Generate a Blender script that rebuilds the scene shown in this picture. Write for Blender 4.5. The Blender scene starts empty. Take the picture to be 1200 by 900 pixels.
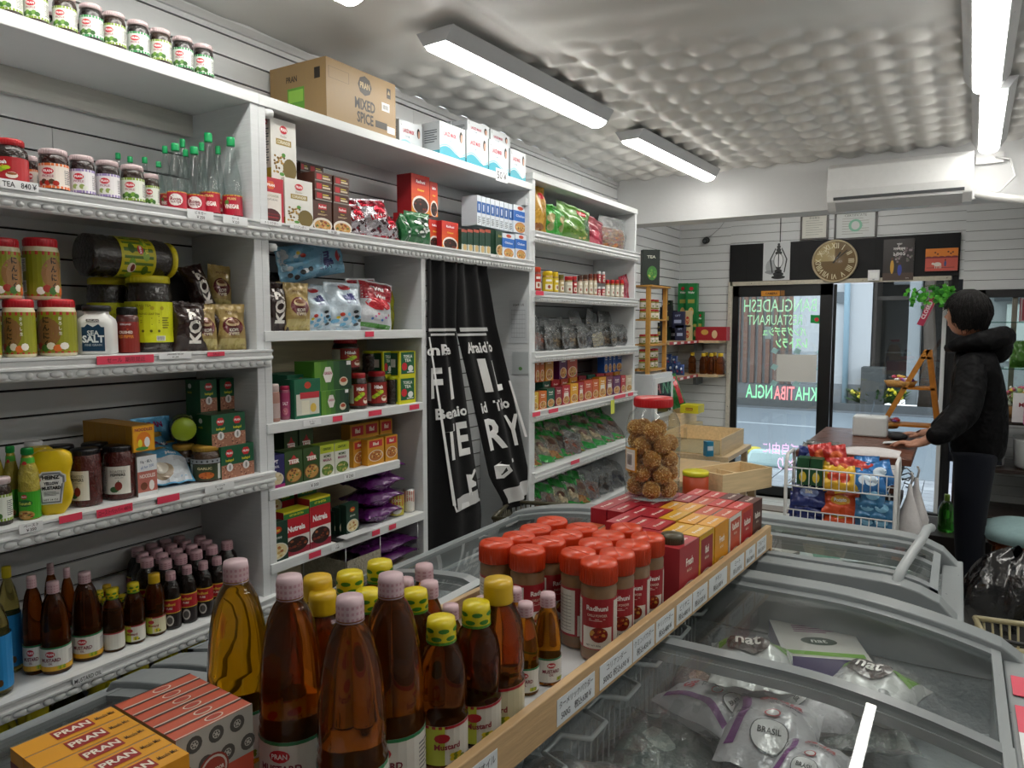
import bpy,math,random
import numpy as np
from mathutils import Vector,Matrix
random.seed(7)
SC = bpy.context.scene
COL = SC.collection
PI = math.pi
# ---------------------------------------------------------------- camera, world, light, exposure
F,CZ,YAW = 860.0,1.55,math.radians(31.3)
PITCH = math.atan(70/F)
cam_d = bpy.data.cameras.new('camera'); cam_d.sensor_width = 36; cam_d.lens = F/1200*36; cam_d.clip_start = 0.02
cam = bpy.data.objects.new('camera',cam_d); COL.objects.link(cam)
cam.location = (0,0,CZ); cam.rotation_euler = (PI/2- PITCH,0,YAW)
SC.camera = cam
SC.view_settings.view_transform = 'Standard'; SC.view_settings.look = 'None'
SC.view_settings.gamma = 1; SC.view_settings.use_curve_mapping = False
SC.view_settings.exposure = 0.9
LAMP = 13.0
SKY = 1.5
SC.cycles.caustics_refractive = False; SC.cycles.caustics_reflective = False
SC.cycles.max_bounces = 10; SC.cycles.transparent_max_bounces = 24; SC.cycles.transmission_bounces = 8
SC.cycles.sample_clamp_indirect = 4; SC.cycles.use_denoising = True
w = bpy.data.worlds.new('overcast_sky'); SC.world = w; w.use_nodes = True
nt = w.node_tree; bg = nt.nodes['Background']
tc = nt.nodes.new('ShaderNodeTexCoord'); nz = nt.nodes.new('ShaderNodeTexNoise'); nz.inputs['Scale'].default_value = 2.2
rp = nt.nodes.new('ShaderNodeValToRGB')
rp.color_ramp.elements[0].color = (0.76,0.80,0.86,1); rp.color_ramp.elements[1].color = (0.93,0.95,0.98,1)
nt.links.new(tc.outputs['Generated'],nz.inputs['Vector']); nt.links.new(nz.outputs['Fac'],rp.inputs['Fac'])
nt.links.new(rp.outputs['Color'],bg.inputs['Color']); bg.inputs['Strength'].default_value = SKY

def ray(px,py):
    u = (px- 600)/F; v = (450- py)/F; cp,sp = math.cos(PITCH),math.sin(PITCH); sy,cy = math.sin(YAW),math.cos(YAW)
    f = (-sy*cp,cy*cp,-sp); r = (cy,sy,0); up = (-sy*sp,cy*sp,cp)
    return [f[i]+u*r[i]+v*up[i] for i in range(3)]
def onx(px,py,X):
    d = ray(px,py); t = X/d[0]; return Vector((X,t*d[1],CZ+t*d[2]))
def ony(px,py,Y):
    d = ray(px,py); t = Y/d[1]; return Vector((t*d[0],Y,CZ+t*d[2]))
def onz(px,py,Z):
    d = ray(px,py); t = (Z- CZ)/d[2]; return Vector((t*d[0],t*d[1],Z))
def proj(x,y,z):
    cp,sp = math.cos(PITCH),math.sin(PITCH); sy,cy = math.sin(YAW),math.cos(YAW)
    f = (-sy*cp,cy*cp,-sp); r = (cy,sy,0); up = (-sy*sp,cy*sp,cp); p = (x,y,z- CZ)
    a,b,c = (sum(q[i]*p[i] for i in range(3)) for q in (f,r,up))
    return 600+F*b/a,450- F*c/a
def Yat(px,X,z):           # depth along the shop at which a point of plane X and height z is seen at column px
    py = 420
    for _ in range(4):
        y = onx(px,py,X).y; py = proj(X,y,z)[1]
    return y

# ---------------------------------------------------------------- colours and materials
def lin(h):
    if not isinstance(h,str): return h
    h = h.lstrip('#'); h = ''.join(q*2 for q in h) if len(h)== 3 else h; o = []
    for i in (0,2,4):
        c = int(h[i:i+2],16)/255; o.append(c/12.92 if c <= 0.04045 else ((c+0.055)/1.055)**2.4)
    return (*o,1.0)
_m = {}
def new_mat(n):
    m = bpy.data.materials.new(n); m.use_nodes = True; t = m.node_tree; return m,t,t.nodes['Principled BSDF']
def N(t,kind,**kw):
    n = t.nodes.new(kind)
    for k,v in kw.items():
        if k.startswith('_'): setattr(n,k[1:],v)
        else: n.inputs[k.replace('__',' ')].default_value = v
    return n
def surf(name,rough=.4,metal=0,coat=0,nscale=30,namt=.12,bump=0,bscale=60,stretch=(1,1,1),spec=.5,sheen=0,rvar=.1,bd=.01):
    """vertex colour x procedural noise; optional bump"""
    m,t,b = new_mat(name); L = t.links.new
    at = N(t,'ShaderNodeVertexColor'); at.layer_name = 'Col'
    co = N(t,'ShaderNodeTexCoord'); mp = N(t,'ShaderNodeMapping',Scale=stretch); L(co.outputs['Object'],mp.inputs['Vector'])
    nz = N(t,'ShaderNodeTexNoise',Scale=nscale,Detail=4.0); L(mp.outputs['Vector'],nz.inputs['Vector'])
    mr = N(t,'ShaderNodeMapRange'); mr.inputs['To Min'].default_value = 1- namt; mr.inputs['To Max'].default_value = 1+namt
    L(nz.outputs['Fac'],mr.inputs['Value'])
    mx = N(t,'ShaderNodeVectorMath',_operation='MULTIPLY'); L(at.outputs['Color'],mx.inputs[0]); L(mr.outputs['Result'],mx.inputs[1])
    L(mx.outputs['Vector'],b.inputs['Base Color'])
    r2 = N(t,'ShaderNodeMapRange'); r2.inputs['To Min'].default_value = max(.02,rough- rvar); r2.inputs['To Max'].default_value = min(1,rough+rvar)
    L(nz.outputs['Fac'],r2.inputs['Value']); L(r2.outputs['Result'],b.inputs['Roughness'])
    b.inputs['Metallic'].default_value = metal; b.inputs['Coat Weight'].default_value = coat; b.inputs['Coat Roughness'].default_value = .08
    b.inputs['Specular IOR Level'].default_value = spec; b.inputs['Sheen Weight'].default_value = sheen
    if bump:
        n2 = N(t,'ShaderNodeTexNoise',Scale=bscale,Detail=3.0); L(mp.outputs['Vector'],n2.inputs['Vector'])
        bp = N(t,'ShaderNodeBump',Strength=bump,Distance=bd); L(n2.outputs['Fac'],bp.inputs['Height']); L(bp.outputs['Normal'],b.inputs['Normal'])
    return m
def thin(name,refl_ior=1.45,rough=.03,milk=0.0,bump=0,bscale=40):
    """thin clear sheet: tinted see-through (vertex colour) mixed with a fresnel gloss and some milkiness"""
    m,t,b = new_mat(name); L = t.links.new; t.nodes.remove(b); out = t.nodes['Material Output']
    at = N(t,'ShaderNodeVertexColor'); at.layer_name = 'Col'
    tr = N(t,'ShaderNodeBsdfTransparent'); L(at.outputs['Color'],tr.inputs['Color'])
    gl = N(t,'ShaderNodeBsdfGlossy',Roughness=rough); ge = N(t,'ShaderNodeNewGeometry')     # schlick reflectance, same from both sides
    dt = N(t,'ShaderNodeVectorMath',_operation='DOT_PRODUCT'); L(ge.outputs['Incoming'],dt.inputs[0]); L(ge.outputs['Normal'],dt.inputs[1])
    ab = N(t,'ShaderNodeMath',_operation='ABSOLUTE'); L(dt.outputs['Value'],ab.inputs[0]); om = N(t,'ShaderNodeMath',_operation='SUBTRACT'); om.inputs[0].default_value = 1; L(ab.outputs[0],om.inputs[1])
    pw = N(t,'ShaderNodeMath',_operation='POWER'); L(om.outputs[0],pw.inputs[0]); pw.inputs[1].default_value = 5
    r0 = ((refl_ior- 1)/(refl_ior+1))**2*1.8; fr = N(t,'ShaderNodeMath',_operation='MULTIPLY_ADD'); L(pw.outputs[0],fr.inputs[0]); fr.inputs[1].default_value = (1- r0)*.85; fr.inputs[2].default_value = r0
    di = N(t,'ShaderNodeBsdfDiffuse'); di.inputs['Color'].default_value = (.85,.87,.88,1)
    co = N(t,'ShaderNodeTexCoord'); nz = N(t,'ShaderNodeTexNoise',Scale=bscale,Detail=3.0); L(co.outputs['Object'],nz.inputs['Vector'])
    mr = N(t,'ShaderNodeMapRange'); mr.inputs['From Min'].default_value = .4; mr.inputs['From Max'].default_value = .75
    mr.inputs['To Min'].default_value = milk*.4; mr.inputs['To Max'].default_value = milk*1.6; L(nz.outputs['Fac'],mr.inputs['Value'])
    m1 = N(t,'ShaderNodeMixShader'); L(mr.outputs['Result'],m1.inputs['Fac']); L(tr.outputs[0],m1.inputs[1]); L(di.outputs[0],m1.inputs[2])
    m2 = N(t,'ShaderNodeMixShader'); L(fr.outputs[0],m2.inputs['Fac']); L(m1.outputs[0],m2.inputs[1]); L(gl.outputs[0],m2.inputs[2])
    if bump:
        bp = N(t,'ShaderNodeBump',Strength=bump,Distance=.01); L(nz.outputs['Fac'],bp.inputs['Height']); L(bp.outputs['Normal'],gl.inputs['Normal'])
    L(m2.outputs[0],out.inputs['Surface']); return m
def liquid(name):
    m,t,b = new_mat(name); L = t.links.new
    at = N(t,'ShaderNodeVertexColor'); at.layer_name = 'Col'; L(at.outputs['Color'],b.inputs['Base Color'])
    nz = N(t,'ShaderNodeTexNoise',Scale=18.0,Detail=2.0); co = N(t,'ShaderNodeTexCoord'); L(co.outputs['Object'],nz.inputs['Vector'])
    bp = N(t,'ShaderNodeBump',Strength=.12,Distance=.003); L(nz.outputs['Fac'],bp.inputs['Height']); L(bp.outputs['Normal'],b.inputs['Normal'])
    b.inputs['Transmission Weight'].default_value = .93; b.inputs['Roughness'].default_value = .03; b.inputs['IOR'].default_value = 1.38
    return m
def emit(name,s):
    m,t,b = new_mat(name); at = N(t,'ShaderNodeVertexColor'); at.layer_name = 'Col'
    nz = N(t,'ShaderNodeTexNoise',Scale=3.0)
    mr = N(t,'ShaderNodeMapRange'); mr.inputs['To Min'].default_value = s*.97; mr.inputs['To Max'].default_value = s*1.03
    t.links.new(nz.outputs['Fac'],mr.inputs['Value']); t.links.new(mr.outputs['Result'],b.inputs['Emission Strength'])
    t.links.new(at.outputs['Color'],b.inputs['Emission Color']); b.inputs['Roughness'].default_value = .5; return m
_mk = {
 'print': lambda: surf('printed_card',.42,namt=.05,nscale=60,spec=.45),
 'label': lambda: surf('printed_label',.35,namt=.04,nscale=80,spec=.45),
 'plastic': lambda: surf('moulded_plastic',.32,namt=.05,nscale=40,spec=.5),
 'matte': lambda: surf('matte_plastic',.6,namt=.08,nscale=30,spec=.3),
 'jar': lambda: surf('filled_glass_jar',.16,coat=.4,namt=.45,nscale=55,bump=.5,bscale=90,rvar=.08),
 'powder': lambda: surf('spice_in_jar',.5,coat=.8,namt=.15,nscale=120),
 'foil': lambda: surf('foil_pouch',.28,metal=.12,coat=.35,namt=.1,nscale=14,bump=.55,bscale=26),
 'silver': lambda: surf('silver_film',.22,metal=.75,namt=.35,nscale=30,bump=.8,bscale=40),
 'metal': lambda: surf('brushed_metal',.35,metal=.9,namt=.1,nscale=20,stretch=(1,1,8)),
 'paint': lambda: surf('white_brushed_paint',.45,namt=.07,nscale=9,stretch=(1,1,14),bump=.12,bscale=12,spec=.4),
 'board': lambda: surf('painted_siding',.5,namt=.05,nscale=7,stretch=(1,1,3),bump=.06,bscale=20,spec=.35),
 'plaster': lambda: surf('painted_plaster',.75,namt=.05,nscale=5,bump=.15,bscale=40,spec=.2),
 'wood': lambda: surf('wood_grain',.45,namt=.28,nscale=9,stretch=(7,.7,7),bump=.1,bscale=30,spec=.35),
 'darkwood': lambda: surf('stained_wood',.3,namt=.3,nscale=9,stretch=(.8,7,7),spec=.5),
 'cloth': lambda: surf('woven_cloth',.85,namt=.15,nscale=40,bump=.25,bscale=220,spec=.15,sheen=.05),
 'nylon': lambda: surf('black_nylon',.6,namt=.3,nscale=16,bump=1.0,bscale=7,spec=.1,bd=.05),
 'skin': lambda: surf('skin',.5,namt=.1,nscale=30,spec=.35),
 'hair': lambda: surf('hair',.5,namt=.5,nscale=40,stretch=(6,6,1),bump=.8,bscale=60,spec=.2),
 'card': lambda: surf('corrugated_card',.75,namt=.08,nscale=20,spec=.2),
 'asphalt': lambda: surf('wet_asphalt',.35,namt=.45,nscale=180,bump=.35,bscale=260,spec=.5),
 'concrete': lambda: surf('concrete',.7,namt=.2,nscale=8,bump=.2,bscale=60,spec=.3),
 'food': lambda: surf('food_stuff',.6,namt=.35,nscale=120,bump=.9,bscale=150,spec=.4),
 'leaf': lambda: surf('leaf',.45,namt=.3,nscale=20,spec=.4),
 'wicker': lambda: surf('wicker',.6,namt=.45,nscale=90,bump=.8,bscale=90,spec=.3),
 'ice': lambda: surf('frost',.6,namt=.12,nscale=25,bump=.9,bscale=60,spec=.3),
 'embossed': lambda: surf('embossed_ceiling_sheet',.42,namt=.05,nscale=4,spec=.45),
 'clear': lambda: thin('clear_plastic',1.35,.06,.02),
 'film': lambda: thin('crinkled_film',1.5,.14,.17,bump=1.0,bscale=45),
 'glass': lambda: thin('window_glass',1.45,.01,.004),
 'lid_glass': lambda: thin('freezer_lid_glass',1.38,.02,.05,bscale=5),
 'clockglass': lambda: thin('clock_glass',1.12,.01,.0),
 'liquid': lambda: liquid('bottled_oil'),
 'lamp': lambda: emit('lamp_diffuser',LAMP),
 'led': lambda: emit('led_trace',.75),  # marker ink with added glow, not a light source
 'screen': lambda: emit('lit_screen',1.0),
}
def mat(k):
    if k not in _m: _m[k] = _mk[k]()
    return _m[k]

# ---------------------------------------------------------------- mesh builder
_txt = {}
def text2d(s,bold=0.0):
    k = (s,bold)
    if k not in _txt:
        c = bpy.data.curves.new('t','FONT'); c.body = s; c.size = 1; c.resolution_u = 2; c.offset = bold
        c.align_x = 'LEFT'; c.fill_mode = 'FRONT'
        o = bpy.data.objects.new('t',c); COL.objects.link(o)
        dg = bpy.context.evaluated_depsgraph_get(); me = o.evaluated_get(dg).to_mesh()
        vs = np.array([v.co[:2] for v in me.vertices]) if len(me.vertices) else np.zeros((0,2))
        fs = [tuple(p.vertices) for p in me.polygons]
        bpy.data.objects.remove(o); bpy.data.curves.remove(c)
        if len(vs):
            mn,mxx = vs.min(0),vs.max(0); vs = vs- (mn+mxx)/2; wd = (mxx- mn)[0]; ht = max((mxx- mn)[1],.3)
        else: wd = ht = 1
        _txt[k] = (vs,fs,wd,ht)
    return _txt[k]
class MB:
    def __init__(s,mat_='print'):
        s.v = []; s.f = []; s.c = []; s.mi = []; s.sm = []; s.ms = []; s.m = mat_; s.T = None
    def _mi(s,m):
        if m not in s.ms: s.ms.append(m)
        return s.ms.index(m)
    def add(s,vs,fs,c,m=None,smooth=False):
        o = len(s.v); k = s._mi(m or s.m)
        if s.T is not None: vs = [tuple(s.T @ Vector(p)) for p in vs]
        s.v.extend(tuple(p) for p in vs); cc = lin(c) if not isinstance(c,list) else None
        for i,f in enumerate(fs):
            s.f.append(tuple(a+o for a in f)); s.c.append(cc or lin(c[i])); s.mi.append(k); s.sm.append(smooth)
        return s
    def box(s,x0,y0,z0,x1,y1,z1,c,m=None):
        if x0> x1: x0,x1 = x1,x0
        if y0> y1: y0,y1 = y1,y0
        if z0> z1: z0,z1 = z1,z0
        v = [(x0,y0,z0),(x1,y0,z0),(x1,y1,z0),(x0,y1,z0),(x0,y0,z1),(x1,y0,z1),(x1,y1,z1),(x0,y1,z1)]
        return s.add(v,[(0,3,2,1),(4,5,6,7),(0,1,5,4),(1,2,6,5),(2,3,7,6),(3,0,4,7)],c,m)
    def obox(s,o,ax,ay,az,c,m=None):       # oriented box from corner o along three vectors
        o,ax,ay,az = map(Vector,(o,ax,ay,az))
        v = [o,o+ax,o+ax+ay,o+ay,o+az,o+ax+az,o+ax+ay+az,o+ay+az]
        f = [(0,3,2,1),(4,5,6,7),(0,1,5,4),(1,2,6,5),(2,3,7,6),(3,0,4,7)]
        if ax.cross(ay).dot(az)< 0: f = [q[::-1] for q in f]
        return s.add(v,f,c,m)
    def lathe(s,prof,n=24,c='#ffffff',m=None,ctr=(0,0),cap=True,smooth=True,sq=0,cs=None):
        vs = []; fs = []; cl = []; k = len(prof)
        for r,z in prof:
            for i in range(n):
                a = 2*PI*i/n; q = 1
                if sq: q = 1/(abs(math.cos(a))**sq+abs(math.sin(a))**sq)**(1/sq)
                vs.append((ctr[0]+r*q*math.cos(a),ctr[1]+r*q*math.sin(a),z))
        for j in range(k- 1):
            for i in range(n):
                i2 = (i+1) % n; fs.append((j*n+i,j*n+i2,(j+1)*n+i2,(j+1)*n+i)); cl.append(cs[j] if cs else c)
        if cap:
            if prof[0][0]> 1e-5: fs.append(tuple(range(n))[::-1]); cl.append(cl[0])
            if prof[-1][0]> 1e-5: fs.append(tuple((k- 1)*n+i for i in range(n))); cl.append(cl[-2])
        return s.add(vs,fs,cl,m,smooth)
    def cyl(s,p,r,h,c,n=16,m=None):
        return s.add(*_cyl(p,r,h,n),c,m,False)
    def tube(s,pts,r,c,n=6,m=None,close=False):
        pts = [Vector(p) for p in pts]; vs = []; fs = []; k = len(pts); up = None
        for i,p in enumerate(pts):
            a = pts[(i- 1) % k] if (i or close) else p; b = pts[(i+1) % k] if (i< k- 1 or close) else p
            d = (b- a).normalized()
            if up is None: up = Vector((0,0,1)) if abs(d.z)< .9 else Vector((1,0,0))
            x = d.cross(up)
            if x.length< 1e-4: x = d.orthogonal()
            x.normalize(); y = x.cross(d).normalized(); up = y
            rr = r[i] if isinstance(r,(list,tuple)) else r
            for j in range(n):
                t = 2*PI*j/n; vs.append(p+x*rr*math.cos(t)+y*rr*math.sin(t))
        for i in range(k if close else k- 1):
            for j in range(n):
                j2 = (j+1) % n; i2 = (i+1) % k; fs.append((i*n+j,i*n+j2,i2*n+j2,i2*n+j))
        if not close: fs.append(tuple(range(n))[::-1]); fs.append(tuple((k- 1)*n+j for j in range(n)))
        return s.add(vs,[f[::-1] for f in fs],c,m,True)
    def ball(s,c0,r,c,n=10,m=None,jit=0):
        rx,ry,rz = r if isinstance(r,tuple) else (r,r,r); vs = []; fs = []; k = n //2+1
        for j in range(k+1):
            ph = PI*j/k
            for i in range(n):
                a = 2*PI*i/n; q = 1+random.uniform(-jit,jit)
                vs.append((c0[0]+rx*q*math.sin(ph)*math.cos(a),c0[1]+ry*q*math.sin(ph)*math.sin(a),c0[2]+rz*q*math.cos(ph)))
        for j in range(k):
            for i in range(n):
                i2 = (i+1) % n; fs.append((j*n+i,(j+1)*n+i,(j+1)*n+i2,j*n+i2))
        return s.add(vs,fs,c,m,True)
    def grid(s,fn,nu,nv,c,m=None,smooth=True,flip=False):     # fn(u,v) in 0..1; c colour or fn(u,v)
        vs = [fn(i/nu,j/nv) for j in range(nv+1) for i in range(nu+1)]; fs = []; cl = []
        for j in range(nv):
            for i in range(nu):
                a = j*(nu+1)+i; q = (a,a+1,a+nu+2,a+nu+1); fs.append(q[::-1] if flip else q)
                cl.append(c((i+.5)/nu,(j+.5)/nv) if callable(c) else c)
        return s.add(vs,fs,cl,m,smooth)
    # ---- flat art mapped on a surface: S(u, v, off) -> point
    def rect(s,S,u0,v0,u1,v1,c,off,nu=1,nv=1,m=None):
        return s.grid(lambda a,b: S(u0+(u1- u0)*a,v0+(v1- v0)*b,off),nu,nv,c,m,smooth=False)
    def ell(s,S,cu,cv,ru,rv,c,off,n=16,rings=2,m=None,a0=0,a1=2*PI):
        vs = [S(cu,cv,off)]; fs = []; full = a1- a0> 6.28; k = n if full else n+1
        for g in range(1,rings+1):
            for i in range(k):
                a = a0+(a1- a0)*i/n; vs.append(S(cu+ru*g/rings*math.cos(a),cv+rv*g/rings*math.sin(a),off))
        for i in range(n):
            i2 = (i+1) % k; fs.append((0,1+i,1+i2))
            for g in range(1,rings):
                a = 1+(g- 1)*k; b = 1+g*k; fs.append((a+i,b+i,b+i2,a+i2))
        return s.add(vs,fs,c,m)
    def poly(s,S,pts,c,off,m=None):
        return s.add([S(u,v,off) for u,v in pts],[tuple(range(len(pts)))],c,m)
    def text(s,S,t,cu,cv,h,c,off,bold=0.02,maxw=None,m=None,rot=0,mirror=False,squash=1.0):
        vs,fs,wd,ht = text2d(t,bold); k = h/ht; kx = k*squash
        if maxw and wd*kx> maxw: kx = maxw/wd
        if mirror: kx =-kx
        cr,sr = math.cos(rot),math.sin(rot)
        P = [S(cu+a*kx*cr- b*k*sr,cv+a*kx*sr+b*k*cr,off) for a,b in vs]
        return s.add(P,[f[::-1] for f in fs] if mirror else fs,c,m)
    def food(s,S,cu,cv,ru,rv,cols,off,n=22,sz=.18,plate=None,top=False):
        if plate: s.ell(S,cu,cv,ru*1.12,rv*1.12,plate,off,18)
        s.ell(S,cu,cv,ru,rv,cols[0],off+.00012,16); R = random.Random(int((cu+cv+ru)*9999)+n)
        for i in range(n):
            a = R.uniform(0,2*PI); q = math.sqrt(R.random())*.85; z = sz*R.uniform(.6,1.3)
            s.ell(S,cu+ru*q*math.cos(a),cv+rv*q*math.sin(a),ru*z,rv*z,R.choice(cols),off+.00018+i*.00001,6,1)
    def build(s,name,parent=None,bevel=0,loc=None):
        me = bpy.data.meshes.new(name); me.from_pydata(s.v,[],s.f)
        for k in s.ms: me.materials.append(mat(k))
        me.polygons.foreach_set('material_index',s.mi); me.polygons.foreach_set('use_smooth',s.sm)
        ca = me.color_attributes.new('Col','FLOAT_COLOR','CORNER')
        tot = np.array([len(f) for f in s.f]); arr = np.repeat(np.array(s.c,dtype=np.float32),tot,axis=0)
        ca.data.foreach_set('color',arr.ravel()); me.update()
        o = bpy.data.objects.new(name,me); COL.objects.link(o)
        if parent: o.parent = parent
        if loc: o.location = loc
        if bevel:
            b = o.modifiers.new('bevel','BEVEL'); b.width = bevel; b.segments = 2; b.limit_method = 'ANGLE'
        return o
def _cyl(p,r,h,n):
    vs = [(p[0]+r*math.cos(2*PI*i/n),p[1]+r*math.sin(2*PI*i/n),p[2]+z) for z in (0,h) for i in range(n)]
    fs = [(i,(i+1) % n,n+(i+1) % n,n+i) for i in range(n)]+[tuple(range(n))[::-1],tuple(range(n,2*n))]
    return vs,fs
# surfaces for art
def front(X,y0=0,z0=0):              # plane facing +X; u runs along +Y, v up
    return lambda u,v,o: (X+o,y0+u,z0+v)
def side(Y,x0=0,z0=0):               # plane facing -Y; u runs along +X
    return lambda u,v,o: (x0+u,Y- o,z0+v)
def top(Z,x0=0,y0=0):                # plane facing up, u along +Y, v along -X
    return lambda u,v,o: (x0- v,y0+u,Z+o)
def round_(r,z0=0,a0=0):             # cylinder about z; u = arc length from the +X direction, v up
    if not callable(r): rr = r; r = lambda v: rr
    return lambda u,v,o: ((r(v)+o)*math.cos(a0+u/r(v)),(r(v)+o)*math.sin(a0+u/r(v)),z0+v)

# ---------------------------------------------------------------- naming and copying
def tag(o,label=None,cat=None,group=None,kind=None):
    for k,v in (('label',label),('category',cat),('group',group),('kind',kind)):
        if v: o[k] = v
    return o
def thing(name,label,cat,loc=(0,0,0),rz=0,group=None):
    o = bpy.data.objects.new(name,None); COL.objects.link(o); o.empty_display_size = .02
    o.location = loc; o.rotation_euler = (0,0,rz); return tag(o,label,cat,group)
def copy_tree(o,parent=None):
    c = o.copy(); COL.objects.link(c)
    if parent: c.parent = parent
    for ch in KIDS.get(o.name,[]) or [x for x in o.children]: copy_tree(ch,c)
    return c
KIDS = {}
KN = {}
class Proto:
    """builds a thing once at the origin, then hands out copies"""
    def __init__(s,fn): s.fn = fn; s.root = None; s.n = 0
    def __call__(s,loc,label,rz=0,group=None,rot=None,scale=None):
        if s.root is None:
            s.root = s.fn(); KIDS[s.root.name] = list(s.root.children); o = s.root
        else: o = copy_tree(s.root)
        s.n += 1
        if s.n== 1: pass
        o.location = loc; o.rotation_euler = rot if rot else (0,0,rz)
        o.scale = (1,1,1) if scale is None else ((scale,)*3 if not isinstance(scale,tuple) else scale)
        for k in ('label','group'):
            if k in o: del o[k]
        tag(o,label,None,group); return o
ORD = ['first','second','third','fourth','fifth','sixth','seventh','eighth','ninth','tenth','eleventh','twelfth',
       'thirteenth','fourteenth','fifteenth','sixteenth','seventeenth','eighteenth','nineteenth','twentieth']
# ================================================================ THE ROOM
SX,WX,BY,CEIL =-1.95,-2.27,6.77,2.64        # shelf front plane, left wall, back wall, ceiling
WHITE = '#d6d8d9'
def struct(o): o['kind'] = 'structure'; return o
def siding_x(name,X,y0,y1,z0,z1,sgn=1):      # boards with dark gaps on a wall of constant X
    m = MB('board'); m.box(X- .02*sgn,y0,z0,X- .012*sgn,y1,z1,'#151515','matte'); z = z0; R = random.Random(3); row = 0
    while z< z1:
        y = y0; q = R.uniform(.4,1.6)
        while y< y1:
            e = min(y1,y+q); m.box(X- .014*sgn,y,z+.0032+R.uniform(-.0008,.0008),X,e- .0018,min(z+.0757,z1)- .0032,WHITE); y = e; q = 1.83
        z += .0757; row += 1
    return struct(m.build(name))
def siding_y(name,Y,x0,x1,z0,z1,m=None,keep=False):
    own = m is None; m = m or MB('board'); m.box(x0,Y+.012,z0,x1,Y+.03,z1,'#151515','matte'); z = z0
    R = random.Random(int(x0*10))
    while z< z1- .002:
        m.box(x0,Y,z+.0018+R.uniform(-.0006,.0008),x1,Y+.014,min(z+.0757,z1)- .0018,WHITE); z += .0757
    return struct(m.build(name)) if own and not keep else m
siding_x('wall_left',WX,-2.2,BY+.03,0,CEIL)
m = MB('concrete'); m.box(-2.4,-2.3,-.1,2.6,BY+.02,0,'#b9b9b4')
for i in range(17):
    m.box(-2.3,-2.2+i*.55,0,2.5,-2.196+i*.55,.0006,'#8c8c88')
for i in range(9): m.box(-2.2+i*.55,-2.3,0,-2.196+i*.55,BY,.0006,'#8c8c88')
struct(m.build('floor'))
m = MB('board'); m.box(2.45,-2.3,0,2.55,BY,CEIL,WHITE); struct(m.build('wall_right'))
m = MB('board'); m.box(-2.3,-2.35,0,2.55,-2.25,CEIL,WHITE); struct(m.build('wall_near'))
# embossed ceiling sheet: real relief of interlocking scoops
def ceil_h(X,Y):
    a = X/.14; b = Y/.19; r = np.floor(a); fa = a- r; fb = (b+.5*(r % 2)) % 1
    s1 = np.sin(PI*fa)**.8*(.5+.5*np.sin(2*PI*(fb+.22*np.sin(PI*fa))))**1.4
    tile = np.minimum(np.abs((X+1.0) % .91- .455),1e9); seam = np.exp(-(((X+1.0) % .91- .455)/.008)**2)
    smooth = np.clip((2.95- Y+.35*(X+1.0))/.25,0,1)         # near the camera the sheet lies in long soft ripples
    rip = .35*np.sin(14*Y+9*X+1.6*np.sin(5*X+2*Y))+.25*np.sin(31*Y- 7*X)
    return-.03*(s1*(1- smooth)+(rip*.5+.5)*.45*smooth)+.004*seam
nx,ny = 330,560
xs = np.linspace(WX,2.45,nx+1); ys = np.linspace(-.3,5.3,ny+1); XX,YY = np.meshgrid(xs,ys); ZZ = CEIL+ceil_h(XX,YY)
ids = np.arange((nx+1)*(ny+1)).reshape(ny+1,nx+1)
fs = np.stack([ids[:-1,:-1],ids[1:,:-1],ids[1:,1:],ids[:-1,1:]],-1).reshape(-1,4)
m = MB('embossed'); m.add(np.stack([XX,YY,ZZ],-1).reshape(-1,3).tolist(),[tuple(f) for f in fs.tolist()],'#d8d7d4',None,True)
m.box(-2.3,-2.35,CEIL+.02,2.55,5.3,CEIL+.1,'#d8d7d4'); m.box(-2.3,-2.35,CEIL,2.55,-.3,CEIL+.03,'#d8d7d4')
struct(m.build('ceiling'))
m = MB('plaster'); bz = ony(748,263,5.29).z
m.box(WX,5.28,bz,2.45,5.5,CEIL+.1,'#d2d3d4'); struct(m.build('beam'))
m = MB('plaster'); m.box(-2.3,5.5,CEIL,2.55,BY+.05,CEIL+.1,'#c9c9c9'); struct(m.build('ceiling'))
m = MB('paint'); m.box(WX,-.3,CEIL- .045,WX+.012,5.28,CEIL- .018,'#c4c5c5'); struct(m.build('trim_1'))
# back wall with the doorway and the shop window
HX0,HX1,HZ0,HZ1 =-1.80,-.02,1.93,2.262      # black header panel
DZ = 1.90
WN0,WN1,WZ0,WZ1 = ony(1147,340,BY).x,1.75,.95,ony(1147,340,BY).z
m = siding_y('',BY,WX,HX0,0,CEIL,None,True); siding_y('',BY,HX0,HX1+.03,DZ,CEIL,m); siding_y('',BY,HX1+.03,2.45,WZ1,CEIL,m)
siding_y('',BY,HX1+.05,WN0,0,WZ1,m); siding_y('',BY,WN1,2.45,0,WZ1,m); siding_y('',BY,WN0,WN1,0,WZ0,m)
struct(m.build('wall_back'))
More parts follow.
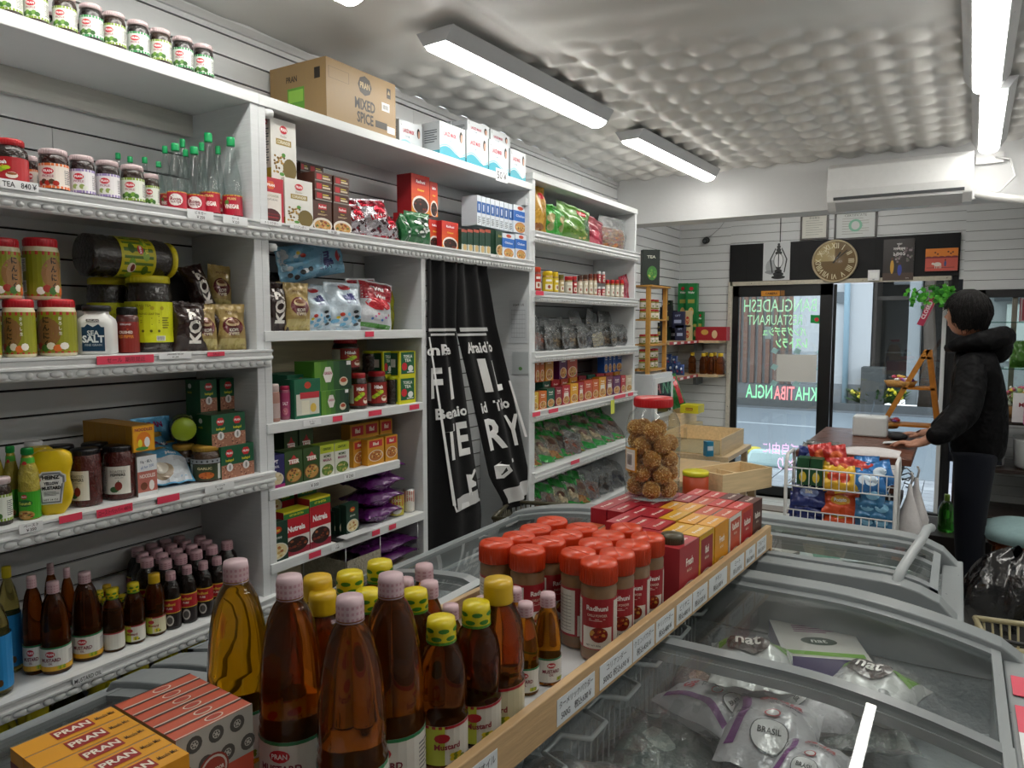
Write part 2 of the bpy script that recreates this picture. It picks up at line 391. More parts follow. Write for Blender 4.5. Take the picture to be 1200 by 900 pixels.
# ---- lamps
def lamp_fn():
    r = thing('ceiling_lamp','x','lamp')
    m = MB('plastic'); L = 1.27; w_ = .085
    m.add([(-w_,0,0),(w_,0,0),(w_*.62,0,-.05),(-w_*.62,0,-.05),(-w_,L,0),(w_,L,0),(w_*.62,L,-.05),(-w_*.62,L,-.05)],
          [(0,4,5,1),(0,1,2,3),(4,7,6,5),(1,5,6,2),(0,3,7,4),(3,2,6,7)],'#b5b7ba'); m.build('housing',r)
    m = MB('lamp'); k = 8; n = 10
    vs = []; fs = []
    for j,y in enumerate((.012,L- .012)):
        for i in range(n+1):
            a = PI*i/n; vs.append((-math.cos(a)*.05,y,-.0502- math.sin(a)*.026))
    fs = [(i,i+1,n+2+i,n+1+i) for i in range(n)]+[tuple(range(n+1))[::-1],tuple(range(n+1,2*n+2))]
    m.add(vs,[f[::-1] for f in fs],'#fffcf4',None,True); m.build('diffuser',r)
    m = MB('print'); m.box(.03,L- .09,-.049,.06,L- .04,-.0515,'#5a5c60'); m.build('rating_sticker',r)
    return r
lamp = Proto(lamp_fn)
LZ = CEIL- .034
for x,y,rz,lab in ((-1.655,2.185,-.05,'long white strip lamp on the ceiling nearest the shelves and largest in view'),
                      (-1.585,3.84,-.05,'shorter looking strip lamp beyond it, above the chip bag shelf'),
                      (.04,2.55,-.012,'strip lamp at the top right corner of the picture'),
                      (.085,3.86,-.012,'strip lamp on the right, just before the air conditioner')):
    lamp((x,y,LZ),lab,rz,'fluorescent ceiling lamps')
lamp((-1.70,.5,LZ),'strip lamp above and behind the viewer on the shelf side',-.05,'fluorescent ceiling lamps')
lamp((-.0,.4,LZ),'strip lamp above the viewer over the right hand freezer',-.02,'fluorescent ceiling lamps')
lamp((-.35,5.68,CEIL- .005),'strip lamp hidden behind the beam near the door',PI/2,'fluorescent ceiling lamps')  # added lamp, out of view, lifts the brightness beyond the beam
lamp((1.5,1.6,LZ),'strip lamp over the unseen right side of the shop',0,'fluorescent ceiling lamps')
lamp((1.5,3.6,LZ),'strip lamp over the right side near the window',0,'fluorescent ceiling lamps')
# ---- air conditioner on the beam
a0 = ony(968,230,5.05); a1 = ony(1139,240,5.05)
r = thing('air_conditioner','long white wall mounted air conditioner on the beam at upper right','air conditioner',(a0.x,5.28,0))
L = a1.x- a0.x; zt = ony(1050,183,5.05).z; zb = ony(1050,240,5.05).z
m = MB('plastic'); pr = [(0,zt),(-.16,zt),(-.2,zt- .03),(-.215,zb+.12),(-.2,zb+.05),(-.13,zb),(0,zb)]
vs = [(x,y,z) for x in (0,L) for y,z in pr]; n = len(pr)
m.add(vs,[tuple(range(n)),tuple(range(n,2*n))[::-1]]+[(i,i+n,(i+1) % n+n,(i+1) % n) for i in range(n)],'#dcdddd'); m.build('casing',r,bevel=.006)
m = MB('plastic'); m.obox((.05,-.2,zb+.047),(L- .1,0,0),(0,.068,-.047),(0,-.003,-.004),'#a9abad'); m.build('air_flap',r)
m = MB('matte'); m.obox((.04,-.205,zb+.058),(L- .08,0,0),(0,-.0065,.018),(0,-.002,0),'#54575a'); m.build('outlet_slot',r)
m = MB('plastic'); m.tube([(L+.02,-.04,zb+.06),(L+.1,-.06,zb+.03),(L+.25,-.05,zb+.0),(L+.6,-.05,zb- .02)],.025,'#d8d8d6',8)
m.build('pipe_cover',r)
p = ony(1160,185,5.25)
m = MB('plastic'); m.box(-.07,-.03,-.03,.07,0,.03,'#dcdcdc'); m.tube([(.03,-.03,0),(.1,-.05,-.02),(.13,-.05,-.12),(.06,-.05,-.2),(-.05,-.03,-.22)],.006,'#d8d8d8',6)
tag(m.build('power_socket',None,loc=(p.x,5.28,p.z)),'white power socket with looping cable beside the air conditioner','socket')

# ================================================================ SHELF UNITS
def mould(m,y0,y1,X,z,bead=.031,h=.058,d=.026):
    """ornate edge: two lips, a cove and a run of beads, along Y on plane X, top at z"""
    pr = [(0,0),(d,0),(d,-.006),(d- .007,-.010),(d- .007,-.020),(d- .001,-.024),(d- .001,-.030),(d- .012,-.034),(d- .012,-h+.004),(d- .018,-h),(0,-h)]
    k = len(pr); vs = [(X+a,y,z+b) for y in (y0,y1) for a,b in pr]
    m.add(vs,[tuple(range(k)),tuple(range(k,2*k))[::-1]]+[(i,i+k,(i+1) % k+k,(i+1) % k) for i in range(k)],'#dadcdd')
    n = int((y1- y0)/bead)
    for i in range(n):
        y = y0+(i+.5)*(y1- y0)/n; s_ = 1 if i % 3 else .6
        m.ball((X+d- .013,y,z- .044),(.009,bead*.56*s_,.0095),'#dcdedf',8)
def stickers(m,S_list):
    pass
def price(parent,y0,y1,X,z,kind='red',txt=None,h=.02,tilt=0):
    m = MB('label'); S = front(X,0,0); c = {'red': '#e0415c','white': '#e6e8ea','yellow': '#d9e24a'}[kind]
    yc = (y0+y1)/2
    m.obox((X,y0,z- h/2),(.0008,0,0),(0,y1- y0,0),(0,0,h),c)
    if txt:
        ls = txt.split('|')
        for i,t in enumerate(ls):
            m.text(S,t,yc,z+h*(.5- (i+.5)/len(ls))*.86,h*.62/len(ls),'#2b2b33' if kind != 'red' else '#8c1f33',.0012,.01,(y1- y0)*.9)
    return m.build('price_label',parent)
def unit(label,y0,y1,shelves,posts,plain=(),bead=.031,ztop=None,group='white shelf units along the left wall',extra=None):
    r = thing('shelf_unit',label,'shelf',(0,0,0),0,group)
    zt = ztop
    for y in posts:
        zt = ztop
        if isinstance(y,tuple): y,zt = y
        m = MB('paint'); m.box(WX+.002,y- .015,0,SX,y+.015,zt,'#cfd2d4'); m.build('side_panel',r,bevel=.002)
    out = []
    for i,z in enumerate(shelves):
        ya,yb = (y0,y1)
        if isinstance(z,tuple): z,ya,yb = z
        m = MB('paint'); th = .034; m.box(WX+.002,ya,z- th,SX+(.006 if z in plain else 0),yb,z,'#d3d6d7')
        o = m.build('shelf',r,bevel=.002); out.append(o)
        if z not in plain:
            m = MB('plastic'); mould(m,ya,yb,SX,z,bead); m.build('edge_moulding',o)
    return r,out
ZL = [2.285,1.882,1.468,1.062,.64]
UL,SL = unit('near white shelf unit at the left with carved shelf edges',.05,1.64,[2.285,(1.882,.05,1.655),(1.468,.05,1.655),(1.062,.05,1.655),(.64,.05,1.655),.14],(.05,1.625),plain=(2.285,.14),ztop=2.285)
ZM = [1.527,1.219,.995,.742]
m2 = 2.47
UM,SM = unit('middle white shelf unit with the black cloth hanging in its open bay',1.64,3.40,[2.285,(1.884,1.656,3.40),(1.527,1.64,m2),(1.219,1.64,m2),(.995,1.64,m2- .16),(.742,1.64,m2),(.14,1.64,3.4)],(1.655,(m2+.015,1.86),3.40),plain=(2.285,1.527,1.219,.995,.742,.14),ztop=2.285,bead=.026)
ZT = [2.043,1.728,1.40,1.08,.745]
UT,ST = unit('far white shelf unit with beaded shelf edges next to the corner',3.41,4.88,[2.345]+ZT+[.40],(3.43,4.865),plain=(2.345,.40),ztop=2.345,bead=.02)
# cream boards behind the lower shelves of the middle unit
m = MB('wood'); m.box(WX+.001,1.67,.14,WX+.008,m2,1.50,'#c9bf9f')
m.build('back_board',UM)
m = MB('paint'); m.box(WX+.01,.06,2.18,WX+.03,1.62,2.25,'#bfc0ba'); m.build('rear_batten',UL)
m = MB('paint'); m.box(WX+.05,3.36,2.17,SX- .01,3.384,2.21,'#c6c8ca'); m.build('shelf_batten',UM)
# brackets peeking under the shelf ends
for y in (1.675,):
    for z in (2.251,1.82):
        m = MB('paint'); m.lathe([(.0,0),(.02,.004),(.022,.02),(.018,.026),(0,.028)],12,'#d3d6d7',ctr=(SX- .012,y+.012)); o = m.build('end_bracket',UM); o.location.z = z- .03
MX = SX+.0262
def pl(idx,S_,y0px,y1px,zoff,kind,txt=None,h=.02,X=None):
    X = X or MX; z = S_[1]; a = Yat(y0px,X,z); b = Yat(y1px,X,z); price(S_[0],a,b,X,z+zoff,kind,txt,h)
TL = (-.0,)
pl(0,(SL[1],1.882),0,45,-.003,'white','TEA   840￥',.022)
pl(0,(SL[1],1.882),219,250,-.012,'white','ビネガー|￥250',.028); pl(0,(SL[1],1.882),261,290,-.012,'white','ローズ|￥220',.026)
pl(0,(SL[2],1.468),113,180,-.013,'red','セール  期限間近',.022); pl(0,(SL[2],1.468),186,224,-.008,'white','JARKLONG TEA 587|￥1,200',.018)
pl(0,(SL[2],1.468),243,263,-.008,'red','SALE',.013)
pl(0,(SL[3],1.062),22,50,-.008,'white','ペースト|￥350',.024); pl(0,(SL[3],1.062),69,96,-.006,'red',None,.019)
pl(0,(SL[3],1.062),113,155,-.012,'red','ローストペッパー 480￥',.022); pl(0,(SL[3],1.062),184,210,-.012,'red',None,.02)
pl(0,(SL[3],1.062),240,274,-.012,'white','ガーリック|￥380',.022); pl(0,(SL[4],.64),85,120,-.016,'white','MUSTARD OIL',.018)
for a,b,t in ((305,330,'チリパウダー'),(340,362,'コリアンダー'),(384,398,'￥120'),(575,590,'￥150')): pl(0,(SM[1],1.884),a,b,-.006,'white',t,.014)
PX = SX+.0085
pl(0,(SM[0],2.285),581,595,-.012,'white','50￥',.06,PX)
for si,z,L in ((2,1.527,((428,438,'red',None),)),(3,1.219,((355,376,'white','コーヒー|￥450'),(390,401,'red',None),(432,447,'red',None),(480,491,'red',None))),
                 (4,.995,((363,374,'white','￥300'),(403,416,'white','￥250'))),(5,.742,((362,376,'red',None),(388,402,'white','ソヤ|￥280'),(436,445,'red',None),(456,464,'red',None)))):
    for a,b,k,t in L: pl(0,(SM[si],z),a,b,-.015,k,t,.02,PX)
for si,z,L in ((2,1.728,((628,637,'red'),)),(4,1.08,((624,633,'red'),(643,654,'red'),(720,733,'red'),(736,742,'red'))),(5,.745,((669,679,'red'),))):
    for a,b,k in L: pl(0,(ST[si],z),a,b,-.012,k,None,.022)
yy = Yat(718,MX,1.06); price(ST[4],yy- .03,yy+.03,MX,1.01,'yellow',None,.09)
# ================================================================ DOORWAY, HEADER, WHAT HANGS THERE
DX0,DX1,DM =-1.775,-.09,-.93
r = bpy.data.objects.new('door_1',None); COL.objects.link(r); struct(r)
m = MB('matte'); m.box(HX0,BY- .02,HZ0,HX1,BY+.03,HZ1,'#141416')
for i in range(12): m.box(HX0+.148*i,BY- .0205,HZ0,HX0+.148*i+.004,BY- .02,HZ1,'#050506')
m.box(HX1- .045,BY- .01,0,HX1,BY+.03,HZ0,'#141416'); struct(m.build('trim_2',bevel=.002))
m = MB('wood'); m.box(HX0+.01,BY- .03,DZ- .005,HX1- .05,BY,DZ+.03,'#b9b2a2'); m.box(HX0- .005,BY- .03,0,HX0+.03,BY+.02,DZ+.03,'#c5bfb2')
for i in range(6):
    m.ball((HX0+.012,BY- .031,.2+.3*i),(.005,.003,.005),'#8a857a',6); m.ball((HX0+.2+.3*i,BY- .031,DZ+.012),(.005,.003,.005),'#8a857a',6)
struct(m.build('trim_3',bevel=.002))
# sliding door leaf
m = MB('metal'); k = '#101113'
m.box(DX0,BY+.0,.0,DX0+.06,BY+.035,DZ- .005,k,'plastic'); m.box(DM- .1,BY,0,DM,BY+.035,DZ- .005,k,'plastic')
m.box(DX0,BY,DZ- .105,DM,BY+.035,DZ- .005,k,'plastic'); m.box(DX0,BY,.0,DM,BY+.035,.1,k,'plastic')
m.build('door_frame',r,bevel=.003)
m = MB('glass'); m.box(DX0+.06,BY+.014,.1,DM- .1,BY+.018,DZ- .105,'#eef4f4'); m.build('door_glass',r)
m = MB('plastic'); m.box(DM,BY+.04,.02,DM+.025,BY+.06,DZ- .01,k); m.box(DX1- .03,BY+.02,0,DX1,BY+.06,DZ,'#d5d8da'); m.box(DX1,BY+.0,0,DX1+.03,BY+.04,DZ,k)
m.box(DX0,BY+.0,-.02,DX1,BY+.06,.02,'#2a2c2e'); m.build('door_frame',r)
m = MB('glass'); m.box(DM+.02,BY+.045,.02,DX1- .03,BY+.049,DZ- .01,'#f2f7f7'); m.build('door_glass',r)
GS = side(BY+.013)                                  # inner face of the glass: u = x, v = z
def px2(px,py): p = ony(px,py,BY+.013); return p.x,p.z
m = MB('led')  # marker writing made to glow so it stays bright on the backlit glass
def wr(t,x0,x1,y0,y1,c,bold=.012):
    a = px2(x0,(y0+y1)/2); b = px2(x1,(y0+y1)/2); h = abs(px2((x0+x1)/2,y0)[1]- px2((x0+x1)/2,y1)[1])
    vs,fs,wd,ht = text2d(t,bold); k = h/ht
    m.text(GS,t,(a[0]+b[0])/2,a[1],h,c,.0008,bold,None,mirror=True,squash=(b[0]- a[0])/(wd*k))
wr('BANGLADESH',872,957,351,366,'#2f9a62',.0); wr('RESTAURANT',876,940,369,381,'#2f9a5c',.0)
wr('バングラデシュ',894,945,383,394,'#12a048',.03); wr('レストラン',909,946,396,408,'#12a048',.04)
wr('KHA',932,957,453,469,'#35c987',.01); wr('TIBA',907,931,452,468,'#e8485a',.01); wr('NGLA',874,905,450,466,'#35c987',.01)
wr('ご自由に',894,936,517,531,'#c79ad0',.01); wr('とり',911,930,535,550,'#cfa2d6',.01)
m.build('window_writing',r)
x,z = px2(957,375); m = MB('label'); m.poly(GS,[(x- .05,z- .025),(x+.05,z- .035),(x+.05,z+.04),(x- .05,z+.045)],'#1a9a4c',.001); m.ell(GS,x,z+.004,.018,.018,'#c9303a',.0016)
x,z = px2(900,388); m.rect(GS,x- .028,z- .07,x+.028,z+.04,'#b9d3dc',.0005); m.build('flag_sticker',r)
m = MB('film'); a = px2(907,449); b = px2(962,412); m.rect(GS,a[0],a[1],b[0],b[1],'#dfe6ea',.004,6,4)
m.m = 'label'; m.rect(GS,a[0]+.02,a[1]+.02,b[0]- .03,b[1]- .03,'#d8d8d4',.006)
m.text(GS,'お知らせ',(a[0]+b[0])/2,b[1]- .018,.014,'#333',.0068,0,mirror=True)
for u,v in ((a[0],a[1]),(b[0],a[1]),(a[0],b[1]),(b[0],b[1]),((a[0]+b[0])/2,a[1]),((a[0]+b[0])/2,b[1]),(a[0],(a[1]+b[1])/2),(b[0],(a[1]+b[1])/2)):
    m.poly(GS,[(u- .035,v- .01),(u+.01,v- .03),(u+.035,v+.01),(u- .01,v+.03)],'#a9d3d4',.0075)
m.build('taped_notice',r)
x,z = px2(906,344); S = side(BY- .001)
m = MB('label'); m.rect(S,x- .1,z- .022,x+.06,z+.024,'#d08a2c',.0008); m.text(S,'CAMERA',x- .01,z,.02,'#2a1c10',.0014,.03); m.rect(S,x+.065,z- .022,x+.1,z+.024,'#8c5d25',.0008); m.build('warning_sticker',r)
HS = side(BY- .0205)
def hung(name,label,cat,p0,p1,draw,depth=.012,frame=None,lean=0,bk='#dddddd',Y=None):
    a = ony(*p0,BY- .03); b = ony(*p1,BY- .03); w_,h_ = b.x- a.x,a.z- b.z
    r = thing(name,label,cat,((a.x+b.x)/2,(Y or BY- .021),b.z))
    f = .016 if frame else 0
    if frame:
        m = MB('plastic')
        for q in ((-w_/2,0,w_/2,f),(-w_/2,h_- f,w_/2,h_),(-w_/2,f,-w_/2+f,h_- f),(w_/2- f,f,w_/2,h_- f)): m.box(q[0],-depth- .006,q[1],q[2],0,q[3],frame)
        m.build('frame',r,bevel=.002)
    m = MB('label'); m.box(-w_/2+f,-depth,f,w_/2- f,0,h_- f,bk); m.build('picture',r) if frame else None
    S = lambda u,v,o: (u,-depth- o,v)
    if frame: m = MB('label')
    draw(m,S,w_- 2*f,h_); o = m.build('print',r)
    return r
def d_lantern(m,S,w_,h_):
    k = '#26292b'; c = h_/2
    m.rect(S,-w_/2,0,w_/2,h_,'#c9ccce',.0003); m.ell(S,-w_*.2,h_*.35,w_*.2,h_*.2,'#a2a5a8',.0006); m.ell(S,-w_*.15,h_*.22,w_*.28,h_*.05,'#8b8e91',.0007)
    for q in ((0.08,.08,.26,.05),(.08,.16,.2,.06),(.08,.24,.14,.06),(.08,.33,.1,.04),(.08,.72,.13,.05),(.08,.8,.09,.05),(.08,.88,.07,.05),(.08,.95,.05,.025)): m.ell(S,q[0]*w_,q[1]*h_,q[2]*w_,q[3]*h_,k,.001,16)
    m.ell(S,.08*w_,.52*h_,.19*w_,.2*h_,'#6f7377',.0009); m.ell(S,.08*w_,.52*h_,.16*w_,.18*h_,'#dfe1e2',.0011); m.rect(S,.06*w_,.34*h_,.1*w_,.7*h_,'#44484b',.0013)
    for s_ in (-1,1): m.poly(S,[(.08*w_+s_*.2*w_,.2*h_),(.08*w_+s_*.24*w_,.2*h_),(.08*w_+s_*.33*w_,.55*h_),(.08*w_+s_*.12*w_,.86*h_),(.08*w_+s_*.1*w_,.82*h_),(.08*w_+s_*.28*w_,.55*h_)][::1 if s_< 0 else-1],k,.0015)
hung('lantern_picture','tall pale picture of an oil lantern on the black panel, left of the clock','picture',(895,285),(925,328),d_lantern)
def d_cert(c2,grn):
    def f(m,S,w_,h_):
        m.rect(S,-w_/2,.016,w_/2,h_- .016,'#c9c8be' if not grn else '#c4c8c6',.0003)
        for i in range(7): m.rect(S,-w_*.35,h_*(.2+.09*i),w_*(.35 if i % 3 else .2),h_*(.2+.09*i)+.004,'#85867e',.0008)
        if grn: m.ell(S,0,h_*.5,w_*.18,h_*.22,'#6fae90',.001); m.ell(S,0,h_*.5,w_*.11,h_*.15,'#c4c8c6',.0013)
        m.text(S,'食品衛生' if not grn else 'CERTIFICATE',0,h_*.86,.02,'#4b4a44',.001,.0)
    return f
hung('framed_certificate','small framed certificate propped above the black panel, left one of two','certificate',(938,252),(970,280),d_cert(0,False),.014,'#2c211c',bk='#bbb',Y=BY- .001)
hung('framed_certificate','wide framed certificate with green emblem above the black panel','certificate',(978,249),(1027,279),d_cert(0,True),.014,'#231a18',bk='#bbb',Y=BY- .001)
def d_poster(m,S,w_,h_):
    m.rect(S,-w_/2,0,w_/2,h_,'#35302f',.0003); R = random.Random(5)
    for i in range(26): m.ell(S,R.uniform(-.1,.45)*w_,R.uniform(.45,.8)*h_,.04*w_,.03*h_,R.choice(['#7d6c70','#94868a','#55504f','#6b6f60']),.0008,8,1)
    m.rect(S,-w_/2,0,w_/2,h_*.18,'#51423a',.0006)
    for t,v in (('শুভ',.86),('নববর্ষ',.75),('১৪৩১',.64)): m.text(S,t,.02*w_,h_*v,h_*.08,'#e9e6e4',.0015,.02,w_*.5)
    m.ell(S,-.2*w_,.33*h_,.06*w_,.17*h_,'#c99a3a',.0012); m.ell(S,-.2*w_,.52*h_,.04*w_,.04*h_,'#5a3a2c',.0014)
    m.ell(S,.05*w_,.25*h_,.07*w_,.14*h_,'#3d4aa0',.0012); m.ell(S,.05*w_,.4*h_,.035*w_,.035*h_,'#4a2f28',.0014)
    m.text(S,'2024',.3*w_,h_*.05,h_*.025,'#cfcac6',.001,.0)
hung('dark_poster','dark poster with white script and two small figures, right of the clock','poster',(1036,281),(1070,328),d_poster)
def d_paint(m,S,w_,h_):
    m.rect(S,-w_/2,0,w_/2,h_,'#c95a4d',.0003); m.rect(S,-w_/2,h_*.62,w_/2,h_,'#e08332',.0006); m.rect(S,-w_/2,h_*.57,w_/2,h_*.63,'#7b3038',.0008)
    for i in range(5): m.ell(S,(-.4+.2*i)*w_,h_*.62,.1*w_,.04*h_,'#7b3038',.0007)
    m.ell(S,-.12*w_,.3*h_,.12*w_,.09*h_,'#e4d9cf',.001); m.ell(S,-.26*w_,.33*h_,.045*w_,.05*h_,'#e4d9cf',.0012)
    for q in (-.2,-.14,-.07,-.02): m.rect(S,q*w_,.12*h_,(q+.02)*w_,.3*h_,'#e4d9cf',.0011)
    m.ell(S,.12*w_,.32*h_,.035*w_,.13*h_,'#3a4a7a',.001); m.ell(S,.12*w_,.48*h_,.02*w_,.04*h_,'#35211c',.0012); m.rect(S,-.45*w_,.14*h_,.4*w_,.16*h_,'#5b2730',.0009)
    for u,v in ((-.2,.82),(-.12,.75),(.2,.84),(.28,.76),(.34,.82)): m.ell(S,u*w_,v*h_,.03*w_,.035*h_,'#5b3325',.001)
hung('farm_painting','small orange painting of a white ox at the right end of the black panel','painting',(1085,292),(1122,317),d_paint,.02)
c = ony(978,306,BY- .04); R_ = .178
r = thing('wall_clock','round gold rimmed wall clock with roman numerals on the black panel','clock',(c.x,BY- .021,c.z))
Q = Matrix.Rotation(PI/2,4,'X')
m = MB('plastic'); m.T = Q; m.lathe([(R_*.9,0),(R_,.002),(R_,.025),(R_*.97,.032),(R_*.93,.03),(R_*.92,.016),(0,.016)],48,'#b5a587'); m.build('clock_case',r)
S = lambda u,v,o: (u,-.0165- o,v)
m = MB('label'); m.ell(S,0,0,R_*.91,R_*.91,'#6e5637',.0002,40,1)
m.poly(S,[(R_*.9*math.cos(a),R_*.9*math.sin(a)) for a in [PI/2+i*PI/24 for i in range(13)]]+[(0,-.0)],'#a8946a',.0005)
m.ell(S,0,0,R_*.9,R_*.9,'#a8946a',.0007,20,1,a0=PI/2,a1=PI)
for i,t in enumerate(['XII','I','II','III','IIII','V','VI','VII','VIII','IX','X','XI']):
    a = PI/2- i*PI/6; m.text(S,t,R_*.72*math.cos(a),R_*.72*math.sin(a),R_*.25,'#e0d6ba',.0012,.01,rot=a- PI/2,squash=.8)
for i in range(12):
    a = i*PI/6; m.ell(S,R_*.87*math.cos(a),R_*.87*math.sin(a),.0018,.0018,'#e9e0c8',.001,6,1)
m.build('dial',r)
def hand(L,w_,a,y):
    m = MB('plastic'); d = Vector((math.cos(a),0,math.sin(a))); n = Vector((-d.z,0,d.x)); m.obox(Vector((0,y,0))- n*w_/2- d*.02,d*(L+.02),(0,-.002,0),n*w_,'#191715'); m.build('clock_hand',r)
hand(.085,.012,math.radians(58),-.019); hand(.13,.007,math.radians(42),-.022)
m = MB('clockglass'); m.ell(S,0,0,R_*.93,R_*.93,'#f6f6f0',.0115,40,1); m.build('clock_glass',r)
p0 = ony(1017,329,BY- .04)
m = MB('plastic'); m.box(-.0,-.035,0,.085,0,.085,'#e2e3e4'); m.box(.012,-.037,.02,.073,-.035,.065,'#eff0f0'); m.box(.035,-.038,.005,.05,-.035,.012,'#9ba0a3')
tag(m.build('door_sensor',None,.008,(p0.x,BY- .021,p0.z)),'small white sensor box on the black panel, right of the clock','sensor')
p0 = ony(826,281,BY- .06)
m = MB('plastic'); m.T = Q; m.lathe([(.03,0),(.032,.012),(.02,.02)],16,'#1b1b1c'); m.T = None; m.ball((0,-.045,-.01),.028,'#161617',12); m.ball((0,-.068,-.014),.012,'#44484d',8); m.tube([(0,0,.0),(.03,-.01,.03),(.12,-.012,.1),(.17,-.004,.17)],.002,'#7a7a7a',5)
tag(m.build('dome_camera',None,0,(p0.x,BY- .003,p0.z)),'small black ball camera on the white back wall','camera')
m = MB('matte'); x = ony(914,275,BY- .004); m.box(x.x,BY- .006,HZ1,x.x+.006,BY,2.5,'#222'); tag(m.build('cable'),'thin black cable running up the wall above the lantern picture','cable')

# ================================================================ THE STREET OUTSIDE
m = MB('asphalt'); m.box(-16,8.35,-.3,14,15.6,-.15,'#8b96a1'); m.box(-16,12.9,-.15,14,13.0,-.1495,'#c9d3dc'); struct(m.build('ground_street'))
m = MB('concrete')
for i in range(30):
    for j in range(9): m.box(-3.2+.165*i,BY+.08+j*.16,-.12,-3.2+.165*i+(.158 if i % 3 else .152),BY+.08+j*.16+.155,-.0,'#a9adb6' if (i*7+j*3) % 4 else '#b9bdc5')
m.box(-16,BY+.06,-.3,14,8.25,-.03,'#5c5f64'); struct(m.build('ground_pavement'))
m = MB('concrete'); m.box(-16,8.25,-.3,14,8.42,-.02,'#565a5e'); m.obox((-2.9,8.4,-.15),(1.2,.0,0),(0,.5,0),(0,0,.12),'#4b4f53'); struct(m.build('trim_4',bevel=.01))
m = MB('concrete'); m.box(-16,15.6,-.3,14,15.75,.0,'#5a5d60'); m.box(-16,15.75,-.3,14,16.1,-.03,'#3c3d38'); m.box(-16,15.3,-.15,14,15.6,-.14,'#6b7076'); struct(m.build('trim_5'))
# houses across the street
r = thing('street_house','pale rendered house across the street, left of the dark opening','house',(-3,16.1,0))
m = MB('plaster'); a = ony(930,400,16.1).x+3; b = ony(1022,400,16.1).x+3
m.box(a,0,.0,b,.5,6,'#c3c5c9'); m.box(-12,.0,0,-7,.5,6,'#9aa0a6'); m.box(-12,.12,.0,a,.5,6,'#b5b6b8'); m.box(-12,.0,3.2,a,.5,6,'#c3c5c9'); m.build('wall',r)
m = MB('concrete'); m.box(a,-.03,-.05,b,0,.35,'#85898e'); m.box(-12,.04,-.05,a,.12,.3,'#7a7c7f'); m.box(a- .02,-.02,.3,a+.1,0,6,'#c0c5cb'); m.build('plinth',r)
m = MB('wood')
for i in range(26): m.box(a- .1- i*.155,.0,.3,a- .1- i*.155+.085,.06,3.2,'#7b5f54')
m.build('slatted_screen',r)
m = MB('plastic'); x = ony(992,400,16).x+3; m.tube([(x- .12,-.07,6),(x- .03,-.07,3.2),(x,-.07,-.05)],.055,'#a8c4d4',10); m.build('drain_pipe',r)
m = MB('metal'); x = ony(985,348,16).x+3; z = ony(985,348,16).z; m.box(x- .08,-.06,z- .12,x+.12,0,z+.1,'#6a7076'); m.build('vent_cover',r)
r = thing('street_house','dark open garage front across the street, right of the pale house','house',(0,16.1,0))
a = ony(1022,400,16.1).x; b = ony(1064,400,16.1).x; c_ = ony(1078,400,16.1).x
m = MB('plaster'); m.box(a,1.2,0,14,1.3,6,'#1d1e1f'); m.box(a- .02,0,0,a+.06,1.2,6,'#3a3431'); m.box(b,-.1,0,c_,.4,6,'#9aa0a4'); m.box(c_+1.8,-.1,0,14,.4,6,'#a0a4a6'); m.build('wall',r)
m = MB('metal'); m.box(a+.15,1.0,0,b- .05,1.1,2.02,'#232526','matte'); m.box(a+.15,.97,.95,b- .05,1.0,.98,'#4b4f51'); m.build('door',r)
m = MB('matte'); m.box(a+.06,.1,2.02,b,.16,2.1,'#39332f'); m.box(a+.3,.6,2.35,a+.75,.9,2.6,'#8d9296'); m.build('awning_beam',r)
m = MB('concrete'); x = ony(1009,455,15.9); m.box(0,0,0,.42,.35,.75,'#4a4c4c'); tag(m.build('concrete_block',None,.02,(x.x,15.77,-.03)),'grey concrete block beside the dark opening across the street','block')
R = random.Random(11)
def tree_fn(x,y,h):
    m = MB('wood'); m.tube([(0,0,0),(.05,0,h*.3),(-.02,.03,h*.6),(.08,0,h)],[.14,.11,.1,.08],'#4a4038',10)
    r = thing('street_tree','dark street tree trunk seen behind the hanging green plant','tree',(x,y,-.03)); m.build('trunk',r)
    m = MB('leaf')
    for i in range(420):
        p = Vector((R.gauss(.1,.8),R.gauss(-.3,.15),h*.95+abs(R.gauss(0,.8)))); d = Vector((R.uniform(-1,1),R.uniform(-1,1),R.uniform(-1,1))).normalized()*.1; e = d.orthogonal().normalized()*.04
        m.add([p,p+d*.5+e,p+d,p+d*.5- e],[(0,1,2,3)],R.choice(['#2f4a25','#3d5a2c','#26401f']))
    m.build('foliage',r)
x = ony(1086,430,15.9).x; tree_fn(x,15.9,3.4)
def bush(px,label,fl,n=60,s=.22):
    x = ony(px,455,15.85).x; r = thing('flowering_plant',label,'plant',(x,15.92,-.03),0,'flowers in the strip across the street'); m = MB('leaf')
    for i in range(n):
        a = R.uniform(0,6.28); q = R.uniform(.2,1)*s; p = Vector((q*math.cos(a)*1.2,q*math.sin(a)*.5,R.uniform(.05,.3))); d = Vector((math.cos(a),math.sin(a),.6))*.1; e = Vector((-math.sin(a),math.cos(a),0))*.03
        m.add([Vector((0,0,.02)),p- e,p+d,p+e],[(0,1,2,3)],R.choice(['#42662f','#31502a','#5b7a3a']))
    m.build('foliage',r)
    if fl:
        m = MB('leaf')
        for i in range(14):
            p = (R.uniform(-s,s),-.05+R.uniform(-.06,.02),R.uniform(.14,.32))
            m.ball(p,R.uniform(.022,.04),R.choice(['#e3cf2e','#d8b91c','#eadb55']),6,'leaf',.2)
        m.build('blossom',r)
bush(1011,'yellow flowered plant by the far kerb, leftmost of three',True); bush(1033,'yellow flowered plant by the far kerb, middle of three',True); bush(1046,'yellow flowered plant by the far kerb, rightmost of three',True)
bush(1028,'low leafy weed in front of the dark opening across the street',False,90,.45)
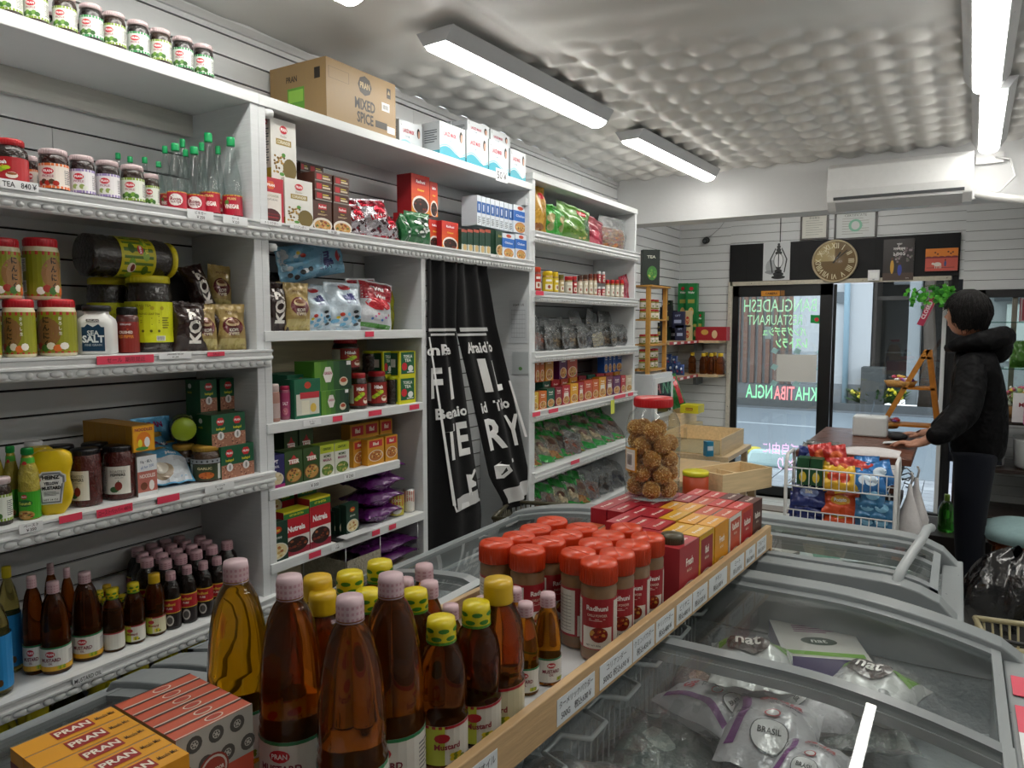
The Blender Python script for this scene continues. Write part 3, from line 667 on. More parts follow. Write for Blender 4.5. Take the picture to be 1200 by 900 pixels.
# styrofoam lid on the step and yellow cap
p0 = onz(905,548,0); m = MB('plastic')
m.T = Matrix.Rotation(-.1,4,'Z'); pr = [(-.36,-.2,0),(.36,-.2,0),(.36,.2,0),(-.36,.2,0),(-.3,-.15,.17),(.26,-.17,.19),(.3,.12,.17),(-.3,.12,.14)]
m.add(pr,[(0,3,2,1),(4,5,6,7),(0,1,5,4),(1,2,6,5),(2,3,7,6),(3,0,4,7)],'#c6dfe0')
tag(m.build('wrapped_box',None,.04,(p0.x+.05,p0.y+.2,0)),'pale blue white wrapped box on the tiled step outside the door','box')
p0 = onz(881,533,0); m = MB('plastic'); m.lathe([(.06,0),(.09,.01),(.1,.05),(.06,.09),(0,.1)],14,'#d8c438'); tag(m.build('kerb_reflector',None,0,(p0.x,p0.y+.15,-.02)),'small yellow dome reflector on the kerb outside the door','reflector')
# things by the sill inside the door
p0 = onz(925,600,0); m = MB('cloth'); m.box(-.45,-.18,0,.35,.0,.012,'#8a8078'); tag(m.build('door_mat',None,.004,(p0.x,p0.y+.12,0)),'thin brown door mat on the floor inside the sliding door','mat')
# ================================================================ FREEZERS
GREY = '#8e9496'
def freezer(label,x0,x1,y0,y1,zp,split,contents_z=.5,cap0=True,cap1=True,dark=False,rim=None,xl=.05):
    """chest freezer: box body, arched end caps, two sliding curved glass lids; zp(t), t = 0..1 across x"""
    r = thing('chest_freezer',label,'freezer',((x0+x1)/2,(y0+y1)/2,0),0,'glass topped chest freezers')
    X0,X1,Y0,Y1 =-(x1- x0)/2,(x1- x0)/2,-(y1- y0)/2,(y1- y0)/2; W = X1- X0
    zz = lambda x: zp((x- X0)/W); T = .05; zb = min(zp(0),zp(1))- .06
    m = MB('plastic'); m.box(X0,Y0,.06,X0+T,Y1,zb+.0,'#c9cccd'); m.box(X1- T,Y0,.06,X1,Y1,zb,'#c9cccd'); m.box(X0,Y0,.06,X1,Y0+T,zb,'#c9cccd'); m.box(X0,Y1- T,.06,X1,Y1,zb,'#c9cccd')
    m.box(X0,Y0,.06,X1,Y1,.12,'#bfc3c4'); m.build('cabinet',r,bevel=.004)
    m = MB('plastic')
    for a,b,f in ((Y0,Y0+.07,cap0),(Y1- .07,Y1,cap1)):
        n = 20; vs = []; top_ = []
        for i in range(n+1):
            x = X0+W*i/n; z = zz(x)+(.012 if f else 0)
            if i in (0,n): z -= .02
            top_.append((x,z))
        vs = [(x,y,z) for y in (a,b) for x,z in top_]+[(X0,a,zb),(X1,a,zb),(X0,b,zb),(X1,b,zb)]; k = n+1
        fs = [(i,i+k,i+k+1,i+1)[::-1] for i in range(n)]+[tuple(range(k))[::-1]+(2*k,2*k+1),tuple(range(k,2*k))+(2*k+3,2*k+2)]
        m.add(vs,fs,GREY,None,False)
    m.box(X0- .01,Y0,zb- .08,X0+.045,Y1,zz(X0)- .005,GREY); m.box(X1- .045,Y0,zb- .08,X1+.012,Y1,zz(X1)- .005,GREY)
    m.build('rim',r,bevel=.004)
    xa,xb = X0+xl,X1- .05; ymid = (split- (y0+y1)/2); n = 18
    def lid(ya,yb,dz,nm):
        q = bpy.data.objects.new(nm,None); 
        f = MB('plastic'); 
        def strip(xs,ya_,yb_,z0_,z1_,c):
            for i in range(len(xs)- 1):
                u,v = xs[i],xs[i+1]; f.add([(u,ya_,zz(u)+z0_),(v,ya_,zz(v)+z0_),(v,yb_,zz(v)+z0_),(u,yb_,zz(u)+z0_),(u,ya_,zz(u)+z1_),(v,ya_,zz(v)+z1_),(v,yb_,zz(v)+z1_),(u,yb_,zz(u)+z1_)],
                    [(0,3,2,1),(4,5,6,7),(0,1,5,4),(2,3,7,6)]+([(3,0,4,7)] if i== 0 else [])+([(1,2,6,5)] if i== len(xs)- 2 else []),c)
        xs = [xa+(xb- xa)*i/n for i in range(n+1)]
        strip(xs,ya,ya+.035,dz- .014,dz+.006,'#878d8f'); strip(xs,yb- .035,yb,dz- .014,dz+.006,'#878d8f')
        strip([xa,xa+.02],ya,yb,dz- .014,dz+.007,'#232628' if dark else GREY); strip([xb- .02,xb],ya,yb,dz- .014,dz+.007,'#9aa0a2')
        fo = f.build(nm,r)
        g = MB('lid_glass'); gs = [xa+.018+(xb- xa- .036)*i/n for i in range(n+1)]
        g.add([(x,y,zz(x)+dz) for y in (ya+.033,yb- .033) for x in gs],[(i,i+1,n+2+i,n+1+i) for i in range(n)],'#f3f7f7',None,True)
        g.build('lid_glass',fo)
    lid(Y0+.07,ymid+.02,.012,'lid_frame'); lid(ymid- .02,Y1- .07,-.008,'lid_frame')
    m = MB('ice'); t2 = T+.002
    m.box(X0+T,Y0+T,.13,X1- T,Y1- T,.14,'#b9bfc2'); m.box(X0+t2,Y0+t2,.13,X0+t2+.012,Y1- t2,zb- .005,'#a9b0b3'); m.box(X1- t2- .012,Y0+t2,.13,X1- t2,Y1- t2,zb- .005,'#a9b0b3')
    m.box(X0+t2,Y1- t2- .012,.13,X1- t2,Y1- t2,zb- .005,'#a9b0b3'); m.box(X0+t2,Y0+t2,.13,X1- t2,Y0+t2+.012,zb- .005,'#a9b0b3'); m.build('basin',r)
    return r,(X0,X1,Y0,Y1,zz)
zr = lambda t: .845- .075*max(0,(t- .54)/.46)**1.8
R1,g1 = freezer('near freezer with big curved glass lids at the lower right, chicken bags inside',-.80,.165,.05,2.09,zr,1.5,dark=True,xl=.15)
m_f = None; zf = lambda t: .850- .06*max(0,(t- .8)/.2)**2
R2,g2 = freezer('far freezer beside the wire snack rack, frozen packs under its glass',-.86,.03,2.16,2.74,zf,2.45)
zl = lambda t: .775+.095*math.sin(PI*min(1,t*.5+.06))**.8- .03*max(0,t- .8)/.2
L1,gl1 = freezer('left hand freezer at the bottom left corner, under the spice boxes',-1.48,-.99,-.6,.88,zl,.2)
L2,gl2 = freezer('left hand freezer behind the oil bottles and orange lidded jars',-1.48,-.99,.90,2.47,zl,1.55)
# arched handle on the far freezer's right end
m = MB('plastic'); a = [(-.02,0),(.0,.035),(.02,.05),(.03,.055)]
P_ = [(.445- .15,-.27,.845),(.445- .14,-.2,.872),(.445- .12,-.1,.895),(.445- .1,.02,.91),(.445- .09,.13,.915),(.445- .08,.2,.905)]
m.tube(P_,.014,'#a4aaac',8); m.build('lid_handle',R2)
# red and white price labels stuck to the right rim of the near freezer
def rimlabel(y0,y1,x0,x1,c,txt=None):
    m = MB('label'); zc = .772
    o = Vector((R1.location.x,R1.location.y,0)); S = lambda u,v,off: (v- o.x,u- o.y,.8+off)
    X = .1655+.0125+.0005
    m.box(X- o.x,y0- o.y,zc- .075+(.0 if c != '#e9ebed' else .012),X+.0015- o.x+(.001 if c== '#e9ebed' else 0),y1- o.y,zc- .012- (.0 if c != '#e9ebed' else .012),c)
    m.box(.165- .035- o.x,y0- o.y,zc- .0045,.178- o.x,y1- o.y,zc- .003+(.001 if c== '#e9ebed' else 0),c)
    if txt:
        S = lambda u,v,off: (.155- v- o.x,u- o.y,zc- .001+off)
        m.text(S,txt,(y0+y1)/2,0,.012,'#23242a',.0006,.01,(y1- y0)*.9)
    m.build('price_label',R1)
rimlabel(1.83,1.93,0,0,'#e0415c'); rimlabel(1.3,1.78,0,0,'#e0415c'); rimlabel(1.46,1.66,0,0,'#e9ebed','チキン 1kg ￥880'); rimlabel(1.32,1.42,0,0,'#e9ebed','￥650')
# baskets: wire dividers inside the near freezer
def wire(x,y0,y1,z):
    m = MB('metal'); m.m = 'plastic'; pts = []; y = y0; i = 0
    while y< y1:
        s_ = .028 if i % 2== 0 else-.028; pts += [(x+s_,y,z),(x+s_,y+.07,z)]; y += .09; i += 1
    m.tube(pts,.0055,'#dfe3e4',6)
    for i,yy in enumerate(np.arange(y0,y1,.03)): m.tube([(x,yy,z),(x,yy,z- .3)],.0018,'#aeb4b6',4)
    return m
m = wire(-.29,-.9,.93,.745); m.build('wire_divider',R1)
# ================================================================ THE TRAY ON THE FREEZERS
TA = 3.9*PI/180; TO = Vector((-.563,.96,0)); TD = Vector((math.sin(TA),math.cos(TA),0)); TN = Vector((math.cos(TA),-math.sin(TA),0))
TZ = .885; TW = .40
TR = thing('display_tray','long white board with pale wooden lips lying across the freezers','tray',TO+Vector((0,0,TZ)),-TA)
def tp(t,n,z=0): return TO+TD*(t- .96)+TN*n+Vector((0,0,TZ+z))     # t: metres along, n: metres from the right lip
y0,y1 =-.55,1.30
m = MB('plastic'); m.box(-TW,y0,-.016,0,y1,0,'#d3d5d6'); m.build('board',TR)
m = MB('wood'); m.box(0,y0,-.008,.016,y1,.062,'#c3a277'); m.build('lip',TR,bevel=.002)
m = MB('wood'); m.box(-TW- .016,y0,-.02,-TW,y1,.045,'#c9ab80'); m.build('lip',TR,bevel=.002)
m = MB('wood'); m.box(-TW,y1,-.03,.016,y1+.014,.03,'#c3a277'); m.build('lip',TR)
m = MB('wood'); m.box(-.05,y1- .03,-.14,.012,y1- .012,-.031,'#b08f63'); m.build('support',TR)
# glassine labels along the lip
def lip_t(px,n=.017,z=.02):
    lo,hi =-.2,1.6                      # local metre marks along the tray, 0 at its origin
    for _ in range(40):
        md = (lo+hi)/2; p = TO+TD*md+TN*n+Vector((0,0,TZ+z)); front_ =-p.x*math.sin(YAW)+p.y*math.cos(YAW)> .1
        if not front_ or proj(*p)[0]< px: lo = md
        else: hi = md
    return lo
def lipl(px0,px1,l1,l2):
    n_ = [lip_t(px0),lip_t(px1)]
    a,b = n_; m = MB('label'); m.box(.0162,a,.0,.0168,b,.046,'#dfe4e8'); S = lambda u,v,o: (.0168+o,u,v); c = (a+b)/2
    m.text(S,l1,c,.034,.013,'#2d3038',.0003,.005,(b- a)*.9); m.text(S,l2,c,.014,.015,'#2d3038',.0003,.012,(b- a)*.8); m.build('price_label',TR)
lipl(530,583,'マスタードオイル','500㎖　980￥'); lipl(653,697,'ターメリックパウダー','500G　税込630￥'); lipl(703,741,'コリアンダー','500G 税込690￥')
lipl(742,767,'クミンパウダー','税込450￥'); lipl(769,790,'チリパウダー','税込480￥'); lipl(793,811,'ビリヤニ','税込480￥'); lipl(812,829,'カレー','税込320￥'); lipl(831,852,'チキン','税込300￥')
lipl(856,872,'ミート','税込300￥'); lipl(874,885,'ダル','税込300￥'); lipl(887,898,'フルーツ','税込350￥')
# ================================================================ PACKAGING
RT = random.Random(21)
def pran(m,S,u,v,s,o=.0008):
    m.ell(S,u,v,s,s*.62,'#c3202f',o,12); m.text(S,'PRAN',u,v,s*.5,'#ffffff',o+.0004,.02,s*1.5)
def lines(m,S,u,v,w_,h_,n,c='#555a60',o=.0006):
    for i in range(n): m.rect(S,u- w_/2,v- h_/2+h_*i/n,u+w_/2*(1 if i % 3 else .6),v- h_/2+h_*(i+.45)/n,c,o,2)
def barcode(m,S,u,v,w_,h_,o=.0008):
    m.rect(S,u- w_/2,v- h_/2,u+w_/2,v+h_/2,'#eeeeea',o,3)
    for i in range(9): m.rect(S,u- w_*.42+w_*.093*i,v- h_*.4,u- w_*.42+w_*(.093*i+(.03 if i % 2 else .055)),v+h_*.4,'#1c1c1c',o+.0004)
BROWN = ['#7a4a22','#a2703a','#5a3418','#c39a5c','#8d2f1c']; GREENF = ['#5b7a2c','#83963f','#3d5a22','#b5a35c']; REDF = ['#7d1f16','#a53222','#4f130f','#c25a33']; DARKF = ['#2d1a14','#4b2c20','#6d2a1e','#22120f']
MIXF = ['#b98a48','#6b3f22','#c8b27a','#4d6a2a','#93381f']
class Pk(Proto):
    def __init__(s,fn,dims,kind): super().__init__(fn); s.dims = dims; s.kind = kind
def jar(name,cat,r,h,body,lid,lz=(.15,.7),lc='#e6e2da',draw=None,lid_h=.2,sh=.12,neck=.8,bm='jar',lidr=.9,sq=0,lidm='plastic',base=None,ribs=0,extra=None,foot=.0,nseg=20):
    def fn():
        R_ = thing(name,'x',cat); m = MB(bm); H = h*(1- lid_h); pr = [(r*.86,0),(r*.98,h*.015),(r,h*.05)]
        z0,z1 = h*lz[0],h*lz[1]
        if ribs:
            k = ribs; a,b = h*.06,H- h*sh
            for i in range(k*2+1):
                z = a+(b- a)*i/(k*2)
                pr.append((r*(1 if i % 2 else .955) if not (z0- .01< z< z1+.01) else r*.975,z))
        else: pr += [(r,H- h*sh)]
        pr += [(r*.96,H- h*sh*.55),(r*(neck+.06),H- h*sh*.15),(r*neck,H)]
        if base:
            kz = [(p[1]+q[1])/2 for p,q in zip(pr,pr[1:])]; cs = [base if z< h*foot else body for z in kz]
        else: cs = None
        m.lathe(pr,nseg,body,None,sq=sq,cs=cs); m.build('jar_body',R_)
        if lc:
            m = MB('label'); q = round_(r*(1.006 if not ribs else .99)); wd = 2*PI*r
            m.rect(lambda u,v,o: q(u,v,o),-wd/2,z0,wd/2,z1,lc,.0002,24)
            S = lambda u,v,o: q(u,z0+v,o)
            if draw: draw(m,S,r,z1- z0)
            m.build('jar_label',R_)
        m = MB(lidm); rl = r*lidr; m.lathe([(rl,H- .001),(rl,H+h*lid_h*.8),(rl*.95,h),(0,h)],nseg,lid,sq=0)
        if lidm== 'plastic':
            for i in range(0,30): 
                a = 2*PI*i/30; m.obox((rl*math.cos(a)- .0004,rl*math.sin(a)- .0004,H+.001),(.0012*math.cos(a),.0012*math.sin(a),0),(-.0012*math.sin(a),.0012*math.cos(a),0),(0,0,h*lid_h*.72),lid)
        m.build('lid',R_)
        if extra: extra(R_)
        return R_
    return Pk(fn,(r*2,r*2,h),'round')
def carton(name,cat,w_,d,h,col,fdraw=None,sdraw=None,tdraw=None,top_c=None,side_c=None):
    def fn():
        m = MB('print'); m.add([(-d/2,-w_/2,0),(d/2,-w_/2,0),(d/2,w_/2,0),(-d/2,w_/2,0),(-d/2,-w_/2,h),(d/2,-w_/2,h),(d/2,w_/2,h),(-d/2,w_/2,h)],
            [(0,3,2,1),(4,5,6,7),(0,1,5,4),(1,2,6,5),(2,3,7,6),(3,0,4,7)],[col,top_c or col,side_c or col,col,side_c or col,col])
        if fdraw: fdraw(m,lambda u,v,o: (d/2+o,u,v),w_,h)
        if sdraw: sdraw(m,lambda u,v,o: (u,-w_/2- o,v),d,h)
        if tdraw: tdraw(m,lambda u,v,o: (-v,u,h+o),w_,d)
        # tuck-flap seam on the lid
        m.box(-d/2+.001,-w_/2+.001,h,-d/2+.0022,w_/2- .001,h+.0004,'#8d8578')
        o = m.build(name,None,.0008); o['category'] = cat; return o
    return Pk(fn,(d,w_,h),'box')
def pouch_mesh(m,w_,h,d,col,draw=None,seed=0,crimp=.06,nu=16,nv=22,wr=.12,colf=None,taper=0):
    R = random.Random(seed); ph = [R.uniform(0,6.28) for _ in range(8)]
    def half(u,v):          # half thickness
        a = min(1,abs(2*u/w_)); b = v/h
        if b< crimp or b> 1- crimp: e = 0
        else: e = math.sin(PI*(b- crimp)/(1- 2*crimp))**.55
        t = d/2*e*max(0,1- a**2.6)**.6
        t *= 1+wr*math.sin(30*u/w_*.5+ph[0]+6*b)+wr*math.sin(17*b+ph[1]+4*u/w_)
        return max(t,.0008)
    def S(u,v,o,sg=1):
        b = v/h; k = 1- taper*abs(b- .45); e = 1- .06*math.sin(PI*b)
        wob = .004*math.sin(9*b+ph[2])+.003*math.sin(21*u/w_+ph[3])*(1 if b> .9 or b< .1 else .3)
        return (sg*(half(u,v)+o)+wob,u*k*e,v)
    m.grid(lambda a,b: S(-w_/2+w_*a,h*b,0),nu,nv,(lambda a,b: colf(a,b)) if colf else col)
    m.grid(lambda a,b: S(-w_/2+w_*a,h*b,0,-1),nu,nv,(lambda a,b: colf(a,b)) if colf else col,flip=True)
    if draw: draw(m,S,w_,h)
    return S
def pouch(name,cat,w_,h,d,col,draw=None,m_='foil',seed=0,colf=None,inner=None,**kw):
    def fn():
        m = MB(m_); pouch_mesh(m,w_,h,d,col,draw,seed,colf=colf,**kw); 
        if inner is None: o = m.build(name); o['category'] = cat; return o
        R_ = thing(name,'x',cat); m.build('bag',R_); q = MB('food'); inner(q,w_,h,d,seed); q.build('contents',R_); return R_
    return Pk(fn,(d,w_,h),'box')
def grains(cols,fill=.62,n=0,size=.9):
    def f(q,w_,h,d,seed):
        R = random.Random(seed)
        def S(a,b,sg):
            x = 2*a- 1; e = math.sin(PI*min(.999,max(.001,b)))**.45; return (sg*d/2*.82*e*max(0,1- abs(x)**2.6)**.6+R.uniform(-.0015,.0015),w_/2*.9*x*(.9+.1*e),h*(.07+fill*b))
        cf = lambda a,b: R.choice(cols)
        q.grid(lambda a,b: S(a,b,1),12,16,cf); q.grid(lambda a,b: S(a,b,-1),12,16,cf,flip=True)
    return f
def fit(p,px0,px1,pyt,z,inset=.02,X=None,front_=None):
    X = (SX if X is None else X)- inset; mid = (px0+px1)/2
    if p.kind== 'round':
        r = p.dims[0]/2
        for _ in range(4):
            Xc = X- r; Y = Yat(mid,Xc,z); D =-Xc*math.sin(YAW)+Y*math.cos(YAW)
            if px1> px0: r = (px1- px0)/2*D/F*.965/math.sqrt(1+((mid- 600)/F)**2)
        h = onx(mid,pyt,Xc).z- z if pyt is not None else p.dims[2]*(r/(p.dims[0]/2))
        k = r/(p.dims[0]/2); return (Xc,Y,z),(k,k,h/p.dims[2])
    Ya,Yb = Yat(px0,X,z),Yat(px1,X,z); Yc = (Ya+Yb)/2
    h = onx(proj(X,Yc,z)[0],pyt,X).z- z if pyt is not None else p.dims[2]
    return (X- p.dims[0]/2,Yc,z),(1,(Yb- Ya)/p.dims[1],h/p.dims[2])
def put(p,px0,px1,pyt,z,label,inset=.02,rz=0,group=None,X=None,dz=0,rot=None):
    loc,sc = fit(p,px0,px1,pyt,z,inset,X); loc = (loc[0],loc[1],loc[2]+dz)
    if p.kind== 'round' and rz== 0: rz =-.55+RT.uniform(-.25,.25)
    if p.kind== 'box' and rz== 0 and rot is None: rz = RT.uniform(-.02,.02)
    return p(loc,label,rz,group,rot,sc)
# ---------------- label art
def d_pickle(strip,fruit,grn='#6d9a3a'):
    def f(m,S,r,h):
        w_ = PI*r*.9; m.rect(S,-PI*r,h*.9,PI*r,h,strip,.0004,20); m.rect(S,-PI*r,0,PI*r,h*.1,strip,.0004,20)
        pran(m,S,0,h*.68,r*.42); m.text(S,'PICKLE',0,h*.48,h*.1,'#a0506a',.0008,.02,r*1.1)
        for i in range(5): m.ell(S,r*(-.55+.27*i),h*(.2+.06*(i % 2)),r*.22,h*.11,[fruit,grn][i % 2],.0008+i*.0001,8)
        lines(m,S,-r*1.5,h*.5,r*.7,h*.6,8)
        lines(m,S,r*1.5,h*.5,r*.7,h*.6,8)
    return f
def jl(main,textc,t1,t2=None,band=None,blob=None):
    def f(m,S,r,h):
        if band: m.rect(S,-PI*r,h*.8,PI*r,h,band,.0004,20)
        m.rect(S,-r*.8,h*.05,r*.8,h*.95,main,.0006,8)
        m.text(S,t1,0,h*.72,h*.16,textc,.0011,.02,r*1.4)
        if t2: m.text(S,t2,0,h*.52,h*.1,textc,.0011,.02,r*1.3)
        if blob: m.food(S,0,h*.26,r*.5,h*.2,blob,.001,12)
        lines(m,S,-r*1.7,h*.5,r*.9,h*.7,9); barcode(m,S,r*1.7,h*.35,r*.6,h*.4)
    return f
LIDPINK = '#cdb9bb'
pk_green = jar('pickle_jar','jar',.034,.118,'#2b1c12',LIDPINK,(.1,.66),'#d9dcd2',d_pickle('#7f9c33','#3f6b2a'),.12,.14,.82,lidr=.93)
pk_dark = jar('pickle_jar','jar',.034,.118,'#1a1613',LIDPINK,(.1,.66),'#d6dbd6',d_pickle('#2e8a4a','#2f5b24','#5d8a3a'),.12,.14,.82,lidr=.93)
pk_garlic = jar('pickle_jar','jar',.034,.118,'#2a1d1c',LIDPINK,(.1,.66),'#e0dcde',d_pickle('#8d7cae','#dcdcd4','#8fa05c'),.12,.14,.82,lidr=.93)
pk_mixed = jar('pickle_jar','jar',.034,.118,'#2b120e',LIDPINK,(.1,.66),'#ddd3ca',d_pickle('#d0662f','#a32c20','#4d3a2a'),.12,.14,.82,lidr=.93)
T1L = ZL[0]
for i,(c,k) in enumerate([(12,0),(43,0),(77,0),(108,1),(135,0),(163,1),(189,0),(215,1),(239,1)]):
    put([pk_green,pk_dark][k],c- 15.5+i*.42,c+15.5- i*.42,None,T1L,('green trimmed' if k else 'lime trimmed')+' pickle jar on the very top shelf, %s from its right end' % ORD[8- i],.004,group='pickle jars on the top left shelf',rz=-.95+RT.uniform(-.15,.15))
for i,c in enumerate([28,60,92]):
    put(pk_dark,c- 11,c+11,None,T1L,'pickle jar in the back row of the top left shelf, %s from the left' % ORD[i],.09,group='pickle jars on the top left shelf')
Z2 = ZL[1]
def d_hiba(m,S,r,h):
    m.text(S,'Hibah',-r*.1,h*.78,h*.17,'#ffffff',.001,.03,r); m.text(S,'TeaTime',0,h*.6,h*.09,'#f0d84a',.001,.01,r)
    for i in range(5): m.ell(S,r*(-.6+.2*i),h*(.3+.06*i),r*.25,h*.09,['#b6cc2c','#8cb52a'][i % 2],.0008+i*.0001,8)
    m.ell(S,r*.5,h*.22,r*.34,h*.14,'#e8ddd0',.0016,12); m.ell(S,r*.5,h*.28,r*.28,h*.06,'#8a4a1c',.002,12)
tea_jar = jar('tea_jar','jar',.05,.135,'#231510','#b8262c',(.12,.6),'#a81f26',d_hiba,.13,.18,.72,lidr=.8)
put(tea_jar,-8,36,165,Z2,'big red lidded tea jar at the left end of the second shelf down',.01,rz=-.9)
put(pk_mixed,33,47,184,Z2,'pickle jar half hidden behind the red lidded tea jar',.11,rz=-.9)
put(pk_mixed,46,83,177,Z2,'orange labelled pickle jar right of the red lidded tea jar',.015,rz=-.9)
put(pk_garlic,82,113,184,Z2,'purple trimmed garlic pickle jar, left one of two',.02,rz=-.8)
put(pk_garlic,113,142,190,Z2,'purple trimmed garlic pickle jar, right one of two',.02,rz=-.8)
put(pk_green,142,171,195,Z2,'lime trimmed pickle jar right of the two garlic pickle jars',.02,rz=-.8)
put(pk_green,168,188,205,Z2,'lime trimmed pickle jar partly hidden left of the vinegar bottles',.06,rz=-.8)
def d_vin(m,S,r,h):
    m.ell(S,0,h*.5,r*.75,h*.36,'#e6e0de',.0006,14); m.text(S,'Rose',0,h*.55,h*.2,'#7b2430',.001,.02,r*1.1); m.text(S,'WATER',0,h*.36,h*.12,'#7b2430',.001,.02,r)
    m.rect(S,-PI*r,h*.94,PI*r,h,'#c9a13a',.0006,16)
def d_vin2(m,S,r,h):
    m.text(S,'PRAN',0,h*.8,h*.13,'#e8d28a',.001,.02,r); m.text(S,'VINEGAR',0,h*.42,h*.22,'#f3efe9',.001,.04,r*1.5); m.ell(S,-r*.5,h*.62,r*.25,h*.12,'#5d8a3a',.0008,8)
    m.rect(S,-PI*r,h*.94,PI*r,h,'#c9a13a',.0006,16)
def bottle(name,cat,prof,body,cap,lz,lc,draw,capr,caph,bm='clear',capm='plastic',n=20,capdraw=None,inner=None,handle=False,ribs=True):
    H = prof[-1][1]; h = H+caph; r0 = max(p[0] for p in prof)
    def fn():
        R_ = thing(name,'x',cat); m = MB(bm); m.lathe(prof,n,body,cap=True); m.build('bottle_body',R_)
        if inner: m = MB('liquid'); m.lathe(inner[0],n,inner[1]); m.build('contents',R_)
        if lc:
            m = MB('label'); rl = lambda v: r0*1.008
            z0,z1 = lz; q = round_(r0*1.01); m.rect(q,-PI*r0,z0,PI*r0,z1,lc,.0002,24); S = lambda u,v,o: q(u,z0+v,o); draw(m,S,r0,z1- z0); m.build('bottle_label',R_)
        m = MB(capm); z = H- .004; pr = [(capr,z),(capr*1.02,z+.001),(capr,z+caph*.25),(capr,z+caph*.85),(capr*.93,h),(0,h)]; m.lathe(pr,n,cap)
        if capdraw:
            q = round_(capr); capdraw(m,lambda u,v,o: q(u,z+v,o),capr,caph)
        m.build('cap',R_)
        if handle: handle(R_)
        return R_
    return Pk(fn,(r0*2,r0*2,h),'round')
def vprof(r,h): return [(r*.85,0),(r,.004),(r*.96,h*.03),(r*.96,h*.33),(r,h*.35),(r*.92,h*.40),(r*.98,h*.44),(r*.8,h*.62),(r*.55,h*.8),(r*.36,h*.9),(r*.33,h)]
vinegar = bottle('vinegar_bottle','bottle',vprof(.032,.225),'#eef3f2','#139a58',(.012,.072),'#b01c34',d_vin2,.0135,.022)
rosew = bottle('rose_water_bottle','bottle',vprof(.032,.225),'#eef3f2','#139a58',(.012,.072),'#b01c34',d_vin,.0135,.022)
for i,(c,t,ins,k) in enumerate([(208,169,.03,1),(230,173,.03,1),(247,157,.03,0),(273,162,.02,0)]):
    put([vinegar,rosew][k],c- 12,c+12,t,Z2,['tall clear vinegar bottle','rose water bottle with white oval label'][k]+', %s from the right in the front row' % ORD[3- i],ins,group='green capped bottles on the second shelf',rz=-.75)
for i,(c,t,ins) in enumerate([(141,180,.17),(155,184,.15),(172,185,.13),(188,190,.12),(196,172,.09),(217,164,.10),(220,176,.07),(239,168,.09),(258,172,.1)]):
    put(vinegar,c- 8,c+8,t,Z2,'green capped clear bottle in the back rows, %s from the left' % ORD[i],ins,group='green capped bottles on the second shelf',rz=-.75)
# ---------------- third shelf
Z3 = ZL[2]
def d_ninniku(m,S,r,h):
    m.rect(S,-PI*r,h*.92,PI*r,h,'#b5312c',.0004,18); m.rect(S,-PI*r,0,PI*r,h*.04,'#b5312c',.0004,18)
    m.ell(S,-.1*r,h*.5,r*.75,h*.36,'#8a6238',.0006,14,3); m.ell(S,-.1*r,h*.72,r*.4,h*.16,'#8a6238',.0007,12,3)
    for i,ch in enumerate('にんにく'): m.text(S,ch,-.12*r,h*(.8- .19*i),h*.15,'#15130f',.0014,.03,squash=1.15)
    for i,ch in enumerate('おろし生'): m.text(S,ch,.62*r,h*(.84- .12*i),h*.08,'#f2efe0',.0014,.02)
    for i in range(6): m.ell(S,r*(-.9+.34*i),h*(.12+.05*(i % 2)),r*.24,h*.09,['#e8e4da','#9a2f22','#3f6a2c','#dcd4c2','#d06a2c','#efe9dd'][i],.0012+i*.0001,8,3)
    m.rect(S,-r*2.4,h*.55,-r*1.75,h*.85,'#d9d7c8',.0006,4); lines(m,S,-r*2.08,h*.7,r*.5,h*.26,6,o=.001); barcode(m,S,-r*2.05,h*.22,r*.55,h*.26)
garlic = jar('garlic_paste_jar','jar',.052,.15,'#d9cfae','#c01f2c',(.06,.78),'#8a8c1e',d_ninniku,.14,.06,.9,bm='powder',lidr=.93)
z = Z3
for a,b,t,lab in ((-14,4,352,'garlic paste jar cut off by the left picture edge'),(4,45,351,'garlic paste jar with red lid on the third shelf, left in the lower row'),(45,93,351,'garlic paste jar with red lid, right in the lower row beside the salt')):
    put(garlic,a if a>-10 else-38,b,t,z,lab,.015,group='garlic paste jars on the third shelf',rz=-.95)
tz = fit(garlic,4,45,351,z)[1][2]*.15
for a,b,lab in ((-19,28,'garlic paste jar stacked on top, at the left picture edge'),(28,73,'garlic paste jar stacked on top, its white side label showing')):
    put(garlic,a,b,280,z+tz,lab,.03,group='garlic paste jars on the third shelf',rz=-.0001+.35)
for a,b,lab in ((-5,35,'garlic paste jar in the second row, left'),(38,80,'garlic paste jar in the second row, right')): put(garlic,a,b,None,z,lab,.14,group='garlic paste jars on the third shelf')
def salt_fn():
    R_ = thing('salt_shaker','x','salt'); m = MB('plastic'); r,h = .048,.135
    m.lathe([(r*.9,0),(r,.005),(r,h*.62),(r*.93,h*.72),(r*.62,h*.82),(r*.6,h*.9)],24,'#dcdcda',sq=6); m.build('bottle_body',R_)
    m = MB('label'); S = lambda u,v,o: (r*1.004+o,u,v); m.rect(S,-r*.62,.01,r*.62,h*.56,'#153a56',.0004)
    m.poly(S,[(-r*.62,h*.5),(-r*.3,h*.62),(0,h*.56),(r*.3,h*.62),(r*.62,h*.5)][::-1],'#153a56',.0005); m.text(S,'SEA',0,h*.44,.014,'#e8eef2',.001,.02); m.text(S,'SALT',0,h*.32,.02,'#e8eef2',.001,.04); m.text(S,'FINE GRAIN',0,h*.2,.006,'#c0ccd4',.001,0)
    m.rect(S,-r*.36,h*.66,r*.36,h*.72,'#2a2624',.0002); m.text(S,'KIRKLAND',0,h*.69,.006,'#fff',.0006,.01); m.build('bottle_label',R_)
    m = MB('plastic'); m.lathe([(r*.78,h*.88),(r*.8,h*.98),(r*.7,h),(0,h)],24,'#17181a'); m.build('lid',R_); return R_
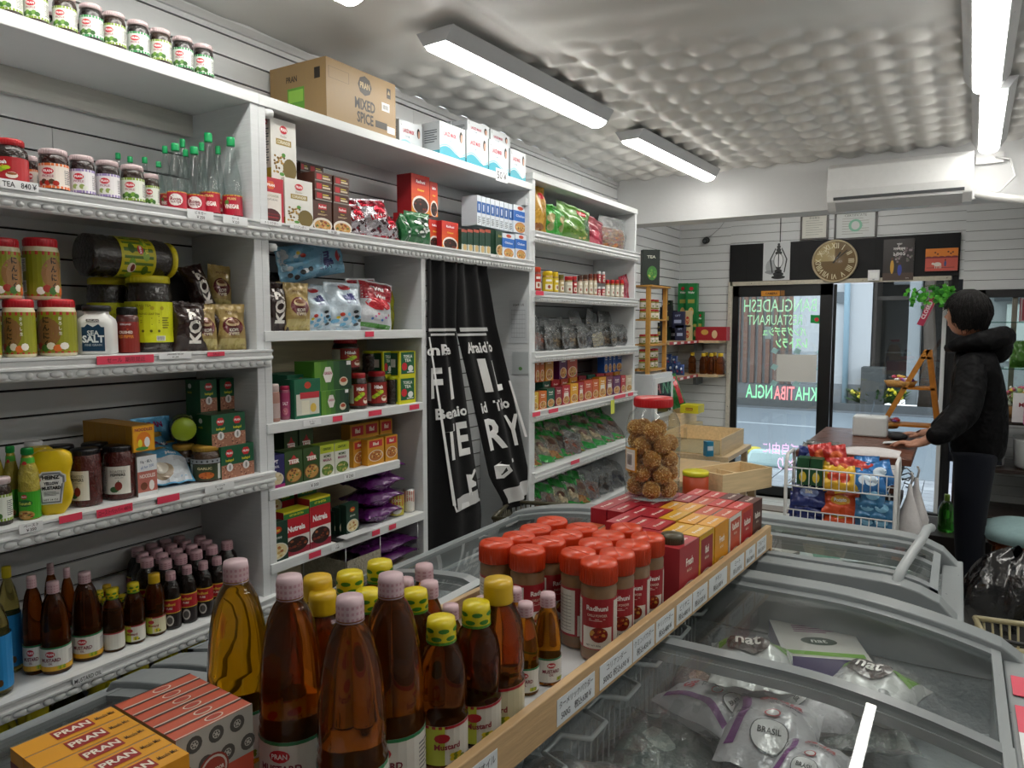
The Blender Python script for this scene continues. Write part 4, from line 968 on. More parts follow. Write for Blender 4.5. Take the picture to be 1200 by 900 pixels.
salt = Pk(salt_fn,(.096,.096,.135),'round')
put(salt,93,138,358,Z3,'white sea salt shaker with black lid and dark blue label',.02,rz=-.75)
put(salt,88,112,357,Z3,'second white salt shaker hidden behind the front one',.13,rz=-.7)
def d_pep(m,S,r,h):
    m.text(S,'KIRKLAND',0,h*.92,h*.06,'#ddd',.001,.01,r); m.text(S,'CRUSHED',0,h*.66,h*.09,'#f4e9df',.001,.03,r*1.3); m.text(S,'RED PEPPER',0,h*.52,h*.1,'#e08a3a',.001,.03,r*1.4); m.food(S,0,h*.8,r*.4,h*.07,REDF,.0008,10)
pepper = jar('crushed_pepper_jar','jar',.036,.128,'#4a1512','#141414',(.02,.68),'#7d1f17',d_pep,.16,.08,.8,bm='powder')
put(pepper,137,165,360,Z3,'crushed red pepper jar with black lid beside the salt',.05,rz=-.75)
def d_bigtea(m,S,r,h):
    m.text(S,'PRAN TEA',0,h*.9,h*.06,'#7a7a12',.001,.01,r)
    for i in range(5):
        m.ell(S,r*(-.9+.42*i),h*.84,r*.09,h*.05,'#a8981a',.0008,8,1); m.ell(S,r*(-.7+.33*i),h*.28,r*.06,h*.035,'#5a5a12',.0008,8,1)
    lines(m,S,-.1*r,h*.58,r*1.5,h*.3,6,'#8c8c18'); m.text(S,'SUPER STRONG LEAF TEA',0,h*.7,h*.05,'#6a6a10',.001,.01,r*1.6); barcode(m,S,r*.7,h*.1,r*.4,h*.12)
    lines(m,S,r*.95,h*.5,r*.35,h*.3,5,'#6a6a10')
bigjar = jar('giant_tea_jar','jar',.068,.215,'#231d19','#d0c520',(.13,.66),'#c9cd1c',d_bigtea,.09,.12,.86,lidr=.9,ribs=7)
put(bigjar,147,206,324,Z3,'giant ribbed tea jar standing with yellow lid and yellow label',.05,rz=-.8)
put(bigjar,103,156,326,Z3,'giant tea jar standing behind the salt, only its yellow lid clear',.16,rz=-.8)
def d_grtea(m,S,r,h):
    m.rect(S,-r*1.8,h*.08,r*1.8,h*.92,'#4d6b1c',.0005,10); pran(m,S,0,h*.55,r*.24)
    for i in range(9): m.ell(S,r*(-1.5+.36*i),h*(.3+.4*(i % 2)),r*.26,h*.1,['#6f9a2a','#3b5a18','#88aa3a'][i % 3],.0008+i*.0001,8)
    m.ell(S,r*.9,h*.3,r*.26,h*.12,'#d9c8bb',.002,12); m.ell(S,r*.9,h*.33,r*.2,h*.06,'#6a1c14',.0024,12); m.text(S,'STRONG TEA',-r*.4,h*.72,h*.09,'#e2d63c',.002,.03,r*1.3)
greenjar = jar('giant_tea_jar','jar',.062,.27,'#211a16','#d6c41e',(.3,.7),'#b8b01c',d_grtea,.06,.1,.8,lidr=.88,ribs=9)
p0 = onx(97,325,SX- .13); Ya = Yat(100,SX- .13,1.75); 
greenjar((SX- .14,Yat(97,SX- .14,1.7),Z3+.215+.061),'giant tea jar lying on its side on top of the two yellow lidded jars',rot=(-PI/2,-.35,0),scale=.97)
def kopi_draw(gold):
    def f(m,S,w_,h_):
        if gold:
            m.rect(S,-w_*.45,h_*.02,w_*.45,h_*.24,'#b8a86a',.001,10,4); m.ell(S,0,h_*.5,w_*.36,h_*.2,'#5c1c22',.001,16,4)
            m.ell(S,0,h_*.58,w_*.25,h_*.08,'#cdb48c',.0018,14,3); m.ell(S,0,h_*.6,w_*.2,h_*.05,'#6a3a20',.0024,14,3); m.text(S,'COFFEE',0,h_*.34,h_*.06,'#e8dcc0',.002,.03,w_*.7); m.text(S,'MALAYSIA',0,h_*.82,h_*.05,'#6b4a1c',.002,.02,w_*.7)
            m.text(S,'KOPI',0,h_*.42,h_*.07,'#efe8dc',.003,.04,w_*.6)
        else: m.text(S,'KOPI',w_*.12,h_*.5,w_*.38,'#e6e2dc',.0022,.05,None,rot=PI/2,squash=.9)
    return f
kopi_dark = pouch('coffee_bag','coffee',.13,.17,.06,'#2a1815',kopi_draw(False),seed=3)
kopi_gold = pouch('coffee_bag','coffee',.115,.16,.055,'#9d8650',kopi_draw(True),seed=5)
kopi_black = pouch('coffee_bag','coffee',.17,.22,.09,'#131212',None,'matte',seed=8)
G = 'coffee bags on the third shelf'
put(kopi_black,200,245,318,Z3,'plain black bag standing behind the coffee bags',.2,group=G); put(kopi_dark,206,240,352,Z3,'dark coffee bag behind, white lettering up its side',.08,rot=(0,-.12,.1),group=G)
put(kopi_dark,212,247,354,Z3,'dark brown coffee bag with white vertical lettering in front',.03,rot=(0,-.1,-.3),group=G)
put(kopi_gold,236,260,356,Z3,'gold coffee bag between the dark bag and the shelf side',.03,rot=(0,-.1,-.3),group=G)
put(kopi_dark,252,274,356,Z3,'dark coffee bag squeezed between two gold ones',.05,rot=(0,-.1,-.2),group=G)
put(kopi_gold,264,293,356,Z3,'gold coffee bag standing against the shelf side panel',.02,rot=(0,-.1,-.35),group=G)
put(kopi_dark,238,262,307,Z3+.12,'dark coffee bag lying on top of the pile, lettering upright',.07,rot=(.25,-.25,-.3),group=G)
put(kopi_gold,252,276,308,Z3+.12,'gold coffee bag on top of the pile',.08,rot=(-.1,-.25,-.3),group=G)
# ---------------- fourth shelf
Z4 = ZL[3]
put(pk_green,-14,17,559,Z4,'small pickle jar at the left end of the fourth shelf',.01,rz=-1.0)
def d_kas(m,S,r,h):
    pran(m,S,0,h*.82,r*.3); m.ell(S,0,h*.58,r*.75,h*.13,'#145c2c',.0006,14,2); m.text(S,'Kasundi',0,h*.58,h*.12,'#d8e26a',.0012,.02,r*1.2); m.food(S,0,h*.15,r*.9,h*.16,MIXF,.0008,16)
def k_neck(R_):
    m = MB('label'); q = lambda v: .0235- .05*(v- .095) if v< .12 else .0175- .1*(v- .135)*.3
    f = lambda a,b: ((.0245- .0075*b)*math.cos(6.283*a),(.0245- .0075*b)*math.sin(6.283*a),.108+.048*b)
    m.grid(f,20,3,'#4aa834'); S = lambda u,v,o: ((.0225- .0075*v/.05+o)*math.cos(u/.021),(.0225- .0075*v/.05+o)*math.sin(u/.021),.108+v)
    m.ell(S,0,.034,.008,.006,'#c0262c',.0022,10); m.ell(S,0,.018,.012,.008,'#145c2c',.0022,10); m.build('neck_label',R_)
kasundi = jar('sauce_bottle','bottle',.029,.18,'#a89a3c','#178a3c',(.02,.4),'#3d9a24',d_kas,.09,.48,.5,bm='jar',lidr=.55,extra=k_neck)
def kas_fix(): pass
for a,b,t,ins,lab in ((-14,9,520,.08,'left picture edge'),(6,26,522,.07,'second from the left'),(22,50,524,.01,'in front beside the yellow mustard')):
    put(kasundi,a,b,t,Z4,'green capped yellow mustard sauce bottle, '+lab,ins,group='green capped sauce bottles',rz=-.95)
def heinz_fn():
    R_ = thing('mustard_bottle','x','mustard'); W_,H_,D_ = .098,.168,.056
    def hw(z):
        k = z/H_; pts = [(0,.26),(.06,.34),(.14,.42),(.28,.49),(.4,.47),(.52,.42),(.62,.43),(.78,.5),(.92,.48),(.98,.4),(1,.3)]
        for (a,b),(c,d) in zip(pts,pts[1:]):
            if k <= c+1e-9: return W_*(b+(d- b)*(k- a)/(c- a))
        return W_*.3
    m = MB('plastic'); n = 24; nz = 22; ee = .62
    def P(a,z):
        t = 2*PI*a; c,s_ = math.cos(t),math.sin(t); w2 = hw(z); d2 = D_/2*(.6+.4*math.sin(PI*min(.97,max(.08,z/H_)))**.5)
        return (d2*math.copysign(abs(c)**ee,c),w2*math.copysign(abs(s_)**ee,s_),z)
    m.grid(lambda a,b: P(a,H_*b),n,nz,'#d3b407'); m.add([P(i/n,H_) for i in range(n)],[tuple(range(n))],'#d3b407'); m.add([P(i/n,0) for i in range(n)],[tuple(range(n))[::-1]],'#c9c5b8'); m.build('bottle_body',R_)
    m = MB('label'); S = lambda u,v,o: (D_/2+.0015+o- (u/.05)**2*.002,u,v)
    k = [(-.027,.03),(.022,.03),(.03,.085),(.034,.087),(.034,.105),(.026,.11),(.022,.116),(-.02,.116),(-.028,.108),(-.034,.105),(-.036,.09),(-.032,.086)]
    m.poly(S,k,'#d9d9d6',.0002); m.poly(S,[(u*.9,(v- .07)*.93+.07) for u,v in k],'#7e8083',.0008); m.poly(S,[(u*.76,(v- .07)*.82+.07) for u,v in k],'#e4e4e2',.0014)
    m.text(S,'HEINZ',0,.101,.0105,'#1e1e20',.002,.05,.04); m.text(S,'YELLOW',0,.085,.0085,'#1e1e20',.002,.05,.034); m.text(S,'MUSTARD',0,.073,.0095,'#1e1e20',.002,.05,.043)
    lines(m,S,0,.059,.034,.012,4,'#6a6a6c',.002); m.text(S,'NET 14 OZ',-.002,.042,.005,'#333',.002,.01); m.ell(S,-.03,.096,.008,.006,'#c23040',.0026,10)
    m.build('bottle_label',R_)
    m = MB('plastic'); m.lathe([(.02,-.0),(.024,.001),(.022,.012)],16,'#c9a90a'); m.build('cap',R_); return R_
heinz = Pk(heinz_fn,(.056,.098,.168),'box')
o_ = put(heinz,47,92,528,Z4,'yellow squeeze bottle of mustard with grey shield label',.012,rz=-.55)
put(heinz,38,72,524,Z4,'yellow squeeze bottle of mustard hidden behind the front one',.10,rz=-.5)
wl = jar('white_lidded_jar','jar',.034,.15,'#cabf3a','#cfd1d2',(.2,.6),'#c9c04a',None,.16,.1,.85)
put(wl,30,56,517,Z4,'pale lidded jar standing behind the mustard bottles',.17)
def d_salsa(m,S,r,h):
    R = random.Random(9)
    for i in range(8): m.ell(S,r*(-.65+.02*i),h*(.95- .09*i),.002,.0022,'#2b2b2b',.0006,6,1)
    m.text(S,'ROASTED',r*.28,h*.82,h*.09,'#4c4a46',.0008,.0,r*.9); m.text(S,'PEPPERS',r*.28,h*.70,h*.1,'#25241f',.0008,.02,r*1.0); m.text(S,'mild & sweet',r*.35,h*.6,h*.05,'#777',.0008,0,r*.5)
    m.ell(S,r*.05,h*.17,r*.27,h*.11,'#2f5a2c',.001,12); m.ell(S,r*.3,h*.3,r*.22,h*.16,'#7d2a22',.0012,12); m.rect(S,r*.28,h*.42,r*.32,h*.5,'#2f4a22',.0014); barcode(m,S,-r*.62,h*.2,r*.25,h*.26)
def band_label(r,z0,z1,draw,ang=1.05,c='#dcd9cf'):
    def ex(R_):
        m = MB('label'); q = round_(r*1.012); m.rect(q,-r*ang,z0,r*ang,z1,c,.0002,12); draw(m,lambda u,v,o: q(u,z0+v,o),r,z1- z0); m.build('jar_label',R_)
    return ex
salsa = jar('roasted_pepper_jar','jar',.046,.165,'#46120d','#15151a',lc=None,lid_h=.09,sh=.1,neck=.88,lidr=.93,extra=band_label(.046,.02,.105,d_salsa))
G = 'roasted pepper jars with black lids'
put(salsa,82,122,525,Z4,'roasted pepper jar, front left, its barcode side showing',.02,rz=-1.35,group=G); put(salsa,121,163,521,Z4,'roasted pepper jar, front right, its printed pepper showing',.015,rz=-.95,group=G)
put(salsa,55,92,521,Z4,'roasted pepper jar behind the yellow mustard, black lid showing',.12,group=G); put(salsa,96,132,518,Z4,'roasted pepper jar in the second row, black lid showing',.12,group=G)
def d_orange(m,S,w_,h_):
    m.rect(S,-w_*.46,h_*.04,w_*.46,h_*.96,'#e0a018',.0004); m.ell(S,0,h_*.45,w_*.33,h_*.3,'#d9791a',.0008,14); m.text(S,'NOODLES',0,h_*.84,h_*.12,'#8a2440',.0012,.03,w_*.8)
    m.ell(S,-w_*.18,h_*.32,w_*.1,h_*.16,'#e8dc3a',.0012,10); m.ell(S,w_*.14,h_*.35,w_*.13,h_*.2,'#e9e6e2',.0012,10); m.ell(S,-w_*.1,h_*.12,w_*.3,h_*.07,'#4c8a3a',.0012,10)
ob = carton('orange_seasoning_box','box',.066,.030,.075,'#b98214',d_orange)
yy = Yat(166,SX- .03,1.15); zt = Z4+.125
mb = MB('print'); 
def d_pinkb(m,S,w_,h_):
    m.rect(S,-w_/2,h_*.04,w_/2,h_*.62,'#b5685c',.0004); m.rect(S,-w_/2,h_*.62,w_/2,h_,'#d9dcdf',.0006); m.text(S,'50g・袋入',-w_*.05,h_*.86,h_*.09,'#3a4454',.001,.02,w_*.8); m.text(S,'all for 200',0,h_*.73,h_*.07,'#5a7aa8',.001,.01,w_*.7,rot=.1)
    m.text(S,'NOODLES',0,h_*.5,h_*.1,'#e8d8d0',.001,.03,w_*.8); m.ell(S,-w_*.2,h_*.25,w_*.18,h_*.1,'#6a3a24',.001,10); m.ell(S,w_*.2,h_*.25,w_*.14,h_*.13,'#e8e2de',.001,10); m.rect(S,-w_/2,0,w_/2,h_*.1,'#dcdee0',.0008)
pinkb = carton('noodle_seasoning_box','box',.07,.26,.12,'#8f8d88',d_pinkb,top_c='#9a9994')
put(pinkb,161,184,534,Z4,'long pink and white seasoning box with handwritten note on its front',.015)
for i in range(8):
    ob((SX- .03- i*.0315,yy,Z4+.128),'orange seasoning box standing on the pink one, %s from the front' % ORD[i],0,'orange seasoning boxes in a row')
def d_bluebag(m,S,w_,h_):
    m.rect(S,-w_*.46,0.03*h_,w_*.46,h_*.45,'#cfd6de',.0008,12,8); m.text(S,'PRAN',0,h_*.86,h_*.1,'#8a2a5a',.002,.05,w_*.5); m.ell(S,-.05*w_,h_*.66,w_*.2,h_*.03,'#a8863a',.002,10,2); m.ell(S,.02*w_,h_*.7,w_*.15,h_*.025,'#c0a050',.0024,10,2)
    m.ell(S,-w_*.1,h_*.2,w_*.22,h_*.13,'#a39078',.0018,12,3); m.ell(S,-w_*.12,h_*.24,w_*.14,h_*.09,'#d9d2c4',.0024,12,3); m.text(S,'Muri',w_*.15,h_*.5,h_*.06,'#e9eef2',.002,.03)
bluebag = pouch('puffed_rice_bag','bag',.15,.23,.06,'#5aa3cf',d_bluebag,seed=12)
bluebag((SX- .055,Yat(201,SX- .05,1.1),Z4+.012),'sky blue and white bag leaning back beside the pink seasoning box',rot=(.0,-.95,-.25),scale=(1,1,.82))
bluebag((SX- .17,Yat(188,SX- .17,1.1),Z4+.01),'sky blue bag standing behind the leaning one',rot=(.0,-.35,-.2),scale=(1,.8,.85))
def d_gm(m,S,r,h):
    m.rect(S,-r*.9,0,r*.9,h,'#33402a',.0004,10); m.text(S,'GARLIC',0,h*.75,h*.16,'#d8cda0',.001,.02,r); m.food(S,r*.1,h*.3,r*.5,h*.22,['#c0672a','#e0a050','#8a3a1c'],.0008,10); lines(m,S,-r*1.4,h*.5,r*.7,h*.8,8)
    m.rect(S,-PI*r,h*1.05,PI*r,h*1.33,'#8f959a',.0006,24)
    for i in range(14): m.ell(S,r*(-2.2+.34*i),h*1.19,r*.07,h*.07,'#2c3034',.001,6,1)
gm = jar('masala_jar','jar',.041,.118,'#3f2c20','#b58e34',(.06,.5),'#c9ccc8',d_gm,.14,.2,.8,lidr=.86)
for a,b,t,ins,lab in ((223,262,521,.012,'gold lidded jar of dark seasoning in front of the green boxes'),(201,232,520,.09,'gold lidded jar behind, in the middle'),(184,208,516,.16,'gold lidded jar farthest back on the left')):
    put(gm,a,b,t,Z4,lab,ins,group='gold lidded masala jars',rz=-.75)
lid_jar = jar('green_lidded_jar','jar',.037,.13,'#32261c','#9bb42a',(.2,.7),'#5c6b2a',None,.12,.12,.82,lidr=.98)
lid_jar((SX- .2,Yat(236,SX- .1,1.2),Z4+.118+.045),'jar lying on its side, its round lime green lid facing out',rot=(0,PI/2,-.55),scale=1.0)
def d_gbox(m,S,w_,h_):
    m.rect(S,-w_/2,0,w_/2,h_*.42,'#a3705a',.0004); R = random.Random(4)
    for i in range(30): m.ell(S,R.uniform(-.47,.47)*w_,R.uniform(.03,.38)*h_,w_*.05,h_*.025,R.choice(['#7d4a38','#c49478','#5c3426']),.0008,5,1)
    m.ell(S,0,h_*.34,w_*.2,h_*.13,'#d9d6d4',.0012,12); m.ell(S,0,h_*.34,w_*.06,h_*.09,'#8a8a88',.0016,8)
    m.ell(S,0,h_*.78,w_*.25,h_*.13,'#c3262c',.0008,6,1); m.text(S,'PRAN',0,h_*.78,h_*.07,'#fff',.0012,.02,w_*.35); m.text(S,'Isabgul',0,h_*.55,h_*.1,'#d9d42c',.001,.02,w_*.6)
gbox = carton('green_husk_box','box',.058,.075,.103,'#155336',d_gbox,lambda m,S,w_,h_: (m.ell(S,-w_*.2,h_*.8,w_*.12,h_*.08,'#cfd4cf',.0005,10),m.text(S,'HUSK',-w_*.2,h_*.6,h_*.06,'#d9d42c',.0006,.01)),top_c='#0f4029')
hg = .0
G = 'green boxes stacked by the side panel'
for (a,b,t,zz_,ins,lab) in ((260,279,525,0,.012,'bottom layer, left'),(279,298,523,0,.012,'bottom layer, right'),(250,270,487,.103,.02,'middle layer, left'),(270,289,486,.103,.02,'middle layer, right')):
    loc,sc = fit(gbox,a,b,None,Z4,ins); gbox((loc[0],loc[1],Z4+zz_),'green box with red hexagon, '+lab,0,G,scale=(1,sc[1],1))
for (a,b,lab) in ((238,257,'top of the pile at the left'),(261,279,'top of the pile at the right')):
    loc,sc = fit(gbox,a,b,None,Z4,.12); gbox((loc[0],loc[1],Z4+.206),'green box with red hexagon, '+lab,0,G,scale=(1,sc[1],1)); gbox((loc[0],loc[1],Z4+.103),'green box under the top one, '+lab,0,G,scale=(1,sc[1],1)); gbox((loc[0],loc[1],Z4),'green box in the hidden back column, '+lab,0,G,scale=(1,sc[1],1))
# ---------------- fifth shelf: oils
Z5 = ZL[4]
def oilprof(r,h):     # tapered shoulder, waist with ribs, straight foot
    q = [(.8,0),(.97,.012),(1,.04),(.985,.30),(1,.325),(.95,.345),(.99,.37),(.94,.395),(.98,.42),(.965,.52),(.93,.62),(.87,.72),(.78,.81),(.66,.89),(.5,.95),(.40,.975),(.40,1)]
    return [(r*a,h*b) for a,b in q]
def capdots(c2,n=14):
    def f(m,S,r,h):
        for i in range(n):
            for j in range(3): m.rect(S,2*PI*r*(i/n- .5)+.0006,h*(.14+.28*j),2*PI*r*((i+.62)/n- .5),h*(.14+.28*j+.14),c2,.0003)
    return f
def capgreen(m,S,r,h):
    for j in range(2):
        for i in range(6): m.ell(S,2*PI*r*((i+.5*j)/6- .42),h*(.28+.42*j),r*.38,h*.13,'#3d7a22',.0005+.0001*j,10,2)
    m.rect(S,-PI*r,-.001,PI*r,h*.1,'#4d8a26',.0006,18)
def d_must(yel):
    def f(m,S,r,h):
        m.rect(S,-PI*r,h*.93,PI*r,h,'#2f7a4a',.0005,24)
        if yel: m.rect(S,-PI*r,0,PI*r,h*.2,'#d9a42a',.0005,24)
        pran(m,S,r*.0,h*.72,r*.32); m.text(S,'MUSTARD',0,h*.47,h*.15,'#7a2236',.001,.03,r*1.3); m.text(S,'OIL',0,h*.32,h*.09,'#7a2236',.001,.02); lines(m,S,-r*1.4,h*.5,r*.8,h*.7,9,'#77797c')
        for i in range(8): m.ell(S,r*(.5+.12*(i % 4)),h*(.1+.07*(i //4)),r*.1,h*.05,['#b8b41c','#7f9a1c'][i % 2],.0012+.0001*i,6,1)
        lines(m,S,r*1.6,h*.5,r*.7,h*.6,7,'#77797c')
    return f
mprof = oilprof(.043,.215)
def kw(n,a): return a
OILC = '#6e3a10'
must1 = bottle('mustard_oil_bottle','bottle',oilprof(.043,.225),'#96480f','#cdaeb4',(.012,.078),'#dcdad4',d_must(True),.018,.026,'liquid',capdraw=capdots('#b98a94'))
G = 'large mustard oil bottles on the fifth shelf'
for a,b,t,ins,lab in ((27,58,673,.06,'first from the left, half behind another'),(47,87,680,.015,'second from the left, nearest the shelf edge'),(84,123,669,.02,'third from the left, full label showing'),(53,75,659,.15,'in the second row, left'),(72,93,664,.13,'in the second row, right')):
    put(must1,a,b,t,Z5,'large mustard oil bottle with pink cap, '+lab,ins,group=G,rz=-.85)
def d_sun(m,S,r,h):
    m.rect(S,-PI*r,0,PI*r,h,'#2b86c4',.0004,24); m.ell(S,0,h*.85,r*.4,h*.08,'#dfe8ee',.0008,12); m.text(S,'Sun',0,h*.85,h*.07,'#c02a3a',.0012,.02)
    m.text(S,'Sunflower',0,h*.62,h*.08,'#e6eef4',.001,.02,r*1.2)
    for i in range(9): m.ell(S,r*(-.9+.22*i),h*(.14+.03*(i % 2)),r*.17,h*.07,['#e0a82a','#c9881c','#5a3a12'][i % 3],.001+.0001*i,8,2)
sun = bottle('sunflower_oil_bottle','bottle',[(.035,0),(.043,.006),(.045,.03),(.045,.12),(.042,.15),(.04,.19),(.028,.235),(.015,.26),(.014,.27)],'#c9b868','#d6c21a',(.02,.165),'#2b86c4',d_sun,.018,.026,'liquid')
put(sun,-27,19,684,Z5,'sunflower oil bottle with blue label at the left picture edge',.01,rz=-1.0,group='sunflower oil bottles')
put(sun,-2,30,662,Z5,'sunflower oil bottle standing behind the front one',.12,rz=-1.0,group='sunflower oil bottles')
def d_yel(m,S,r,h):
    m.rect(S,-r*1.1,0,-r*.1,h,'#b9c23c',.0005,10); m.rect(S,-PI*r,h*.93,PI*r,h,'#a8242c',.0007,24); m.ell(S,-r*.2,h*.7,r*.3,h*.12,'#b0222c',.0012,10); m.text(S,'Mustard',0,h*.48,h*.15,'#8a1f2c',.0014,.03,r*1.2)
    for i in range(7): m.ell(S,r*(.2+.14*(i % 4)),h*(.15+.1*(i //4)),r*.12,h*.06,['#d9c42a','#7f8a1c'][i % 2],.001+.0001*i,6,1)
    lines(m,S,-r*1.4,h*.5,r*.8,h*.7,8,'#808284')
smallp = [(.034*a,.168*b) for a,b in [(.8,0),(.97,.012),(1,.05),(.985,.36),(1,.38),(.92,.41),(.97,.44),(1,.5),(.99,.68),(.95,.77),(.85,.86),(.68,.93),(.56,.96),(.54,1)]]
mus_g = bottle('mustard_oil_bottle','bottle',smallp,'#944a12','#d8c41a',(.01,.062),'#d9d6cc',d_yel,.0195,.025,'liquid',capdraw=capgreen)
mus_y = bottle('mustard_oil_bottle','bottle',smallp,'#a85812','#cfa81c',(.01,.062),'#cfc9a8',d_yel,.0195,.025,'liquid')
G = 'small mustard oil bottles on the fifth shelf'
put(mus_g,120,148,689,Z5,'small oil bottle with yellow green cap and a white paper on its label',.015,rz=-2.2,group=G); put(mus_g,145,172,682,Z5,'small oil bottle with yellow green cap, second of the front row',.015,rz=-.8,group=G); put(mus_y,170,196,671,Z5,'small oil bottle with plain yellow cap, third of the front row',.015,rz=-.8,group=G)
for i,(c,t,k) in enumerate([(97,671,1),(116,670,1),(127,661,1),(126,664,0),(137,682,0),(144,675,0),(136,668,0),(156,668,1),(160,668,1),(118,685,0)]):
    ins = .05+.05*(i % 4)*.9; put([mus_g,mus_y][k],c- 10,c+10,None,Z5,'small %s capped oil bottle behind the front row, %s from the left' % (['patterned','plain yellow'][k],ORD[i]),[.2,.15,.21,.12,.06,.1,.17,.14,.08,.19][i],group=G)
def d_red(m,S,r,h):
    m.rect(S,-PI*r,h*.52,PI*r,h,'#a51c28',.0005,24); m.rect(S,-PI*r,0,PI*r,h*.52,'#1c1414',.0005,24); m.rect(S,-PI*r,h*.5,PI*r,h*.53,'#d0b03a',.0008,24); m.rect(S,-PI*r,h*.96,PI*r,h,'#d0b03a',.0008,24)
    m.text(S,'Radhuni',0,h*.82,h*.1,'#e8d04a',.0012,.02,r*1.2); m.text(S,'PURE',0,h*.68,h*.07,'#efe6dc',.0012,.02); m.ell(S,0,h*.26,r*.42,h*.19,'#b9b3ae',.001,14); m.ell(S,0,h*.26,r*.3,h*.13,'#4a4442',.0014,12)
    m.rect(S,-r*1.9,0,-r*1.2,h*.5,'#b9b9b4',.0008,4)
mus_r = bottle('black_label_oil_bottle','bottle',smallp,'#160b08','#c9a3ab',(.008,.105),'#1c1414',d_red,.0185,.024,'jar',capdraw=capdots('#a87a86',10))
G = 'dark oil bottles with pink caps'
for i,(c,t) in enumerate([(202,669),(221,662),(240,657),(256,652)]):
    put(mus_r,c- 12+i*.3,c+12- i*.3,t,Z5,'dark oil bottle with red and black label, %s from the left in the front row' % ORD[i],.015,rz=-.8,group=G)
R = random.Random(4); n = 0
for j in range(1,5):
    for i in range(5):
        X =-.015- .062*j- .03; c = 202- 15*j*.9+i*(18.5- j*.6)+(8 if j % 2 else 0)
        if c< 150: continue
        n += 1; loc,sc = fit(mus_r,c- 10,c+10,None,Z5,.015+.062*j); mus_r((loc[0],loc[1],Z5),'dark pink capped oil bottle, row %s from the front, %s along from the left' % (['two','three','four','five'][j- 1],ORD[i]),-.8,G,None,1.0)
# big cooking oil jugs on the lowest shelf
def jug_handle(R_):
    m = MB('plastic'); m.tube([(.02,-.0,.225),(.05,.0,.262),(.03,.0,.29),(-.0,0,.295),(-.035,0,.288),(-.055,0,.255),(-.03,0,.22)],.007,'#c8bc1e',8); m.build('handle',R_)
jug = bottle('cooking_oil_jug','bottle',[(.06,0),(.075,.01),(.078,.05),(.075,.1),(.078,.13),(.074,.17),(.06,.22),(.035,.25),(.027,.262),(.027,.275)],'#c7b93a','#cfc01c',(.04,.13),'#c9c24a',d_sun,.031,.03,'liquid',handle=jug_handle)
for i,(px,ins) in enumerate([(-5,.1),(40,.06),(82,.14),(121,.06),(160,.06),(195,.08),(228,.09),(262,.1)]):
    jug((SX- ins,Yat(px,SX- ins,.5),.14),'big jug of yellow oil with handle on the lowest shelf, %s from the left' % ORD[i],RT.uniform(-1,1),'oil jugs on the lowest shelf',None,(1.12,1.12,1.42))
# ================================================================ MIDDLE UNIT
T2,Z2 = 2.285,1.884
def d_mixed(m,S,w_,h_):
    m.text(S,'MIXED',w_*.03,h_*.43,h_*.19,'#2a241c',.0008,.03); m.text(S,'SPICE',w_*.03,h_*.2,h_*.19,'#2a241c',.0008,.03)
    m.ell(S,w_*.03,h_*.76,w_*.1,h_*.17,'#2a241c',.0006,8,1); m.text(S,'PRAN',w_*.03,h_*.76,h_*.11,'#b09a70',.001,.03)
    m.rect(S,w_*.36,h_*.7,w_*.42,h_*.88,'#2a241c',.0006); m.poly(S,[(w_*.37,h_*.77),(w_*.39,h_*.85),(w_*.41,h_*.77)][::-1],'#b09a70',.001); m.rect(S,w_*.28,h_*.45,w_*.4,h_*.6,'#dfe0e0',.0006); barcode(m,S,w_*.34,h_*.52,w_*.1,h_*.1)
    m.rect(S,w_*.18,h_*.12,w_*.36,h_*.24,'#2a241c',.0006); m.rect(S,w_*.36,h_*.08,w_*.48,h_*.2,'#dfe0e0',.0008)
    for a,b,c_,d_ in ((-.47,.86,-.2,.865),(-.47,.68,-.2,.685),(-.47,.68,-.465,.865),(-.2,.68,-.195,.865)): m.rect(S,w_*a,h_*b,w_*c_,h_*d_,'#6b5a3c',.0006)
def d_mixs(m,S,w_,h_):
    m.rect(S,-w_*.18,h_*.18,w_*.12,h_*.6,'#5f9a34',.0006); m.rect(S,-w_*.16,h_*.36,w_*.1,h_*.56,'#8cc04a',.0009); m.text(S,'PRAN',-w_*.1,h_*.75,h_*.1,'#2a241c',.0008,.02); m.rect(S,w_*.3,h_*.68,w_*.4,h_*.86,'#2a241c',.0006)
spice = carton('cardboard_carton','carton',.42,.29,.165,'#937850',d_mixed,d_mixs,lambda m,S,w_,d: m.rect(S,-w_/2,-.01,w_/2,.01,'#8d7450',.0006))
_mk['printc'] = _mk['card']
put(spice,383,464,84,T2,'brown cardboard carton of mixed spice on top of the middle shelf unit',.012,rz=-.0001)
def d_mask(m,S,w_,h_):
    m.grid(lambda a,b: S(-w_/2+w_*a,h_*b*(.22+.1*math.sin(6*a)),.0004),8,1,'#3aa0b4'); m.grid(lambda a,b: S(-w_/2+w_*a,h_*(.24+.1*math.sin(6*a)+.05*b),.0006),8,1,'#8fccd6')
    m.text(S,'LAUZI MASK',-w_*.1,h_*.68,h_*.13,'#b8304a',.0008,.03,w_*.6); m.text(S,'マスク 50枚',-w_*.16,h_*.5,h_*.07,'#4a7a94',.0008,.01,w_*.4); m.ell(S,w_*.33,h_*.72,w_*.07,h_*.17,'#2b2724',.0008,12); m.ell(S,w_*.35,h_*.68,w_*.045,h_*.13,'#c79a84',.001,10)
    m.ell(S,w_*.28,h_*.3,w_*.13,h_*.2,'#cfd6da',.0009,12); m.text(S,'L',-w_*.42,h_*.88,h_*.1,'#333',.0006,.02)
mask = carton('face_mask_box','box',.19,.1,.095,'#cfd4d8',d_mask,lambda m,S,w_,h_: (m.rect(S,-w_/2,0,w_/2,h_*.16,'#3aa0b4',.0004),lines(m,S,0,h_*.6,w_*.7,h_*.4,6)),top_c='#aeb4b8',side_c='#b9bec2')
